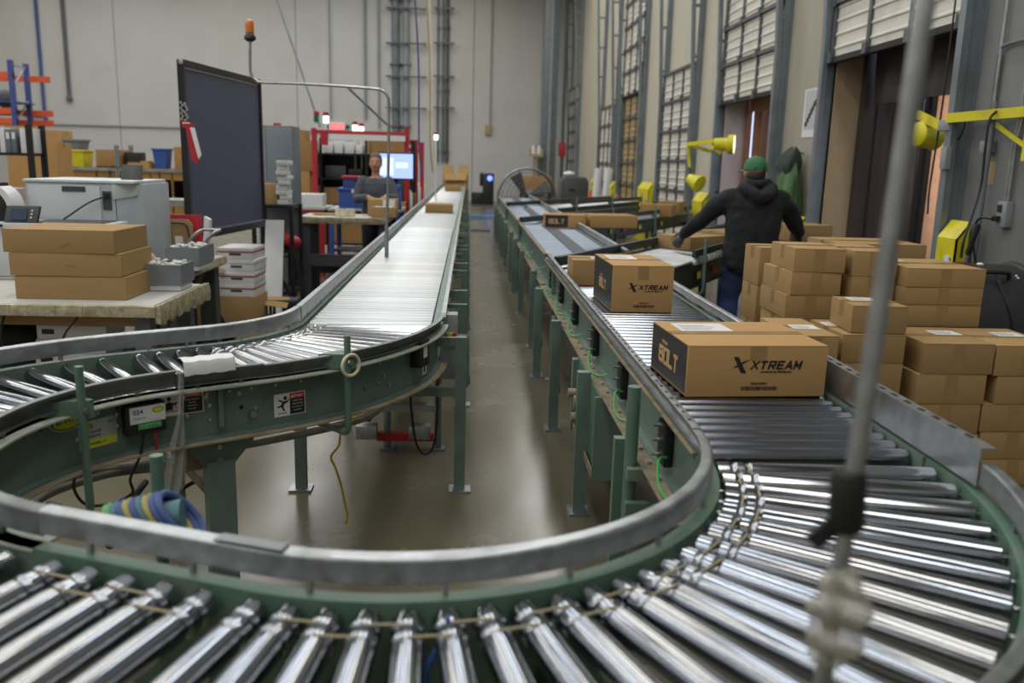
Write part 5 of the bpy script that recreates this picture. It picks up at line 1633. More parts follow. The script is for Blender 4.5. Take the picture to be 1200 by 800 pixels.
for k, (px0, px1, py, zz, lab) in enumerate((
        (111, 141, 175, ZA + .001, 'wide carton on the top shelf between the yellow tote and the black tray'),
        (77, 112, 198, ZBk + .001, 'flattened cartons bundle beneath the yellow tote'),
        (113, 128, 194, ZBk + .001, 'carton on the lower shelf, left of the shelf posts'),
        (129, 150, 194, ZBk + .001, 'carton on the lower shelf, right of the shelf posts'),
        (149, 175, 190, ZBk + .001, 'big open carton in the middle of the lower shelf'),
        (176, 186, 200, ZBk + .001, 'narrow carton on the lower shelf, right of the big open one'),
        (187, 201, 198, ZBk + .001, 'carton on the lower shelf near the dark screen'),
        (202, 220, 200, ZBk + .001, 'carton on the lower shelf partly behind the dark screen'),
        (203, 220, 172, ZA + .001, 'carton on the top shelf partly behind the dark screen'))):
    bgc(px0, px1, py, zz, 14.65, lab, dep=.5)
for px0, px1, py, lab in ((66, 100, 208, 'carton low on the bottom of the left wire shelving'), (104, 134, 212, 'second carton low on the left wire shelving'), (142, 163, 212, 'leftmost carton of the row low on the right wire shelving'),
                          (164, 183, 210, 'second carton of the row low on the right wire shelving'), (184, 201, 210, 'third carton of the row low on the right wire shelving'), (202, 221, 211, 'rightmost carton of the row low on the right wire shelving')):
    bgc(px0, px1, py, .301, 14.65, lab, dep=.5)
a = bgx(178, 175, 14.7)
c = bgx(195, 182, 14.7)
tote(a.x, c.x, 14.7, 15.0, ZA + .002, a.z + .02, 'blue', 'blue open bin on the top shelf left of the dark screen')
a = bgx(145, 178, 14.7)
c = bgx(163, 182, 14.7)
B().box(a.x, c.x, 14.7, 15.0, ZA + .001, a.z).thing('tray', 'black_plastic', 'flat black tray on the top shelf beside the shelf posts', 'tray', bevel=.008)
a = bgx(164, 180, 14.7)
B().box(a.x, a.x + .12, 14.7, 14.95, ZA + .001, ZA + .12).thing('storage_box', 'cardboard_old', 'little brown box between the black tray and the blue bin', 'box', bevel=.004)
# roller table in front of that shelving
t = T('roller_table', 'grey roller table in front of the far left shelving', 'conveyor', (-4.9, 12.3, 0))
xa, xc = bgx(158, 230, 12).x, bgx(222, 230, 12).x
B().box(xa, xc, 11.95, 12.0, .94, 1.02).build('side_frame', 'galvanized', t)
B().box(xa, xc, 12.55, 12.6, .94, 1.02).build('side_frame', 'galvanized', t)
b = B()
for k in range(12):
    x = xa + (xc - xa) * (k + .5) / 12
    b.tube([(x, 12.0, 1.0), (x, 12.55, 1.0)], .022, 8)
stuff(b.build('rollers', 'roller_worn', t))
for x in (xa + .05, xc - .05):
    for y in (11.98, 12.57):
        B().box(x - .025, x + .025, y - .02, y + .02, 0, .94).build('leg', 'green_paint', t)
B().box(xa + .05, xc - .05, 11.97, 12.0, .45, .52).build('cross_brace', 'green_paint', t)
for px, lab in ((172, 'carton under the grey roller table, left'), (200, 'carton under the grey roller table, right')):
    x = bgx(px, 240, 12.1).x
    carton((x, 12.3, 0), .42, .36, .70, 0, lab, 'cartons under the roller table', m_='cardboard_old', simple=True)
# cartons behind the locker
for px0, px1, py, zb, y, lab in ((341, 366, 164, 1.48, 14.0, 'carton on top of the pile right of the grey locker'), (341, 362, 180, 1.0, 14.0, 'second carton in the pile right of the grey locker'), (340, 366, 205, .45, 14.0, 'third carton in the pile right of the grey locker'), (341, 368, 235, .0, 14.0, 'lowest carton in the pile right of the grey locker')):
    a, c = bgx(px0, py, y), bgx(px1, py, y)
    zz = {1.48: 1.42, 1.0: .93, .45: .45, 0: 0}[zb]
    zt_ = {1.48: a.z, 1.0: 1.418, .45: .928, 0: .448}[zb]
    carton(((a.x + c.x) / 2, y + .25, zz), c.x - a.x, .5, zt_ - zz, 0, lab, 'pile of cartons right of the locker', m_='cardboard_old')

# ------------------------------------------------------------------ aisle end
t = T('tower_unit', 'black tower cabinet with a blue light at the end of the aisle', 'cabinet', (.55, 33.9, 0))
a, c = bgx(566, 203, 33.5), bgx(579, 203, 33.5)
B().box(a.x, c.x, 33.4, 34.0, 0, a.z).build('tower_body', 'black_plastic', t, bevel=.03)
B().box(a.x - .45, a.x, 33.5, 33.9, 0, .45).build('side_box', 'black_plastic', t, bevel=.02)
B().box(a.x - .12, a.x, 33.5, 33.8, .7, 1.2).build('side_unit', 'black_plastic', t, bevel=.02)
dm('lamp_blue', '5a6cff', .3, 0, 0, emit=4)
B().lathe([(.1, 33.38), (.1, 33.4)], ((a.x + c.x) / 2 + .05, 0, a.z - .18), 'Y', 14).build('blue_lamp', 'lamp_blue', t)
B().tube(curvy([(a.x - 1.3, 33.6, .3), (a.x - .9, 33.6, .4), (a.x - .65, 33.6, .8), (a.x - .65, 33.6, 1.0)], 5), .03, 6).build('power_cable', 'cable_black', t)
B().box(.06, 1.9, 25.2, 25.32, 0, .10).thing('floor_beam', 'blue_tape', 'low blue beam lying across the far end of the aisle floor', 'beam', bevel=.01)
B().box(.06, .52, 20.5, 20.58, 0, .045).thing('floor_strip', 'steel_grey', 'thin dark bar across the aisle floor in front of the blue beam', 'bar')
# open cartons at the end of the left line
for px0, px1, py0, py1, y, rzz, lab in ((519, 533, 204, 218, 27.6, .1, 'open carton, left of the pair at the end of the left line'), (535, 548, 204, 219, 27.6, -.1, 'open carton, right of the pair at the end of the left line')):
    a, c = bgx(px0, py0, y), bgx(px1, py0, y)
    tt = carton(((a.x + c.x) / 2, y + .3, 0), c.x - a.x, .5, a.z, rzz, lab, 'open cartons at the end of the left line', tape=False)
    h = a.z
    wd = (c.x - a.x) / 2
    B().prism([(-wd, .25, h), (wd, .25, h), (wd * .9, .42, h + .28), (-wd * .9, .42, h + .28)], (0, .006, 0)).build('open_flap', 'cardboard', tt, world=False)
    B().prism([(-wd, -.25, h), (wd, -.25, h), (wd * .95, -.40, h - .18), (-wd * .95, -.40, h - .18)], (0, .006, 0)).build('open_flap', 'cardboard', tt, world=False)
# big pedestal drum fan far down the aisle
t = T('drum_fan', 'large round floor fan in a wire cage beside the farthest roller lane', 'fan', (1.35, 21, 0))
cx_, cz_ = bgx(617, 240, 20.5).x, .82
R_ = .68
b = B().tube([(cx_ + R_ * math.cos(i * PI / 18), 20.4, cz_ + R_ * math.sin(i * PI / 18)) for i in range(37)], .028, 8, caps=False)
b.build('cage_ring', 'rail_dull', t)
B().tube([(cx_ + R_ * math.cos(i * PI / 18), 20.75, cz_ + R_ * math.sin(i * PI / 18)) for i in range(37)], .028, 8, caps=False).build('cage_ring', 'rail_dull', t)
b = B()
for k in range(6):
    rr_ = R_ * (k + 1) / 7
    for yy in (20.36, 20.79):
        b.tube([(cx_ + rr_ * math.cos(i * PI / 12), yy, cz_ + rr_ * math.sin(i * PI / 12)) for i in range(25)], .006, 4, caps=False)
for k in range(10):
    a_ = 2 * PI * k / 10
    for yy, y2 in ((20.36, 20.4), (20.79, 20.75)):
        b.tube([(cx_ + .06 * math.cos(a_), yy, cz_ + .06 * math.sin(a_)), (cx_ + R_ * math.cos(a_), y2, cz_ + R_ * math.sin(a_))], .006, 4)
stuff(b.build('cage_wires', 'rail_dull', t))
for k in range(4):
    a_ = PI / 2 * k + .5
    u = Vector((math.cos(a_), 0, math.sin(a_)))
    v = Vector((-math.sin(a_), 0, math.cos(a_)))
    c0 = Vector((cx_, 20.58, cz_))
    B().add([c0 + u * .08 - v * .05, c0 + u * .60 - v * .16 + Vector((0, -.06, 0)), c0 + u * .60 + v * .14 + Vector((0, .06, 0)), c0 + u * .08 + v * .05,
             c0 + u * .08 - v * .05 + Vector((0, .01, 0)), c0 + u * .60 - v * .16 + Vector((0, -.05, 0)), c0 + u * .60 + v * .14 + Vector((0, .07, 0)), c0 + u * .08 + v * .05 + Vector((0, .01, 0))],
            [(3, 2, 1, 0), (4, 5, 6, 7), (0, 1, 5, 4), (1, 2, 6, 5), (2, 3, 7, 6), (3, 0, 4, 7)]).build('blade', 'dark_grey', t)
B().lathe([(.09, 20.5), (.09, 20.9), (.05, 20.95)], (cx_, 0, cz_), 'Y', 14).build('motor', 'black_metal', t)
for sx in (-.45, .45):
    B().bar((cx_ + sx, 20.3, .05), (cx_ + sx, 20.9, .05), .05, .05).build('foot', 'black_metal', t)
    B().bar((cx_ + sx, 20.58, .05), (cx_ + sx * 1.3, 20.58, .55), .04, .04).build('stand_leg', 'black_metal', t)
    B().lathe([(.1, -.02), (.13, -.015), (.13, .015), (.1, .02)], (cx_ + sx * 1.15, 20.3, .13), 'X', 14).build('wheel', 'black_rubber', t)
B().box(cx_ - .5, cx_ + .5, 20.56, 20.60, .06, .10).build('stand_bar', 'black_metal', t)
# trolley with a carton behind the fan, wooden rack
t = T('hand_cart', 'dark cart with a paper bundle behind the large round fan', 'cart', (1.9, 24.5, 0))
for x in (1.5, 2.3):
    for y in (24.1, 24.9):
        B().box(x - .03, x + .03, y - .03, y + .03, 0, .95).build('post', 'black_metal', t)
B().box(1.47, 2.33, 24.07, 24.93, .9, .95).build('deck', 'wood', t)
B().box(1.47, 2.33, 24.07, 24.93, .2, .24).build('deck', 'black_metal', t)
carton((1.9, 24.5, .951), .8, .7, .32, 0, 'carton on the dark cart behind the large round fan', m_='cardboard_old')
carton((1.95, 24.45, .241), .5, .5, .45, 0, 'carton on the lower deck of the dark cart', m_='cardboard_old')
t = T('wall_shelf_box', 'tan wooden holder on a post by the far grey column', 'holder', (2.0, 32.6, 0))
a, c = bgx(621, 170, 32.5), bgx(636, 184, 32.5)
B().box(a.x, c.x, 32.5, 32.75, c.z, a.z - .1).build('holder_box', 'plywood', t)
for k in range(2):
    B().box(a.x + .07 + k * .2, a.x + .19 + k * .2, 32.49, 32.5, c.z + .1, a.z).build('paper', 'label_white', t)
B().box((a.x + c.x) / 2 - .05, (a.x + c.x) / 2 + .05, 32.6, 32.7, 0, c.z).build('post', 'plywood', t)
# grey machine and cones by the far docks
t = T('floor_scrubber', 'dark grey floor machine with rounded cover by the far docks', 'machine', (2.67, 22.2, 0))
a, c = bgx(657, 207, 21.8), bgx(689, 236, 21.8)
B().prism([(a.x - .03, 21.8, .1), (c.x + .02, 21.8, .1), (c.x, 21.8, a.z - .1), (c.x - .08, 21.8, a.z), (a.x + .12, 21.8, a.z), (a.x + .03, 21.8, a.z - .12)], (0, .8, 0)).build('cover', 'dark_grey', t, bevel=.03)
B().box(a.x + .22, a.x + .38, 21.79, 21.8, a.z - .35, a.z - .30).build('handle_slot', 'black_plastic', t)
for x in (a.x + .1, c.x - .1):
    B().lathe([(.06, -.05), (.1, -.04), (.1, .04), (.06, .05)], (x, 21.95, .1), 'X', 14).build('wheel', 'black_rubber', t)
    B().lathe([(.06, -.05), (.1, -.04), (.1, .04), (.06, .05)], (x, 22.45, .1), 'X', 14).build('wheel', 'black_rubber', t)
B().ball((a.x + .25, 22.1, a.z + .07), .12, 10, 8, (1.3, 1, .6)).build('towel', 'white_plastic', t)
for k in range(2):
    B().ball((c.x - .2, 21.8, a.z - .62 - .16 * k), .03, 8, 6).build('knob', 'white_plastic', t)
dm('cone_orange', 'e8502a', .5, 0, .05, 6)
def cone(px, py0, py1, y, z0, label):
    p = at(px, py0, y=y)
    h = p.z - z0
    t = T('traffic_cone', label, 'cone', (p.x, y, z0))
    B().box(-.15, .15, -.15, .15, 0, .03).build('base', 'black_rubber', t, world=False)
    f = lambda s: .115 * (1 - s) + .025 * s
    for s0, s1, m_, nm_ in ((.04, .22, 'cone_orange', 'cone_band'), (.22, .40, 'cone_orange', 'cone_band'), (.40, .78, 'white_plastic', 'reflective_collar'), (.78, 1.0, 'cone_orange', 'cone_band')):
        B().lathe([(f(s0), h * s0), (f(s1), h * s1)], n=18).build(nm_, m_, t, world=False)
    return t
cone(692, 223, 240, 19.5, .25, 'orange traffic cone with white collar, left of the two by the far docks')
cone(723.5, 230, 240, 19.6, .25, 'orange traffic cone, right of the two by the far docks')
for x in (at(692, 223, y=19.5).x, at(723.5, 230, y=19.6).x):
    B().box(x - .2, x + .2, 19.3, 19.8, 0, .249).thing('plastic_crate', 'dark_grey', 'dark crate under the %s traffic cone' % ('left' if x < 3 else 'right'), 'crate', bevel=.01)

# ------------------------------------------------------------------ dock wall equipment
def guard(y0, y1, z, label, x=XW):
    t = T('track_guard', label, 'guard', (x - .1, (y0 + y1) / 2, 0))
    B().prism([(x - .26, y0, 0), (x - .26, y0, z - .14), (x - .16, y0, z), (x - .145, y0, z), (x - .245, y0, z - .15), (x - .245, y0, 0)], (0, y1 - y0, 0)).build('front_plate', 'yellow', t)
    B().prism([(x - .26, y0, 0), (x - .26, y0, z - .14), (x - .16, y0, z), (x - .16, y0, 0)], (0, .012, 0)).build('side_plate', 'yellow', t)
    B().box(x - .27, x - .15, y0 - .05, y1 + .05, 0, .015).build('base_plate', 'yellow', t)
    for k in range(3):
        B().lathe([(.012, -.012), (.016, -.006), (.016, 0)], (x - .256, y0 + .05 + .0 * k, z - .3 - .06 * k), 'X', 6).build('bolt', 'galvanized', t)
    B().box(x - .264, x - .26, y0 + .06, y0 + .14, z - .35, z - .28).build('sticker', 'label_white', t)
guard(6.70, 6.98, 1.27, 'yellow steel guard at the nearest dock door, beside the broom', x=XW + .08)
guard(9.90, 10.14, 1.10, 'yellow steel guard behind the forearm of the man in the cap')
guard(14.05, 14.7, 1.22, 'yellow steel guard below the double dock lamp')
guard(18.4, 19.6, 1.28, 'tall yellow steel guard between the closed dock doors')
guard(23.2, 23.6, 1.2, 'far yellow steel guard, right of the pair by the cones')
guard(27.0, 27.5, 1.2, 'farthest yellow steel guard at the distant dock door')
for px, y, lab in ((702, 24.6, 'white roll of film leaning at the far dock, left'), (714, 23.9, 'white roll of film leaning at the far dock, right')):
    p = at(px, 197, y=y)
    B().tube([(p.x - .1, y, 0), (p.x, y, p.z)], .12, 10).thing('film_roll', 'white_plastic', lab, 'roll')

# near jointed dock lamp
dm('lamp_lens', 'fff3d0', .2, 0, 0, emit=2.0)
t = T('dock_lamp', 'yellow jointed dock lamp on a long arm at the nearest open dock', 'lamp', (3.95, 6.35, 2.0))
a, c = at(1204, 130, y=6.2), at(1111, 138.5, y=7.05)
B().box(4.03, 4.1, 6.05, 6.20, 1.75, 2.2).build('wall_plate', 'yellow', t)
B().bar((4.06, 6.13, a.z), c, .035, .075).build('arm', 'yellow', t)
B().bar((4.06, 6.13, 1.82), (4.06, 6.62, 2.03), .02, .03).build('arm_brace', 'yellow', t)
j = at(1110, 147, y=7.1)
B().cb(j, (.07, .14, .09), .2).build('joint_box', 'grey_paint', t, bevel=.01)
d0, d1 = at(1106, 149, y=7.12), at(1075, 134, y=7.6)
B().bar(d0, d1, .03, .07).build('arm', 'yellow', t)
h = at(1085, 158, y=7.5)
ax = Vector((.95, .3, -.05)).normalized()
o = B()
b = B().tube([h - ax * .13, h - ax * .10, h - ax * .04, h + ax * .06, h + ax * .1], .1, 20, rr=[.06, .105, .115, .115, .125])
b.build('lamp_head', 'yellow', t)
B().tube([h + ax * .1, h + ax * .104], .112, 20).build('lens', 'lamp_lens', t)
B().bar(h + Vector((0, 0, .06)), at(1086, 139, y=7.5), .02, .03).build('yoke', 'dark_grey', t)
B().tube(curvy([c, at(1113, 160, y=7.2), at(1116, 166, y=7.1), at(1124, 162, y=7.0), at(1130, 148, y=6.95), at(1131, 136, y=6.95)], 5), .008, 6).build('cable', 'cable_black', t)
B().tube(curvy([at(1168, 130, y=6.5), at(1160, 140, y=6.5), at(1155, 170, y=6.5), at(1150, 215, y=6.5), at(1140, 250, y=6.45), at(1130, 280, y=6.4), at(1126, 302, y=6.4)], 5), .010, 6).build('cable', 'cable_black', t)
sp = bpy.data.lights.new('dock_lamp_light', 'SPOT')
sp.energy = 300
sp.color = (1.0, .84, .66)
sp.spot_size = math.radians(110)
sp.spot_blend = .5
sp.shadow_soft_size = .08
so = bpy.data.objects.new('dock_lamp_light', sp)
so.location = h + ax * .13
so.rotation_euler = (-ax).to_track_quat('Z', 'Y').to_euler()
col.objects.link(so)
# far double dock lamp
t = T('dock_lamp', 'double yellow dock lamp with two heads between the far dock doors', 'lamp', (3.9, 14.9, 1.9))
y_ = 14.6
a, c = at(806, 169, y=14.0), at(838, 165, y=13.4)
B().bar(a, c, .04, .06).build('arm', 'yellow', t)
e_ = at(808, 196, y=14.0)
B().bar(a, e_, .035, .05).build('arm', 'yellow', t)
B().bar(at(832, 170, y=13.5), at(846, 180, y=13.2), .03, .04).build('arm', 'yellow', t)
B().bar((4.09, 14.35, a.z - .12), a, .04, .05).build('wall_bracket', 'yellow', t)
h1 = at(850, 169, y=13.1)
ax1 = Vector((.9, -.35, 0)).normalized()
B().tube([h1 - ax1 * .16, h1 + ax1 * .02, h1 + ax1 * .04, h1 + ax1 * .13], .1, 16, rr=[.09, .10, .14, .15]).build('lamp_head', 'yellow', t)
B().tube([h1 + ax1 * .13, h1 + ax1 * .135], .135, 16).build('lens', 'lamp_lens', t)
h2 = at(815, 213, y=13.8)
ax2 = Vector((.55, -.75, -.35)).normalized()
B().tube([h2 - ax2 * .14, h2 - ax2 * .02, h2 + ax2 * .10], .1, 16, rr=[.08, .11, .14]).build('lamp_head', 'yellow', t)
B().tube([h2 + ax2 * .09, h2 + ax2 * .095], .12, 16).build('lens', 'yellow', t)
B().tube(curvy([e_, at(810, 203, y=13.95), h2 - ax2 * .1], 4), .012, 6).build('cable', 'cable_black', t)
B().tube([(4.05 + .0 * i, 13.95 + .12 * math.cos(i * PI / 8), 1.12 + .14 * math.sin(i * PI / 8)) for i in range(17)], .012, 6).thing('cable_coil', 'cable_black', 'black cable coil hanging on the pier by the double dock lamp', 'cable')

# wall fittings near the first dock
def onwall(px, py):
    return at(px, py, x=XW)
t = T('wall_outlet', 'grey socket box with a black plug on the concrete pier', 'socket', onwall(1182, 252))
p = onwall(1182, 252)
B().box(XW - .06, XW - .001, p.y - .055, p.y + .06, p.z - .09, p.z + .1).build('socket_box', 'grey_paint', t, bevel=.006)
B().box(XW - .066, XW - .06, p.y + .0, p.y + .05, p.z + .02, p.z + .075).build('socket_face', 'black_plastic', t)
B().box(XW - .10, XW - .06, p.y + .0, p.y + .05, p.z - .05, p.z - .01).build('plug', 'black_plastic', t)
B().tube(curvy([(XW - .10, p.y + .03, p.z - .03), (XW - .14, p.y + .16, p.z - .05), (XW - .12, p.y + .2, p.z - .25), (XW - .06, p.y + .17, p.z - .55), (XW - .06, p.y + .12, p.z - .9)], 6), .009, 6).build('cord', 'cable_black', t)
p2 = onwall(1192, 60)
for dy in (-.012, .022):
    B().tube(curvy([(XW - .03, p.y + dy, p.z + .1), (XW - .03, p.y + dy, p.z + .5), (XW - .03, p.y - .04 + dy, p.z + .8), (XW - .03, p.y - .05 + dy, p.z + 1.6)], 4), .011, 8).thing('wall_conduit', 'galvanized', 'thin conduit rising from the socket box, %s one' % ('nearer' if dy < 0 else 'farther'), 'conduit')
p = onwall(1162, 172)
B().box(XW - .06, XW - .001, p.y - .06, p.y + .07, p.z - .045, p.z + .045).thing('junction_box', 'grey_paint', 'small grey junction box on the pier above the yellow sticker', 'box', bevel=.006)
B().tube([(XW - .03, p.y, p.z + .046), (XW - .03, p.y, CEIL - .2)], .013, 8).thing('wall_conduit', 'galvanized', 'straight conduit rising from the small grey junction box', 'conduit')
B().tube(curvy([(XW - .03, p.y + .03, p.z + .046), (XW - .03, p.y + .03, p.z + .6), (XW - .03, p.y + .01, p.z + .70), (XW - .03, p.y - .1, p.z + .76), (XW - .03, p.y - .9, p.z + .76)], 5), .013, 8).thing('wall_conduit', 'steel_grey', 'conduit bending off towards the camera above the junction box', 'conduit')
p = onwall(1162, 203)
B().box(XW - .004, XW - .001, p.y - .05, p.y + .05, p.z - .09, p.z + .09).thing('wall_sticker', 'plywood', 'worn yellow-brown sticker on the concrete pier', 'sticker')
B().tube([(XW - .06, 6.62, .3), (XW - .06, 6.62, 2.2)], .02, 8).thing('wall_conduit', 'steel_grey', 'vertical grey pipe beside the yellow guard at the nearest dock', 'conduit')
p = onwall(1121, 182)
B().box(XW - .20, XW - .15, 6.98, 7.06, 1.68, 1.86).thing('switch_box', 'grey_paint', 'grey switch box on the near door track', 'box', bevel=.006)
B().tube(curvy([(3.94, 7.20, 3.3), (3.94, 7.20, 2.2), (3.93, 7.22, 1.55), (3.93, 7.20, 1.3)], 5), .008, 6).thing('pull_cord', 'cable_black', 'black pull cord hanging beside the nearest door track', 'cord')
t = T('push_broom', 'broom handle with black grip leaning on the pier by the yellow guard', 'broom', (3.86, 6.6, 0))
a, c = Vector((3.80, 6.65, .05)), Vector((3.93, 6.45, 1.27))
B().tube([a, a.lerp(c, .8)], .014, 8).build('handle', 'galvanized', t)
B().tube([a.lerp(c, .62), a.lerp(c, .72)], .016, 8).build('yellow_band', 'yellow', t)
B().tube([a.lerp(c, .8), a.lerp(c, .82), a.lerp(c, .99), c], .02, 10, rr=[.015, .022, .022, .014]).build('grip', 'black_rubber', t)
B().cb((3.78, 6.67, .04), (.08, .4, .07), .3).build('brush_head', 'black_rubber', t, bevel=.008)
# poster and jacket on the cream pier
t = T('wall_poster', 'white poster with a black grid map on the pier between open docks', 'poster', (XW - .003, 10.35, 2.05))
B().box(XW - .006, XW - .002, 10.05, 10.66, 2.03, 2.60).build('sheet', 'label_white', t)
B().box(XW - .008, XW - .006, 10.10, 10.61, 2.12, 2.58).build('map_field', 'plate_grey', t)
b = B()
rnd = random.Random(5)
for k in range(9):
    yy = 10.56 - .045 * k
    zz = 2.16 + .045 * k
    b.box(XW - .010, XW - .008, yy - .05, yy + .02, zz, zz + .035 + .03 * rnd.random())
stuff(b.build('map_blocks', 'print_black', t))
dm('jacket_green', '4d6a45', .85, 0, .12, 8, bump=.3)
dm('jacket_dark', '35423a', .85, 0, .12, 8, bump=.3)
t = T('hanging_jacket', 'green work jacket with dark hood hanging on the pier', 'jacket', (XW - .12, 10.55, .75))
n = 22
vs, fs = [], []
rows = [(.80, .34, .10, .02), (1.0, .32, .12, .02), (1.25, .27, .13, 0), (1.5, .20, .12, -.01), (1.66, .15, .11, -.02), (1.72, .12, .09, -.03)]
for z, ry, rx, sh in rows:
    for k in range(n):
        a_ = 2 * PI * k / n
        f = 1 + .16 * math.sin(5 * a_ + z * 2.2) + .05 * math.sin(9 * a_ - z * 5)
        vs.append((XW - .16 - rx * f * math.cos(a_), 10.55 + sh + ry * f * math.sin(a_), z + (.05 * math.sin(3 * a_) if z < .9 else 0)))
for i in range(len(rows) - 1):
    for k in range(n):
        fs.append((i * n + k, i * n + (k + 1) % n, (i + 1) * n + (k + 1) % n, (i + 1) * n + k))
fs += [tuple(range(n - 1, -1, -1)), tuple((len(rows) - 1) * n + k for k in range(n))]
B().add(vs, fs).build('jacket_body', 'jacket_green', t)
vs, fs = [], []
rows = [(1.60, .17, .12, .06), (1.66, .19, .14, .05), (1.74, .17, .13, .02), (1.82, .12, .10, -.03), (1.88, .06, .05, -.07), (1.90, .02, .02, -.08)]
for z, ry, rx, sh in rows:
    for k in range(n):
        a_ = 2 * PI * k / n
        f = 1 + .10 * math.sin(4 * a_ + z * 7)
        vs.append((XW - .17 - rx * f * math.cos(a_), 10.52 + sh + ry * f * math.sin(a_), z + .02 * math.sin(2 * a_)))
for i in range(len(rows) - 1):
    for k in range(n):
        fs.append((i * n + k, i * n + (k + 1) % n, (i + 1) * n + (k + 1) % n, (i + 1) * n + k))
fs += [tuple(range(n - 1, -1, -1)), tuple((len(rows) - 1) * n + k for k in range(n))]
B().add(vs, fs).build('hood', 'jacket_dark', t)
B().tube(curvy([(XW - .20, 10.36, 1.56), (XW - .26, 10.26, 1.35), (XW - .24, 10.25, 1.1), (XW - .2, 10.30, .92)], 5), .07, 12, rr=None).build('sleeve', 'jacket_green', t)
B().tube([(XW, 10.55, 1.84), (XW - .1, 10.55, 1.86)], .012, 6).build('hook', 'galvanized', t)

# black barrel fan at the right edge
t = T('barrel_fan', 'black barrel fan lying by the pier behind the stacked cartons', 'fan', (3.22, 5.3, 0))
t.rotation_euler = (0, 0, 0)
fx = Vector((3.26, 5.35, .56))
ax = Vector((.97, -.10, 0)).normalized()
RF = .52
b = B().tube([fx - ax * .27, fx - ax * .26, fx + ax * .26, fx + ax * .27], RF, 36, rr=[RF * .96, RF, RF, RF * .96], caps=False)
dm('fan_black', '252629', .38, .2, .12, 9, dirt='3a3a3a', dirt_scale=4, dirt_amt=.5)
b.build('drum', 'fan_black', t)
side = Vector((-ax.y, ax.x, 0))
def ring(c, r, rad, name, m_, seg=36):
    return B().tube([c + side * r * math.cos(2 * PI * i / seg) + Vector((0, 0, r * math.sin(2 * PI * i / seg))) for i in range(seg + 1)], rad, 8, caps=False).build(name, m_, t)
ring(fx - ax * .27, RF, .022, 'rim', 'fan_black')
ring(fx + ax * .27, RF, .022, 'rim', 'fan_black')
b = B()
for sgn in (-1, 1):
    for k in range(9):
        r = .06 + .05 * k
        c = fx + ax * sgn * .275
        b.tube([c + side * r * math.cos(2 * PI * i / 24) + Vector((0, 0, r * math.sin(2 * PI * i / 24))) for i in range(25)], .004, 4, caps=False)
    for k in range(8):
        a_ = 2 * PI * k / 8
        c = fx + ax * sgn * .28
        b.tube([c, c + side * RF * math.cos(a_) + Vector((0, 0, RF * math.sin(a_)))], .005, 4)
stuff(b.build('grille', 'fan_black', t))
B().tube([fx - ax * .14, fx + ax * .10], .10, 16).build('motor', 'black_metal', t)
for k in range(3):
    a_ = 2 * PI * k / 3
    u = side * math.cos(a_) + Vector((0, 0, math.sin(a_)))
    v = side * -math.sin(a_) + Vector((0, 0, math.cos(a_)))
    B().bar(fx + u * .1, fx + u * .46, .16, .012, ax + v * .4).build('blade', 'dark_grey', t)
# handle on the barrel, facing the camera and up
def onb(a_, al, off=0):
    u = -side if False else side
    r = u * -math.cos(a_) + Vector((0, 0, math.sin(a_)))
    return fx + ax * al + r * (RF + off)
av = math.radians(62)
if (side.y > 0) is False:
    pass
B().tube(curvy([onb(av, -.11, 0), onb(av, -.10, .035), onb(av, -.06, .045), onb(av, .06, .045), onb(av, .10, .035), onb(av, .11, 0)], 4), .014, 8).build('carry_handle', 'black_rubber', t)
for al in (-.17, .17):
    for da in (0, .05):
        q = onb(av + da, al, .002)
        B().ball(q, .010, 8, 6).build('bolt', 'galvanized', t)
B().ball(onb(av + .42, .03, .003), .022, 8, 6, (1, 1, .5)).build('cord_clip', 'label_white', t)
B().add([onb(av + .62, -.16, .002), onb(av + .62, .08, .002), onb(av + .78, .08, .002), onb(av + .78, -.16, .002), onb(av + .62, -.16, .006), onb(av + .62, .08, .006), onb(av + .78, .08, .006), onb(av + .78, -.16, .006)],
        [(3, 2, 1, 0), (4, 5, 6, 7), (0, 1, 5, 4), (1, 2, 6, 5), (2, 3, 7, 6), (3, 0, 4, 7)]).build('red_label', 'cable_red', t)
B().tube(curvy([onb(av, .02, .04), onb(av - .2, .03, .01), onb(av - .6, .05, .01), onb(av - 1.1, .06, .01)], 6), .008, 6).build('cord', 'cable_black', t)
for al in (-.2, .2):
    B().bar(fx + ax * al - side * .3 + Vector((0, 0, -.54)), fx + ax * al + side * .3 + Vector((0, 0, -.54)), .04, .04).build('skid', 'black_metal', t)
# ------------------------------------------------------------------ stickers, cards and cables on the left bends
def proj(p):
    c = RW.transposed() @ (Vector(p) - Vector((0, 0, H)))
    return 600 + FPX * c.x / c.z, 400 + FPX * c.y / c.z
def find(px, py, sg=-1, o=.319):
    """point on the near green side of the left bends that shows at the pixel"""
    best = None
    for s in (ret, mid, bend):
        for k in range(201):
            d = s.L[-1] * k / 200
            p, t, r = s.pos(d)
            q = p + r * sg * o
            if (r * sg).dot(Vector((0, 0, 0)) - q) < 0:
                continue
            z = 0
            # height where the vertical line through q meets the pixel row
            lo, hi = .5, 1.0
            for _ in range(24):
                m_ = (lo + hi) / 2
                if proj((q.x, q.y, m_))[1] > py:
                    lo = m_
                else:
                    hi = m_
            z = (lo + hi) / 2
            e = abs(proj((q.x, q.y, z))[0] - px)
            if best is None or e < best[0]:
                best = (e, s, Vector((q.x, q.y, z)), t, r * sg)
    return best[1:]
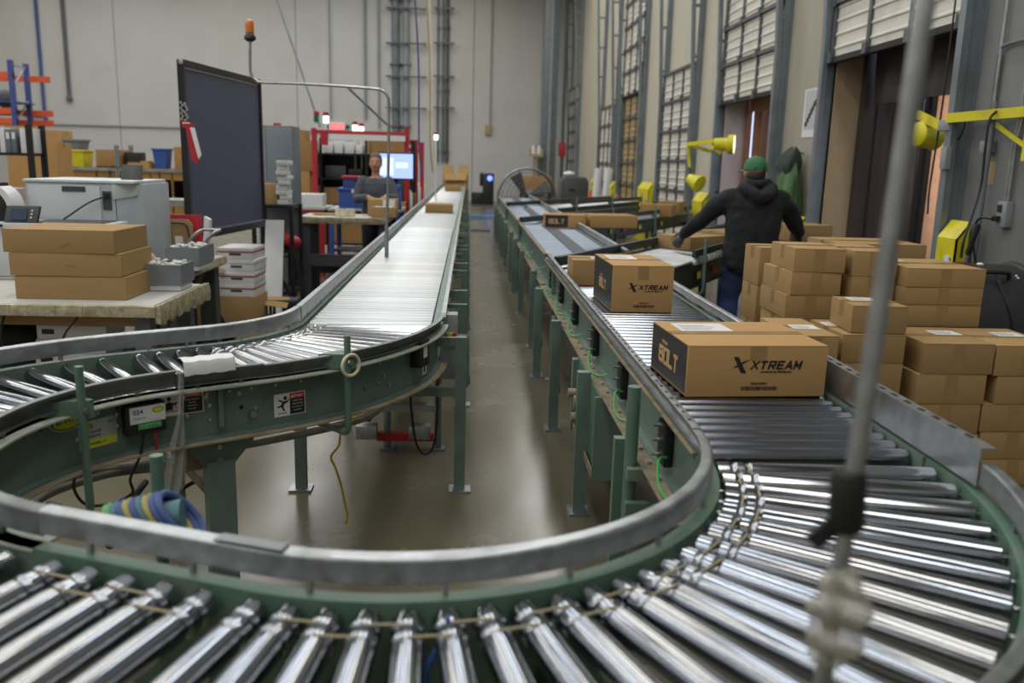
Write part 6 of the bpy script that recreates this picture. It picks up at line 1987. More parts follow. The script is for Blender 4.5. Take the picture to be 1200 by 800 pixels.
class Face:
    """little flat frame on the conveyor side: u to the viewer's right, v up, n outwards"""
    def __init__(s, px, py, out=0.0):
        s.sec, s.p, t, s.n = find(px, py)
        s.n = s.n.normalized()
        s.u = Vector((-s.n.y, s.n.x, 0)).normalized()
        s.p = s.p + s.n * out
        s.rz = math.atan2(s.u.y, s.u.x)
    def at(s, u, v, o=0):
        return s.p + s.u * u + Vector((0, 0, v)) + s.n * o
    def rect(s, name, m_, u0, u1, v0, v1, o0, o1, parent=None, bevel=0):
        return B().prism([s.at(u0, v0, o0), s.at(u1, v0, o0), s.at(u1, v1, o0), s.at(u0, v1, o0)], s.n * (o1 - o0)).build(name, m_, parent or s.sec.root, bevel=bevel)
    def poly(s, name, m_, pts, o0, o1, parent=None):
        return B().prism([s.at(u, v, o0) for u, v in pts], s.n * (o1 - o0)).build(name, m_, parent or s.sec.root)
    def text(s, name, body, size, m_, u, v, o, parent=None, **kw):
        par = parent or s.sec.root
        return text(name, body, size, m_, par, s.at(u, v, o) - wloc(par), rot=(PI / 2, 0, s.rz), depth=.0002, **kw)
dm('sign_yellow', 'c9cf1e', .4, 0, .05, 10)
dm('sign_orange', 'd0661f', .4, 0, .05, 10)
dm('sign_red', 'c02a2c', .4, 0, .05, 10)
dm('plate_alu', 'b9bcb8', .35, .3, .05, 10)
def ell(a, b_, n=28):
    return [(a * math.cos(2 * PI * k / n), b_ * math.sin(2 * PI * k / n)) for k in range(n)]
# oval maker's badge
f = Face(78, 491)
o_ = f.poly('oval_badge', 'label_white', ell(.066, .036), 0, .002)
f.poly('badge_black', 'print_black', ell(.063, .0335), .002, .0024, o_)
f.poly('badge_field', 'sign_yellow', ell(.058, .029), .0024, .0028, o_)
f.text('badge_text', 'HYTROL', .030, 'print_black', 0, 0, .0032, o_, fat=.0008, shear=.15)
# plate with a yellow foot
f = Face(115, 507)
o_ = f.rect('rating_plate', 'plate_alu', -.066, .066, -.046, .046, 0, .002, bevel=.0008)
f.rect('plate_foot', 'sign_yellow', -.062, .062, -.043, -.018, .002, .0024, o_)
f.poly('plate_badge', 'print_black', [(-.036 + u, .027 + v) for u, v in ell(.020, .011)], .002, .0024, o_)
f.poly('plate_badge_field', 'sign_yellow', [(-.036 + u, .027 + v) for u, v in ell(.017, .009)], .0024, .0028, o_)
f.text('plate_text', 'HYTROL', .009, 'print_black', -.036, .027, .003, o_, fat=.0002)
f.text('plate_text', '24V ROLLER', .011, 'print_black', -.018, .008, .0024, o_, fat=.0002)
f.text('plate_text', 'CONVEYOR', .010, 'print_black', -.018, -.006, .0024, o_, fat=.0002)
f.text('plate_text', 'MODEL 2.4', .011, 'print_black', 0, -.031, .0028, o_, fat=.0002)
f.text('plate_text', 'HC-2', .009, 'print_black', .045, .030, .0024, o_)
# control card
f = Face(168, 487, .001)
o_ = f.rect('control_card', 'black_plastic', -.068, .062, -.050, .050, 0, .040, bevel=.003)
c_ = f.rect('card_cover', 'label_white', -.056, .060, -.012, .044, .040, .043, o_, bevel=.001)
f.text('card_number', '024', .022, 'rack_blue', -.03, .026, .0434, o_, fat=.0006)
f.text('card_print', 'EZLogic 24V', .008, 'print_black', -.025, .006, .0434, o_)
f.text('card_print', '1  2  3  4', .006, 'print_black', .025, -.005, .0434, o_)
f.poly('card_badge', 'print_black', [(.036 + u, .026 + v) for u, v in ell(.019, .010)], .043, .0434, o_)
f.poly('card_badge_field', 'sign_yellow', [(.036 + u, .026 + v) for u, v in ell(.016, .008)], .0434, .0438, o_)
f.rect('circuit_board', 'cable_green', -.03, .045, -.034, -.016, .036, .042, o_)
for k in range(5):
    f.rect('terminal', 'galvanized', -.025 + .014 * k, -.017 + .014 * k, -.032, -.022, .042, .048, o_)
for (u, m_, pts) in ((-.01, 'cable_black', [(0, -.05, .03), (-.02, -.12, .04), (-.05, -.20, .02), (-.04, -.26, .0), (-.1, -.29, -.03), (-.17, -.28, -.05), (-.2, -.22, -.06), (-.19, -.15, -.05)]),
                     (.02, 'cable_red', [(0, -.045, .03), (.01, -.09, .03), (.005, -.14, .02), (.0, -.19, .0)]),
                     (.02, 'cable_black', [(0, -.19, .0), (.01, -.25, -.02), (.02, -.30, -.05)])):
    B().tube(curvy([f.at(u + a, b_, c) for a, b_, c in pts], 5), .005, 6).build('cable', m_, f.sec.root)
# pinch warning
f = Face(213, 472)
o_ = f.rect('warning_sticker', 'label_white', -.074, .072, -.040, .036, 0, .0016)
f.rect('warning_text_panel', 'print_black', .0, .069, -.037, .018, .0016, .002, o_)
f.rect('warning_head', 'sign_orange', .0, .069, .018, .033, .0016, .002, o_)
f.text('warning_text', 'Warning', .011, 'label_white', .036, .0255, .0024, o_, fat=.0002)
for k, s_ in enumerate(('Moving equipment', 'can cause', 'severe injury.', 'Stay clear.')):
    f.text('warning_text', s_, .0072, 'label_white', .034, .010 - .011 * k, .0024, o_, sx=.9)
f.poly('pictogram_body', 'print_black', [(-.055, -.02), (-.052, .004), (-.042, .010), (-.030, .004), (-.014, .006), (-.014, .0), (-.030, -.004), (-.030, -.02)], .0016, .002, o_)
f.poly('pictogram_head', 'print_black', [(-.042 + u, .020 + v) for u, v in ell(.007, .008, 14)], .0016, .002, o_)
f.rect('pictogram_line', 'print_black', -.066, -.010, -.026, -.023, .0016, .002, o_)
ro = [(-.012 + .010 * math.cos(a), -.006 + .010 * math.sin(a)) for a in [i * PI / 9 for i in range(18)]]
B().tube([f.at(u, v, .002) for u, v in ro] + [f.at(*ro[0], .002)], .0016, 4).build('pictogram_ring', 'sign_red', o_)
# slip warning
f = Face(339, 472)
o_ = f.rect('warning_sticker', 'label_white', -.062, .062, -.046, .040, 0, .0016)
f.rect('warning_text_panel', 'print_black', .0, .059, -.043, .016, .0016, .002, o_)
f.rect('warning_head', 'sign_red', .0, .059, .016, .037, .0016, .002, o_)
f.text('warning_text', 'Danger', .013, 'label_white', .034, .0265, .0024, o_, fat=.0002)
f.poly('alert_mark', 'label_white', [(.004, .020), (.016, .020), (.010, .032)], .002, .0024, o_)
for k, s_ in enumerate(('Climbing, sitting,', 'walking or riding', 'on conveyor will', 'cause injury.')):
    f.text('warning_text', s_, .0072, 'label_white', .030, .008 - .012 * k, .0024, o_, sx=.85)
f.poly('pictogram_head', 'print_black', [(-.018 + u, .022 + v) for u, v in ell(.007, .008, 14)], .0016, .002, o_)
f.poly('pictogram_body', 'print_black', [(-.044, .020), (-.030, .014), (-.024, .010), (-.010, .012), (-.004, .020), (-.002, .016), (-.010, .004), (-.020, .002), (-.026, -.008), (-.020, -.026), (-.026, -.027), (-.034, -.010), (-.050, -.012), (-.051, -.007), (-.036, -.003), (-.030, .006), (-.046, .016)], .0016, .002, o_)
f.rect('pictogram_line', 'print_black', -.048, -.012, -.036, -.033, .0016, .002, o_)
# bolt heads along the top and holes
seen = {}
for px, py in ((100, 452), (128, 459), (172, 454), (161, 450), (217, 446), (270, 446), (306, 443), (338, 437), (370, 431), (418, 423), (440, 417), (246, 475), (246, 492), (219, 488), (241, 465), (280, 461), (109, 486), (138, 486), (139, 499), (89, 515), (300, 478), (443, 449), (456, 451), (428, 454), (449, 440)):
    f = Face(px, py)
    b = seen.setdefault(f.sec.root.name, (B(), f.sec))[0]
    b.tube([f.at(0, 0, 0), f.at(0, 0, .005), f.at(0, 0, .007)], .008, 8, rr=[.008, .008, .004])
for b, s_ in seen.values():
    stuff(b.build('bolts', 'galvanized', s_.root))
f = Face(256, 471, .0)
f.rect('splice_bar', 'green_paint', -.006, .010, -.085, .055, .0, .022)
f = Face(283, 477)
f.poly('hole', 'black_rubber', ell(.008, .008, 12), 0, .0008)
f = Face(294, 483)
B().tube([f.at(0, 0, 0), f.at(0, 0, .03)], .012, 10).build('stub_shaft', 'galvanized', f.sec.root)

# guard posts with L feet on the near side of the bends
def lpost(px, py_mid, label_m, z0, z1, off=.085, bracket=None):
    s_, p, t, n_ = find(px, py_mid)
    n_ = n_.normalized()
    q = p + n_ * off
    q0 = p + n_ * .0
    B().tube(curvy([Vector((q0.x, q0.y, z0)) - n_ * .10, Vector((q0.x, q0.y, z0)), Vector((q.x, q.y, z0)) - n_ * .02, Vector((q.x, q.y, z0 + .03)), Vector((q.x, q.y, z0 + .12)), Vector((q.x, q.y, z1))], 4), .0125, 10).build('guard_post', 'green_light', s_.root)
    if bracket:
        u = Vector((-n_.y, n_.x, 0))
        B().prism([p - u * .075 + n_ * .005 + Vector((0, 0, bracket - .028 - p.z)), p + u * .012 + n_ * .10 + Vector((0, 0, bracket - .028 - p.z)), p + u * .03 + n_ * .10 + Vector((0, 0, bracket - .028 - p.z)), p + u * .03 + n_ * .005 + Vector((0, 0, bracket - .028 - p.z))], (0, 0, .056)).build('post_bracket', 'green_light', s_.root)
        B().tube([p + n_ * .10 + Vector((0, 0, bracket - p.z)), p + n_ * .108 + Vector((0, 0, bracket - p.z))], .010, 8).build('bracket_bolt', 'galvanized', s_.root)
    return s_, q, n_
lpost(74, 500, '', .545, 1.02, bracket=.885)
s_, q, n_ = lpost(392, 450, '', .62, 1.00, bracket=.90)
c = Vector((q.x, q.y, .89)) + n_ * .02
u = Vector((-n_.y, n_.x, 0))
t = T('tape_roll', 'nearly used roll of pale tape hung on the post at the first bend', 'tape', c - Vector((0, 0, .045)))
B().tube([c + u * .040 * math.cos(i * PI / 12) + Vector((0, 0, .040 * math.sin(i * PI / 12))) + n_ * .0 for i in range(25)], .0065, 8, caps=False).build('tape_ring', 'tape_cream', t)
# white rag and a strip of clear wrap on the rail
f = Face(240, 428)
b = B()
n = 14
vs, fs = [], []
for s2 in (0, .006):
    for j, (o2, v) in enumerate(((-.03, .012), (.0, .016), (.032, .010), (.040, -.006), (.041, -.035))):
        for i in range(n + 1):
            uu = -.085 + .17 * i / n
            vs.append(f.at(uu, .022 + v + .0018 * math.sin(i * 1.3 + j), o2 + .02 + s2 + .001 * math.sin(i * 2.1)))
W_ = n + 1
for s2 in (0, 1):
    for j in range(4):
        for i in range(n):
            k = s2 * 5 * W_ + j * W_ + i
            fs.append((k, k + 1, k + 1 + W_, k + W_))
o5 = 5 * W_
for i in range(n):
    fs += [(i, i + 1, i + 1 + o5, i + o5), (4 * W_ + i, 4 * W_ + i + 1, 4 * W_ + i + 1 + o5, 4 * W_ + i + o5)]
for j in range(4):
    fs += [(j * W_, (j + 1) * W_, (j + 1) * W_ + o5, j * W_ + o5), (j * W_ + n, (j + 1) * W_ + n, (j + 1) * W_ + n + o5, j * W_ + n + o5)]
b.add(vs, fs).thing('paper_rag', 'label_white', 'white paper rag laid over the near rail of the left bend', 'rag')
f = Face(206, 440, .055)
b = B()
rnd = random.Random(2)
P_ = [(.0, .03, .0), (.004, .0, .002), (.0, -.06, .005), (-.004, -.14, .0), (-.012, -.22, -.01), (-.02, -.30, -.02), (-.03, -.38, -.03), (-.05, -.46, -.03)]
Wd = [.006, .008, .010, .011, .026, .034, .038, .02]
vs, fs = [], []
for (uu, v, o2), wd in zip(P_, Wd):
    for k in range(5):
        fz = -1 + k / 2
        vs.append(f.at(uu + wd * fz, v, o2 + .010 * (1 if k % 2 else -1)))
    for k in range(4, -1, -1):
        fz = -1 + k / 2
        vs.append(f.at(uu + wd * fz, v, o2 + .010 * (1 if k % 2 else -1) - .002))
for i in range(len(P_) - 1):
    for k in range(10):
        fs.append((i * 10 + k, i * 10 + (k + 1) % 10, (i + 1) * 10 + (k + 1) % 10, (i + 1) * 10 + k))
fs += [tuple(range(9, -1, -1)), tuple((len(P_) - 1) * 10 + k for k in range(10))]
b.add(vs, fs).thing('plastic_strip', 'wrap_plastic', 'twisted strip of clear plastic hanging from the white rag', 'plastic')

# big legs under the left bends
def bigleg(px, py, root, gusset=True, wd=.09):
    s_, p, t, n_ = find(px, py)
    n_ = n_.normalized()
    u = Vector((-n_.y, n_.x, 0))
    c = p - n_ * .03
    if gusset:
        B().prism([Vector((c.x, c.y, .672)) - u * .115, Vector((c.x, c.y, .672)) + u * .135, Vector((c.x, c.y, .635)) + u * .125, Vector((c.x, c.y, .56)) + u * .055, Vector((c.x, c.y, .56)) - u * .05, Vector((c.x, c.y, .635)) - u * .105], n_ * .008).build('leg_gusset', 'green_paint', s_.root)
        for zz in (.63, .58):
            g = Vector((c.x, c.y, zz)) + n_ * .008
            B().tube([g, g + n_ * .008], .010, 8).build('gusset_bolt', 'galvanized', s_.root)
    B().bar(Vector((c.x, c.y, .012)), Vector((c.x, c.y, .58)), .10, .05, n_).build('leg', 'green_paint', s_.root)
    B().bar(Vector((c.x, c.y, 0)), Vector((c.x, c.y, .012)), .14, .12, n_).build('foot_plate', 'galvanized', s_.root)
    d = c - n_ * .66
    B().bar(Vector((d.x, d.y, .012)), Vector((d.x, d.y, .68)), .08, .05, n_).build('leg', 'green_paint', s_.root)
    B().bar(Vector((d.x, d.y, 0)), Vector((d.x, d.y, .012)), .14, .12, n_).build('foot_plate', 'galvanized', s_.root)
    B().bar(Vector((c.x, c.y, .44)), Vector((d.x, d.y, .44)), .05, .05).build('cross_brace', 'dusty_flange', s_.root)
bigleg(258, 500, None)
# gearbox and dirty hoses under the bend
f = Face(222, 520)
B().cb(f.at(.0, -.08, -.12), (.12, .12, .09), f.rz).build('gear_box', 'dusty_flange', f.sec.root, bevel=.01)
B().tube([f.at(-.06, .0, -.10), f.at(-.06, -.06, -.02)], .022, 12).build('drive_hub', 'galvanized', f.sec.root)
def P3(px, py, y):
    return at(px, py, y=y)
B().tube(curvy([P3(10, 585, 2.75), P3(55, 565, 2.85), P3(110, 553, 3.0), P3(165, 545, 3.15), P3(210, 537, 3.3), P3(262, 526, 3.45), P3(330, 513, 3.6), P3(390, 500, 3.7), P3(435, 486, 3.8), P3(455, 465, 3.9), P3(462, 452, 4.0)], 6), .017, 10).thing('air_hose', 'pipe_dirty', 'long dirty hose sagging under the left conveyor bends', 'hose')
B().tube(curvy([P3(20, 608, 2.65), P3(55, 580, 2.75), P3(110, 560, 2.95), P3(150, 552, 3.1), P3(200, 548, 3.25)], 6), .014, 10).thing('air_hose', 'pipe_dirty', 'second dirty hose, lower, at the left under the bend', 'hose')
B().tube(curvy([P3(245, 560, 3.3), P3(225, 566, 3.2), P3(205, 580, 3.1), P3(195, 600, 2.9), P3(180, 640, 2.6)], 6), .008, 8).thing('floor_cable', 'cable_black', 'black cable dropping behind the striped roll', 'cable')
B().tube(curvy([P3(170, 565, 3.2), P3(155, 585, 3.0), P3(140, 615, 2.8), P3(128, 640, 2.7)], 6), .014, 8).thing('floor_cable', 'cable_black', 'thick black cable curving down left of the striped roll', 'cable')
# yellow cord hanging from the hose to the floor
B().tube(curvy([P3(430, 490, 3.78), P3(415, 492, 3.72), P3(400, 508, 3.66), P3(397, 522, 3.62), P3(388, 535, 3.60), P3(393, 548, 3.60), P3(400, 570, 3.6), P3(404, 590, 3.6), P3(407, 605, 3.6), P3(405, 613, 3.6)], 6), .0055, 6).thing('yellow_cord', 'cable_yellow', 'thin yellow cord dangling from the hose towards the floor', 'cord')
# small machine frame with a red bar behind
t = T('pump_stand', 'small grey stand with red crossbar and conduit boxes under the left line', 'stand', (-.4, 4.75, 0))
for px in (444, 509):
    a = at(px, 562, z=.0)
    B().tube([(a.x, 4.75, 0), (a.x, 4.75, .52)], .02, 8).build('leg', 'steel_grey', t)
    B().box(a.x - .04, a.x + .04, 4.71, 4.79, 0, .01).build('foot', 'steel_grey', t)
a, c = at(442, 512, y=4.75), at(508, 512, y=4.75)
B().box(a.x, c.x, 4.73, 4.78, c.z - .02, c.z + .025).build('red_bar', 'red', t)
for px in (430, 492):
    a = at(px, 505, y=4.70)
    B().cb((a.x, 4.70, a.z), (.12, .08, .08), .0).build('conduit_box', 'galvanized', t, bevel=.006)
a, c = at(425, 477, y=4.75), at(512, 480, y=4.75)
B().box(a.x, c.x, 4.73, 4.80, a.z - .02, a.z + .02).build('top_bar', 'galvanized', t)
B().tube(curvy([P3(478, 425, 4.3), P3(480, 455, 4.3), P3(483, 490, 4.3), P3(488, 520, 4.3), P3(498, 532, 4.3), P3(508, 522, 4.3), P3(512, 490, 4.3), P3(513, 440, 4.3)], 6), .007, 6).thing('hanging_cable', 'cable_black', 'black cable hanging in a loop under the left line', 'cable')
B().tube(curvy([P3(473, 410, 4.0), P3(472, 440, 3.95), P3(470, 458, 3.9), P3(455, 472, 3.9), P3(440, 485, 3.85), P3(432, 493, 3.8)], 6), .007, 6).thing('hanging_cable', 'cable_black', 'black cable running from the black switch box down to the hose', 'cable')
# switch boxes at the outer end of the bend
f = Face(486, 412, .0)
o_ = f.rect('switch_box', 'black_plastic', -.05, .05, -.06, .055, 0, .05, bevel=.004)
f.rect('switch_label', 'label_white', -.02, .02, -.02, .03, .05, .052, o_)
f = Face(497, 428, .0)
o_ = f.rect('warning_sticker', 'label_white', -.03, .03, -.04, .04, 0, .002)
f.poly('pictogram_body', 'print_black', [(-.012, -.03), (.012, -.03), (.0, .03)], .002, .0024, o_)
t = T('power_switch', 'yellow and red rotary switch box beside the posts of the left line', 'switch', (.02, 4.35, .5))
p = at(528, 396, y=4.3)
B().cb((p.x - .01, 4.36, p.z - .05), (.09, .10, .34), 0).build('switch_case', 'grey_paint', t, bevel=.006)
B().cb((p.x - .005, 4.298, p.z), (.035, .02, .06), 0).build('yellow_plate', 'yellow', t, bevel=.003)
B().cb((p.x + .02, 4.29, p.z), (.022, .03, .06), 0).build('red_knob', 'red', t, bevel=.004)
# striped cloth roll on a post near the left bottom
y0_ = 2.05
p = at(183, 533, y=y0_)
q = at(183, 640, y=y0_)
t = T('guard_post', 'short green post carrying the roll of striped cord at lower left', 'post', (p.x, y0_, 0))
B().tube([(p.x, y0_, .012), (p.x, y0_, p.z)], .016, 12).build('tube', 'green_light', t)
B().box(p.x - .06, p.x + .06, y0_ - .06, y0_ + .06, 0, .012).build('base_plate', 'green_paint', t)
dm('cord_blue', '3d5284', .6, 0, .15, 20)
dm('cord_green', '5f9a55', .6, 0, .15, 20)
dm('cord_yellow', '9a8f50', .6, 0, .15, 20)
dm('cord_teal', '4a7076', .6, 0, .15, 20)
t = T('cord_roll', 'roll of blue, green and yellow cord hanging on the green post', 'cord', at(178, 602, y=1.98))
a, c = at(146, 612, y=1.95), at(216, 604, y=1.97)
ax = (c - a).normalized()
tilt = ax.cross(Vector((0, 1, 0))).normalized()
colrs = ['cord_green', 'cord_teal', 'cord_blue', 'cord_yellow', 'cord_blue', 'cord_teal', 'cord_yellow', 'cord_blue', 'cord_blue']
L0 = (c - a).length
for k in range(9):
    cc = a + ax * L0 * (k + .5) / 9
    R0 = .042 + .016 * (k / 8)
    slant = ax * .35
    ring_ = []
    for i in range(21):
        th = 2 * PI * i / 20
        d = tilt * math.cos(th) + Vector((0, 1, 0)) * math.sin(th)
        ring_.append(cc + d * R0 + slant * .12 * -math.cos(th))
    B().tube(ring_, .0098, 8, caps=False).build('cord_turn', colrs[k], t)
B().tube([a + ax * .004, c - ax * .004], .034, 14, rr=[.028, .042]).build('core', 'cord_teal', t)
B().tube(curvy([a, a - ax * .02 + Vector((0, -.02, 0)), a - ax * .045 + Vector((0, -.03, .005))], 4), .012, 8, rr=None).build('cord_end', 'tape_cream', t)

# thin blurred pole at the outer rail of the near curve
t = T('beacon_pole', 'thin grey conduit pole standing at the outer rail of the near curve', 'pole', (.46, .93, .62))
yq = .93
a, c = at(964, 800, y=yq), at(1088, -20, y=yq)
d = (c - a).normalized()
lo = a - d * ((a.z - .60) / d.z)
hi = a + d * ((2.25 - a.z) / d.z)
B().tube([lo, hi], .0105, 14).build('conduit', 'galvanized', t)
m0, m1 = at(991, 622, y=yq), at(995, 552, y=yq)
B().tube([m0, m0.lerp(m1, .1), m0.lerp(m1, .9), m1], .02, 14, rr=[.016, .021, .021, .017]).build('rubber_clamp', 'black_rubber', t)
B().bar(m0.lerp(m1, .3), m0.lerp(m1, .0) + Vector((-.035, .01, -.02)), .012, .02).build('clamp_tail', 'black_rubber', t)
B().box(lo.x - .05, lo.x + .05, yq - .02, yq + .06, .60, .64).build('pole_clamp', 'galvanized', t)
# ------------------------------------------------------------------ people
dm('skin', 'b98468', .55, 0, .06, 20)
dm('skin_dark', 'b07d63', .55, 0, .06, 20)
dm('hoodie', '1c1e22', .9, 0, .15, 14, bump=.35)
dm('jeans', '2b3a63', .85, 0, .18, 18, bump=.3)
dm('sweater', '474d55', .9, 0, .10, 14, bump=.3)
dm('trousers', '23262d', .85, 0, .12, 14, bump=.3)
dm('hair', '5f4634', .6, 0, .2, 30, stretch=(1, 1, .2))
dm('hair_dark', '2a221d', .6, 0, .2, 30)
dm('cap_green', '2f6b45', .8, 0, .08, 20)
dm('glove_grey', '4c4f55', .85, 0, .15, 20)
dm('shoe', '2a2724', .7, 0, .1, 10)
def limb(b, pts, rr, n=14):
    b.tube(curvy(pts, 4), 1, n, rr=[a for a in interp(rr, len(curvy(pts, 4)))])
    for p, r in ((pts[0], rr[0]), (pts[-1], rr[-1])):
        b.ball(p, r * .98, 12, 8)
def interp(v, n):
    out = []
    for i in range(n):
        f = i / (n - 1) * (len(v) - 1)
        k = min(int(f), len(v) - 2)
        out.append(v[k] + (v[k + 1] - v[k]) * (f - k))
    return out
def torso(b, rows, n=24):
    """rows: (centre, half width, half depth, turn)"""
    vs, fs = [], []
    for c, rx, ry, tz in rows:
        for k in range(n):
            a = 2 * PI * k / n
            x, y = rx * math.copysign(abs(math.cos(a)) ** .8, math.cos(a)), ry * math.copysign(abs(math.sin(a)) ** .85, math.sin(a))
            vs.append(Vector((c[0] + x * math.cos(tz) - y * math.sin(tz), c[1] + x * math.sin(tz) + y * math.cos(tz), c[2])))
    for i in range(len(rows) - 1):
        for k in range(n):
            fs.append((i * n + k, i * n + (k + 1) % n, (i + 1) * n + (k + 1) % n, (i + 1) * n + k))
    fs += [tuple(range(n - 1, -1, -1)), tuple((len(rows) - 1) * n + k for k in range(n))]
    b.add(vs, fs)
def fuse(b, name, m_, parent, voxel, it=6, fold=0):
    """weld the overlapping volumes into one continuous surface"""
    me = b.mesh(name, m_, smooth=False)
    o = bpy.data.objects.new(name, me)
    col.objects.link(o)
    md = o.modifiers.new('r', 'REMESH')
    md.mode = 'VOXEL'
    md.voxel_size = voxel
    sm = o.modifiers.new('s', 'SMOOTH')
    sm.iterations = it
    sm.factor = .5
    if fold:
        tx = bpy.data.textures.new('folds', 'CLOUDS')
        tx.noise_scale = .11
        tx.noise_depth = 1
        d = o.modifiers.new('d', 'DISPLACE')
        d.texture = tx
        d.strength = fold
        d.mid_level = .5
        d.texture_coords = 'LOCAL'
    dg = bpy.context.evaluated_depsgraph_get()
    m2 = bpy.data.meshes.new_from_object(o.evaluated_get(dg))
    bpy.data.objects.remove(o)
    m2.name = name
    m2.shade_smooth()
    q = bpy.data.objects.new(name, m2)
    col.objects.link(q)
    q.parent = parent
    return q
def hand(b, wrist, dirv, palm_n, side, s=1.0, curl=.5, r=.0095):
    """palm and five separate bent fingers; side +1: thumb towards +u"""
    d = Vector(dirv).normalized()
    nrm_ = Vector(palm_n)
    nrm_ = (nrm_ - d * nrm_.dot(d)).normalized()
    u = d.cross(nrm_).normalized()
    w0 = Vector(wrist)
    b.tube([w0 - d * .02, w0 + d * .02, w0 + d * .06 * s, w0 + d * .09 * s], 1, 10, rr=[.027 * s, .030 * s, .034 * s, .030 * s])
    for k, (off, ln) in enumerate(((-.030, .066), (-.010, .078), (.011, .074), (.031, .058))):
        base = w0 + d * .082 * s + u * off * s * -side
        p1 = base + (d + nrm_ * curl * .35 + u * off * 3 * -side).normalized() * ln * .45 * s
        p2 = p1 + (d + nrm_ * curl * 1.1).normalized() * ln * .32 * s
        p3 = p2 + (d * .7 + nrm_ * curl * 1.8).normalized() * ln * .26 * s
        b.tube([base - d * .02, base, p1, p2, p3], 1, 8, rr=[r * s * 1.15, r * s * 1.15, r * s * 1.05, r * s * .95, r * s * .7])
    tb = w0 + d * .025 * s + u * .026 * s * side
    t1 = tb + (d * .7 + u * side * .8 + nrm_ * .25).normalized() * .038 * s
    t2 = t1 + (d * .95 + u * side * .3 + nrm_ * .4).normalized() * .032 * s
    b.tube([tb - u * side * .01, tb, t1, t2], 1, 8, rr=[r * 1.3 * s, r * 1.3 * s, r * 1.15 * s, r * .85 * s])

# ---- the man unloading, seen from behind
mx, my = 2.48, 7.40
man = T('person', 'person in dark hoodie, blue jeans and green cap unloading cartons, seen from behind', 'person', (mx, my, 0))
V = lambda x, y, z: Vector((x, y, z))
hip_l, hip_r = V(-.10, 0, .90), V(.10, 0, .90)
kn_l, kn_r = V(-.15, .05, .50), V(.13, .10, .50)
an_l, an_r = V(-.17, -.02, .10), V(.15, .06, .10)
sh_l, sh_r = V(-.225, .01, 1.40), V(.235, .0, 1.40)
el_l, wr_l = V(-.375, .22, 1.20), V(-.475, .47, 1.035)
el_r, wr_r = V(.41, .14, 1.20), V(.565, .36, 1.075)
head = V(-.005, .03, 1.615)
b = B()
torso(b, [(V(0, 0, .84), .16, .11, 0), (V(0, 0, .95), .17, .12, 0), (V(0, 0, 1.1), .165, .115, 0), (V(0, 0, 1.28), .185, .12, 0), (V(0, 0, 1.40), .19, .10, 0), (V(0, .01, 1.46), .10, .08, 0)])
limb(b, [V(0, .01, 1.42), V(0, .02, 1.52), V(0, .03, 1.58)], [.07, .062, .06])
b.ball(head + V(0, 0, .01), .105, 18, 14, (.80, .98, 1.12))
b.ball(head + V(0, .03, -.05), .07, 14, 10, (.9, 1, 1))
b.tube([head + V(0, .085, .0), head + V(0, .125, -.02), head + V(0, .10, -.035)], 1, 8, rr=[.012, .016, .016])
for sx in (-1, 1):
    b.ball(head + V(sx * .086, .005, -.01), .028, 10, 8, (.45, .8, 1.15))
limb(b, [sh_l, el_l, wr_l], [.062, .050, .034])
limb(b, [sh_r, el_r, wr_r], [.062, .050, .034])
for h_, k_, a_ in ((hip_l, kn_l, an_l), (hip_r, kn_r, an_r)):
    limb(b, [h_, (h_ + k_) / 2, k_, (k_ + a_) / 2 + V(0, -.02, .05), a_], [.095, .085, .062, .062, .045])
dl = V(-.42, .30, -.72)
dr = V(.25, .72, -.40)
hand(b, wr_l, dl, V(.55, .75, .0), -1, curl=.35)
hand(b, wr_r, dr, V(-.6, .1, -.6), 1, curl=.5)
body = fuse(b, 'body', 'skin', man, .009, 4)
b = B()
torso(b, [(V(-.005, -.01, .775), .205, .155, 0), (V(-.005, -.01, .80), .222, .168, 0), (V(-.005, -.01, .90), .232, .175, 0), (V(0, -.01, 1.05), .235, .172, 0), (V(0, -.01, 1.2), .24, .165, 0), (V(0, 0, 1.33), .25, .150, 0), (V(.0, .0, 1.42), .215, .120, 0), (V(0, .01, 1.475), .13, .10, 0), (V(0, .015, 1.52), .085, .085, 0)])
limb(b, [sh_l + V(.03, 0, -.02), sh_l + (el_l - sh_l) * .5, el_l, el_l + (wr_l - el_l) * .5, wr_l], [.100, .088, .074, .066, .052], 16)
limb(b, [sh_r + V(-.03, 0, -.02), sh_r + (el_r - sh_r) * .5, el_r, el_r + (wr_r - el_r) * .5, wr_r], [.100, .088, .074, .066, .052], 16)
# hood lying on the shoulders
hd = [V(-.12, -.02, 1.50), V(-.115, -.09, 1.47), V(-.06, -.135, 1.43), V(0, -.145, 1.40), V(.06, -.135, 1.43), V(.115, -.09, 1.47), V(.12, -.02, 1.50)]
b.tube(curvy(hd, 4), 1, 12, rr=interp([.04, .052, .056, .06, .056, .052, .04], 25))
b.tube(curvy([V(-.09, .03, 1.535), V(-.085, -.05, 1.53), V(0, -.085, 1.52), V(.085, -.05, 1.53), V(.09, .03, 1.535)], 4), .034, 10)
hood = fuse(b, 'hoodie', 'hoodie', man, .012, 5, fold=.030)
for wr, d, nm_ in ((wr_l, dl, 'cuff'), (wr_r, dr, 'cuff')):
    dd = Vector(d).normalized()
    B().tube([wr - dd * .035, wr - dd * .02, wr + dd * .015], 1, 14, rr=[.047, .050, .044]).build('cuff', 'hoodie', man, world=False)
torso_b = B()
torso(torso_b, [(V(-.005, -.01, .755), .200, .150, 0), (V(-.005, -.01, .80), .207, .157, 0)])
torso_b.build('waistband', 'hoodie', man, world=False, bevel=.004)
b = B()
torso(b, [(V(0, 0, .84), .17, .125, 0), (V(0, 0, .93), .175, .13, 0)])
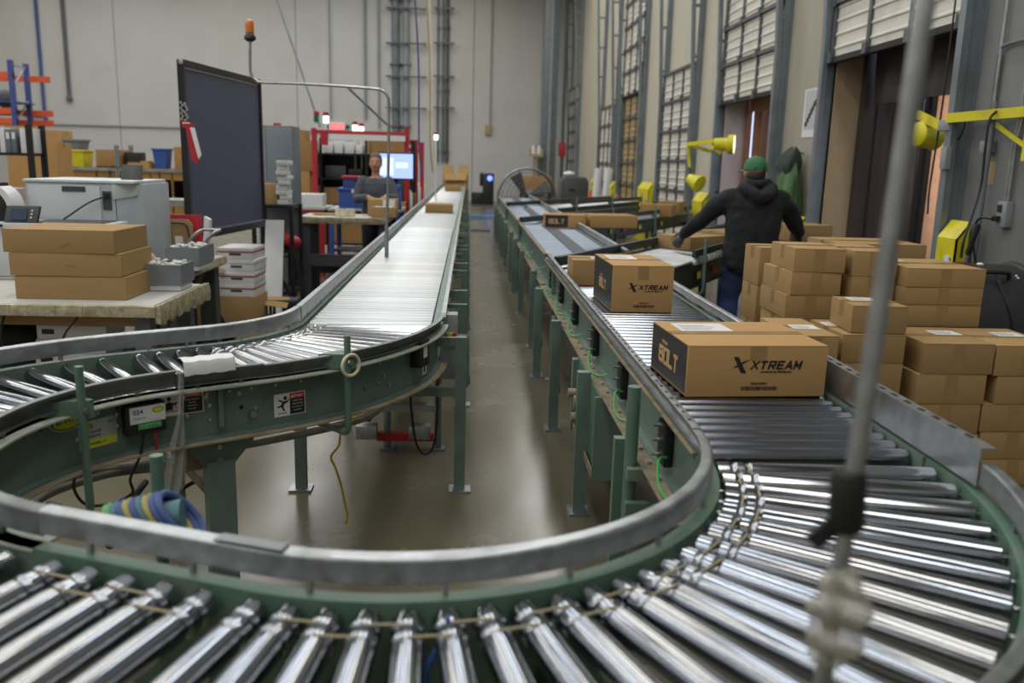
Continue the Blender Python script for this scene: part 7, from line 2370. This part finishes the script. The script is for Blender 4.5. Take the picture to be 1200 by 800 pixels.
for h_, k_, a_ in ((hip_l, kn_l, an_l), (hip_r, kn_r, an_r)):
    limb(b, [h_ + V(0, 0, -.03), (h_ + k_) / 2, k_, (k_ + a_) / 2 + V(0, -.015, .04), a_ + V(0, 0, -.02)], [.118, .108, .092, .088, .082], 16)
fuse(b, 'jeans', 'jeans', man, .012, 4, fold=.022)
for a_ in (an_l, an_r):
    b = B()
    b.ball(a_ + V(0, .06, -.055), .075, 14, 10, (.65, 1.75, .58))
    b.ball(a_ + V(0, -.01, -.03), .06, 12, 8, (.8, 1.1, 1.0))
    b.box(a_.x - .045, a_.x + .045, a_.y - .06, a_.y + .17, .0, .025)
    fuse(b, 'shoe', 'shoe', man, .01, 3)
for wr, d, n_, sd in ((wr_l, dl, V(.55, .75, .0), -1), (wr_r, dr, V(-.6, .1, -.6), 1)):
    b = B()
    hand(b, wr, d, n_, sd, s=1.06, curl=.35 if sd < 0 else .5, r=.0108)
    fuse(b, 'glove', 'glove_grey', man, .0045, 2)
# cap, hair
b = B()
n = 24
vs, fs = [], []
rows = [(-.005, 1.03), (.03, 1.02), (.06, .95), (.085, .80), (.105, .58), (.118, .30), (.122, .06)]
hc = head + V(0, 0, .015)
tl = Matrix.Rotation(math.radians(-4), 3, 'X') @ Matrix.Rotation(math.radians(3), 3, 'Y')
for z, f in rows:
    for k in range(n):
        a = 2 * PI * k / n
        vs.append(hc + tl @ V(.096 * f * math.cos(a), .112 * f * math.sin(a), z))
for i in range(len(rows) - 1):
    for k in range(n):
        fs.append((i * n + k, i * n + (k + 1) % n, (i + 1) * n + (k + 1) % n, (i + 1) * n + k))
fs += [tuple(range(n - 1, -1, -1)), tuple((len(rows) - 1) * n + k for k in range(n))]
cap = b.add(vs, fs).build('cap', 'cap_green', man, world=False)
yaw = math.radians(28)                                     # the head looks a little to the left
cap.rotation_euler = (0, 0, 0)
b = B()
pts = [V(.092 * math.cos(a), .10 * math.sin(a), 0) for a in [PI * (.12 + .76 * i / 12) for i in range(13)]]
pts2 = [V(.078 * math.cos(a), .10 * math.sin(a) + .085 * math.sin(a), -.012 - .010 * math.sin(a)) for a in [PI * (.12 + .76 * i / 12) for i in range(12, -1, -1)]]
RZ = Matrix.Rotation(yaw, 3, 'Z')
b.prism([hc + RZ @ p for p in pts + pts2], (0, 0, .006))
b.build('cap_peak', 'cap_green', cap, world=False)
B().ball(hc + tl @ V(0, 0, .122), .010, 8, 6, (1, 1, .5)).build('cap_button', 'cap_green', cap, world=False)
B().tube([hc + V(.045 * math.cos(a), -.104, .004 + .030 * math.sin(a)) for a in [i * PI / 10 for i in range(11)]], .006, 6).build('back_strap', 'hair_dark', cap, world=False)
B().prism([hc + V(-.012, -.101, .052), hc + V(.012, -.101, .052), hc + V(.012, -.094, .075), hc + V(-.012, -.094, .075)], (0, -.003, 0)).build('cap_patch', 'cable_green', cap, world=False)
b = B()
b.ball(head + V(0, -.028, -.03), .095, 16, 12, (.88, .84, .86))
b.build('hair', 'hair_dark', man, world=False)

# carton held against the hip by his right hand
rb = carton((3.17, 8.02, .99), .46, .30, .15, math.radians(14), 'brown carton held up in the right glove of the man', m_='cardboard')
# side table that carries it
t = T('take_away_table', 'low dark stand right of the man, under the carton he grips', 'stand', (3.16, 8.0, 0))
B().box(2.92, 3.42, 7.78, 8.22, .955, .985).build('stand_top', 'green_dark', t)
for x in (2.96, 3.35):
    for y in (7.80, 8.17):
        B().box(x, x + .03, y, y + .03, 0, .955).build('leg', 'green_dark', t)

# ---- the woman packing, facing the camera
wx, wy = -1.215, 11.42
wom = T('person', 'person with tied-back brown hair and grey sweater packing a carton by the monitor', 'person', (wx, wy, 0))
def W2(x, y, z):
    return Vector((x, y, z))
b = B()
hd_ = V(0.0, -.02, 1.585)
sl, sr = V(-.185, 0, 1.36), V(.185, 0, 1.36)
e1, w1 = V(-.235, -.14, 1.13), V(-.06, -.40, 1.165)
e2, w2 = V(.255, -.12, 1.14), V(.17, -.40, 1.175)
torso(b, [(V(0, 0, .82), .16, .11, 0), (V(0, 0, .93), .155, .115, 0), (V(0, 0, 1.08), .145, .105, 0), (V(0, 0, 1.24), .155, .115, 0), (V(0, 0, 1.35), .155, .09, 0), (V(0, 0, 1.41), .08, .065, 0)])
limb(b, [V(0, 0, 1.38), V(0, -.005, 1.46), V(0, -.015, 1.52)], [.058, .052, .052])
b.ball(hd_, .10, 20, 16, (.76, .92, 1.14))
b.ball(hd_ + V(0, -.03, -.060), .058, 14, 10, (.82, .9, .95))
b.tube([hd_ + V(0, -.088, .018), hd_ + V(0, -.102, -.005), hd_ + V(0, -.112, -.022), hd_ + V(0, -.09, -.032)], 1, 8, rr=[.009, .011, .015, .012])
for sx in (-1, 1):
    b.ball(hd_ + V(sx * .076, .005, -.012), .024, 10, 8, (.45, .8, 1.2))
    b.ball(hd_ + V(sx * .036, -.062, -.028), .022, 10, 8)
limb(b, [sl, e1, w1], [.05, .042, .030])
limb(b, [sr, e2, w2], [.05, .042, .030])
d1, d2 = V(.55, -.55, -.25), V(-.15, -.8, -.3)
hand(b, w1, d1, V(.3, .2, -1), 1, s=.92, curl=.4)
hand(b, w2, d2, V(-.3, .1, -1), -1, s=.92, curl=.4)
hl, hr = V(-.09, 0, .86), V(.09, 0, .86)
kl, kr = V(-.10, -.03, .48), V(.11, -.02, .48)
al, ar = V(-.11, .02, .10), V(.12, .02, .10)
for h_, k_, a_ in ((hl, kl, al), (hr, kr, ar)):
    limb(b, [h_, (h_ + k_) / 2, k_, (k_ + a_) / 2 + V(0, .02, .05), a_], [.092, .08, .058, .056, .04])
fuse(b, 'body', 'skin_dark', wom, .008, 3)
for sx in (-1, 1):
    e = B().ball(hd_ + V(sx * .030, -.079, .008), .0088, 10, 8, (1.25, .6, .62)).build('eye', 'white_plastic', wom, world=False)
    B().ball(hd_ + V(sx * .030, -.0855, .008), .0052, 8, 6, (1, .5, 1)).build('pupil', 'print_black', e, world=False)
    B().tube([hd_ + V(sx * .014, -.088, .026), hd_ + V(sx * .03, -.088, .031), hd_ + V(sx * .047, -.079, .026)], .0035, 6).build('eyebrow', 'hair_dark', wom, world=False)
dm('lips', '9a5a50', .5, 0, .05, 10)
B().tube(curvy([hd_ + V(-.022, -.083, -.055), hd_ + V(-.008, -.090, -.052), hd_ + V(.008, -.090, -.052), hd_ + V(.022, -.083, -.055)], 3), .0055, 6).build('mouth', 'lips', wom, world=False)
b = B()
torso(b, [(V(0, 0, .80), .185, .135, 0), (V(0, 0, .93), .19, .145, 0), (V(0, 0, 1.08), .18, .135, 0), (V(0, 0, 1.22), .19, .145, 0), (V(0, 0, 1.32), .195, .12, 0), (V(0, .005, 1.385), .13, .085, 0), (V(0, .012, 1.42), .075, .06, 0)])
limb(b, [sl + V(.02, 0, -.01), sl + (e1 - sl) * .5, e1, e1 + (w1 - e1) * .5, w1 - (w1 - e1) * .08], [.076, .066, .058, .052, .042], 16)
limb(b, [sr + V(-.02, 0, -.01), sr + (e2 - sr) * .5, e2, e2 + (w2 - e2) * .5, w2 - (w2 - e2) * .08], [.076, .066, .058, .052, .042], 16)
fuse(b, 'sweater', 'sweater', wom, .011, 4, fold=.016)
b = B()
torso(b, [(V(0, 0, .80), .17, .125, 0), (V(0, 0, .92), .17, .125, 0)])
for h_, k_, a_ in ((hl, kl, al), (hr, kr, ar)):
    limb(b, [h_ + V(0, 0, -.03), (h_ + k_) / 2, k_, (k_ + a_) / 2 + V(0, .015, .04), a_ + V(0, 0, -.01)], [.108, .096, .078, .074, .066], 16)
fuse(b, 'trousers', 'trousers', wom, .012, 4, fold=.014)
for a_ in (al, ar):
    b = B()
    b.ball(a_ + V(0, -.06, -.055), .07, 14, 10, (.62, 1.65, .58))
    b.ball(a_ + V(0, .01, -.03), .05, 12, 8, (.8, 1.1, 1.0))
    b.box(a_.x - .04, a_.x + .04, a_.y - .15, a_.y + .05, .0, .022)
    fuse(b, 'shoe', 'shoe', wom, .01, 3)
b = B()
b.ball(hd_ + V(0, .018, .030), .108, 20, 14, (.80, .88, 1.02))
hair = fuse(b, 'hair', 'hair', wom, .009, 2)
# open the hair at the face: a smooth cap pushed back from the forehead
bm = bmesh.new()
bm.from_mesh(hair.data)
kill = [v for v in bm.verts if v.co.y < hd_.y - .035 and v.co.z < hd_.z + .072 or (v.co.z < hd_.z - .02 and v.co.y < hd_.y + .01)]
bmesh.ops.delete(bm, geom=kill, context='VERTS')
bm.to_mesh(hair.data)
bm.free()
sd = hair.modifiers.new('thick', 'SOLIDIFY')
sd.thickness = .006
B().ball(hd_ + V(0, .125, .02), .035, 12, 8, (1, 1.1, 1)).build('hair_bun', 'hair', wom, world=False)
# crumpled wrap taped round the near pole
t = [o for o in col.objects if o.name.startswith('beacon_pole') and 'thin grey' in o.get('label', '')][0]
lo2, hi2 = at(968, 775, y=.93), at(986, 668, y=.93)
b = B()
rnd = random.Random(11)
for k in range(11):
    p = lo2.lerp(hi2, (k + .5) / 11)
    b.ball(p + right * rnd.uniform(-.012, .014) + Vector((0, rnd.uniform(-.01, .01), rnd.uniform(-.006, .006))), rnd.uniform(.020, .029), 9, 7, (rnd.uniform(.7, 1.25), rnd.uniform(.7, 1.2), rnd.uniform(.6, 1.0)))
dm('tape_wad', 'aaa595', .25, 0, .2, 40, alpha=.55, bump=.8, spec=.8)
o = fuse(b, 'tape_wad', 'tape_wad', None, .004, 2, fold=.016)
o.data.transform(Matrix.Translation(-wloc(t)))
o.parent = t
# end
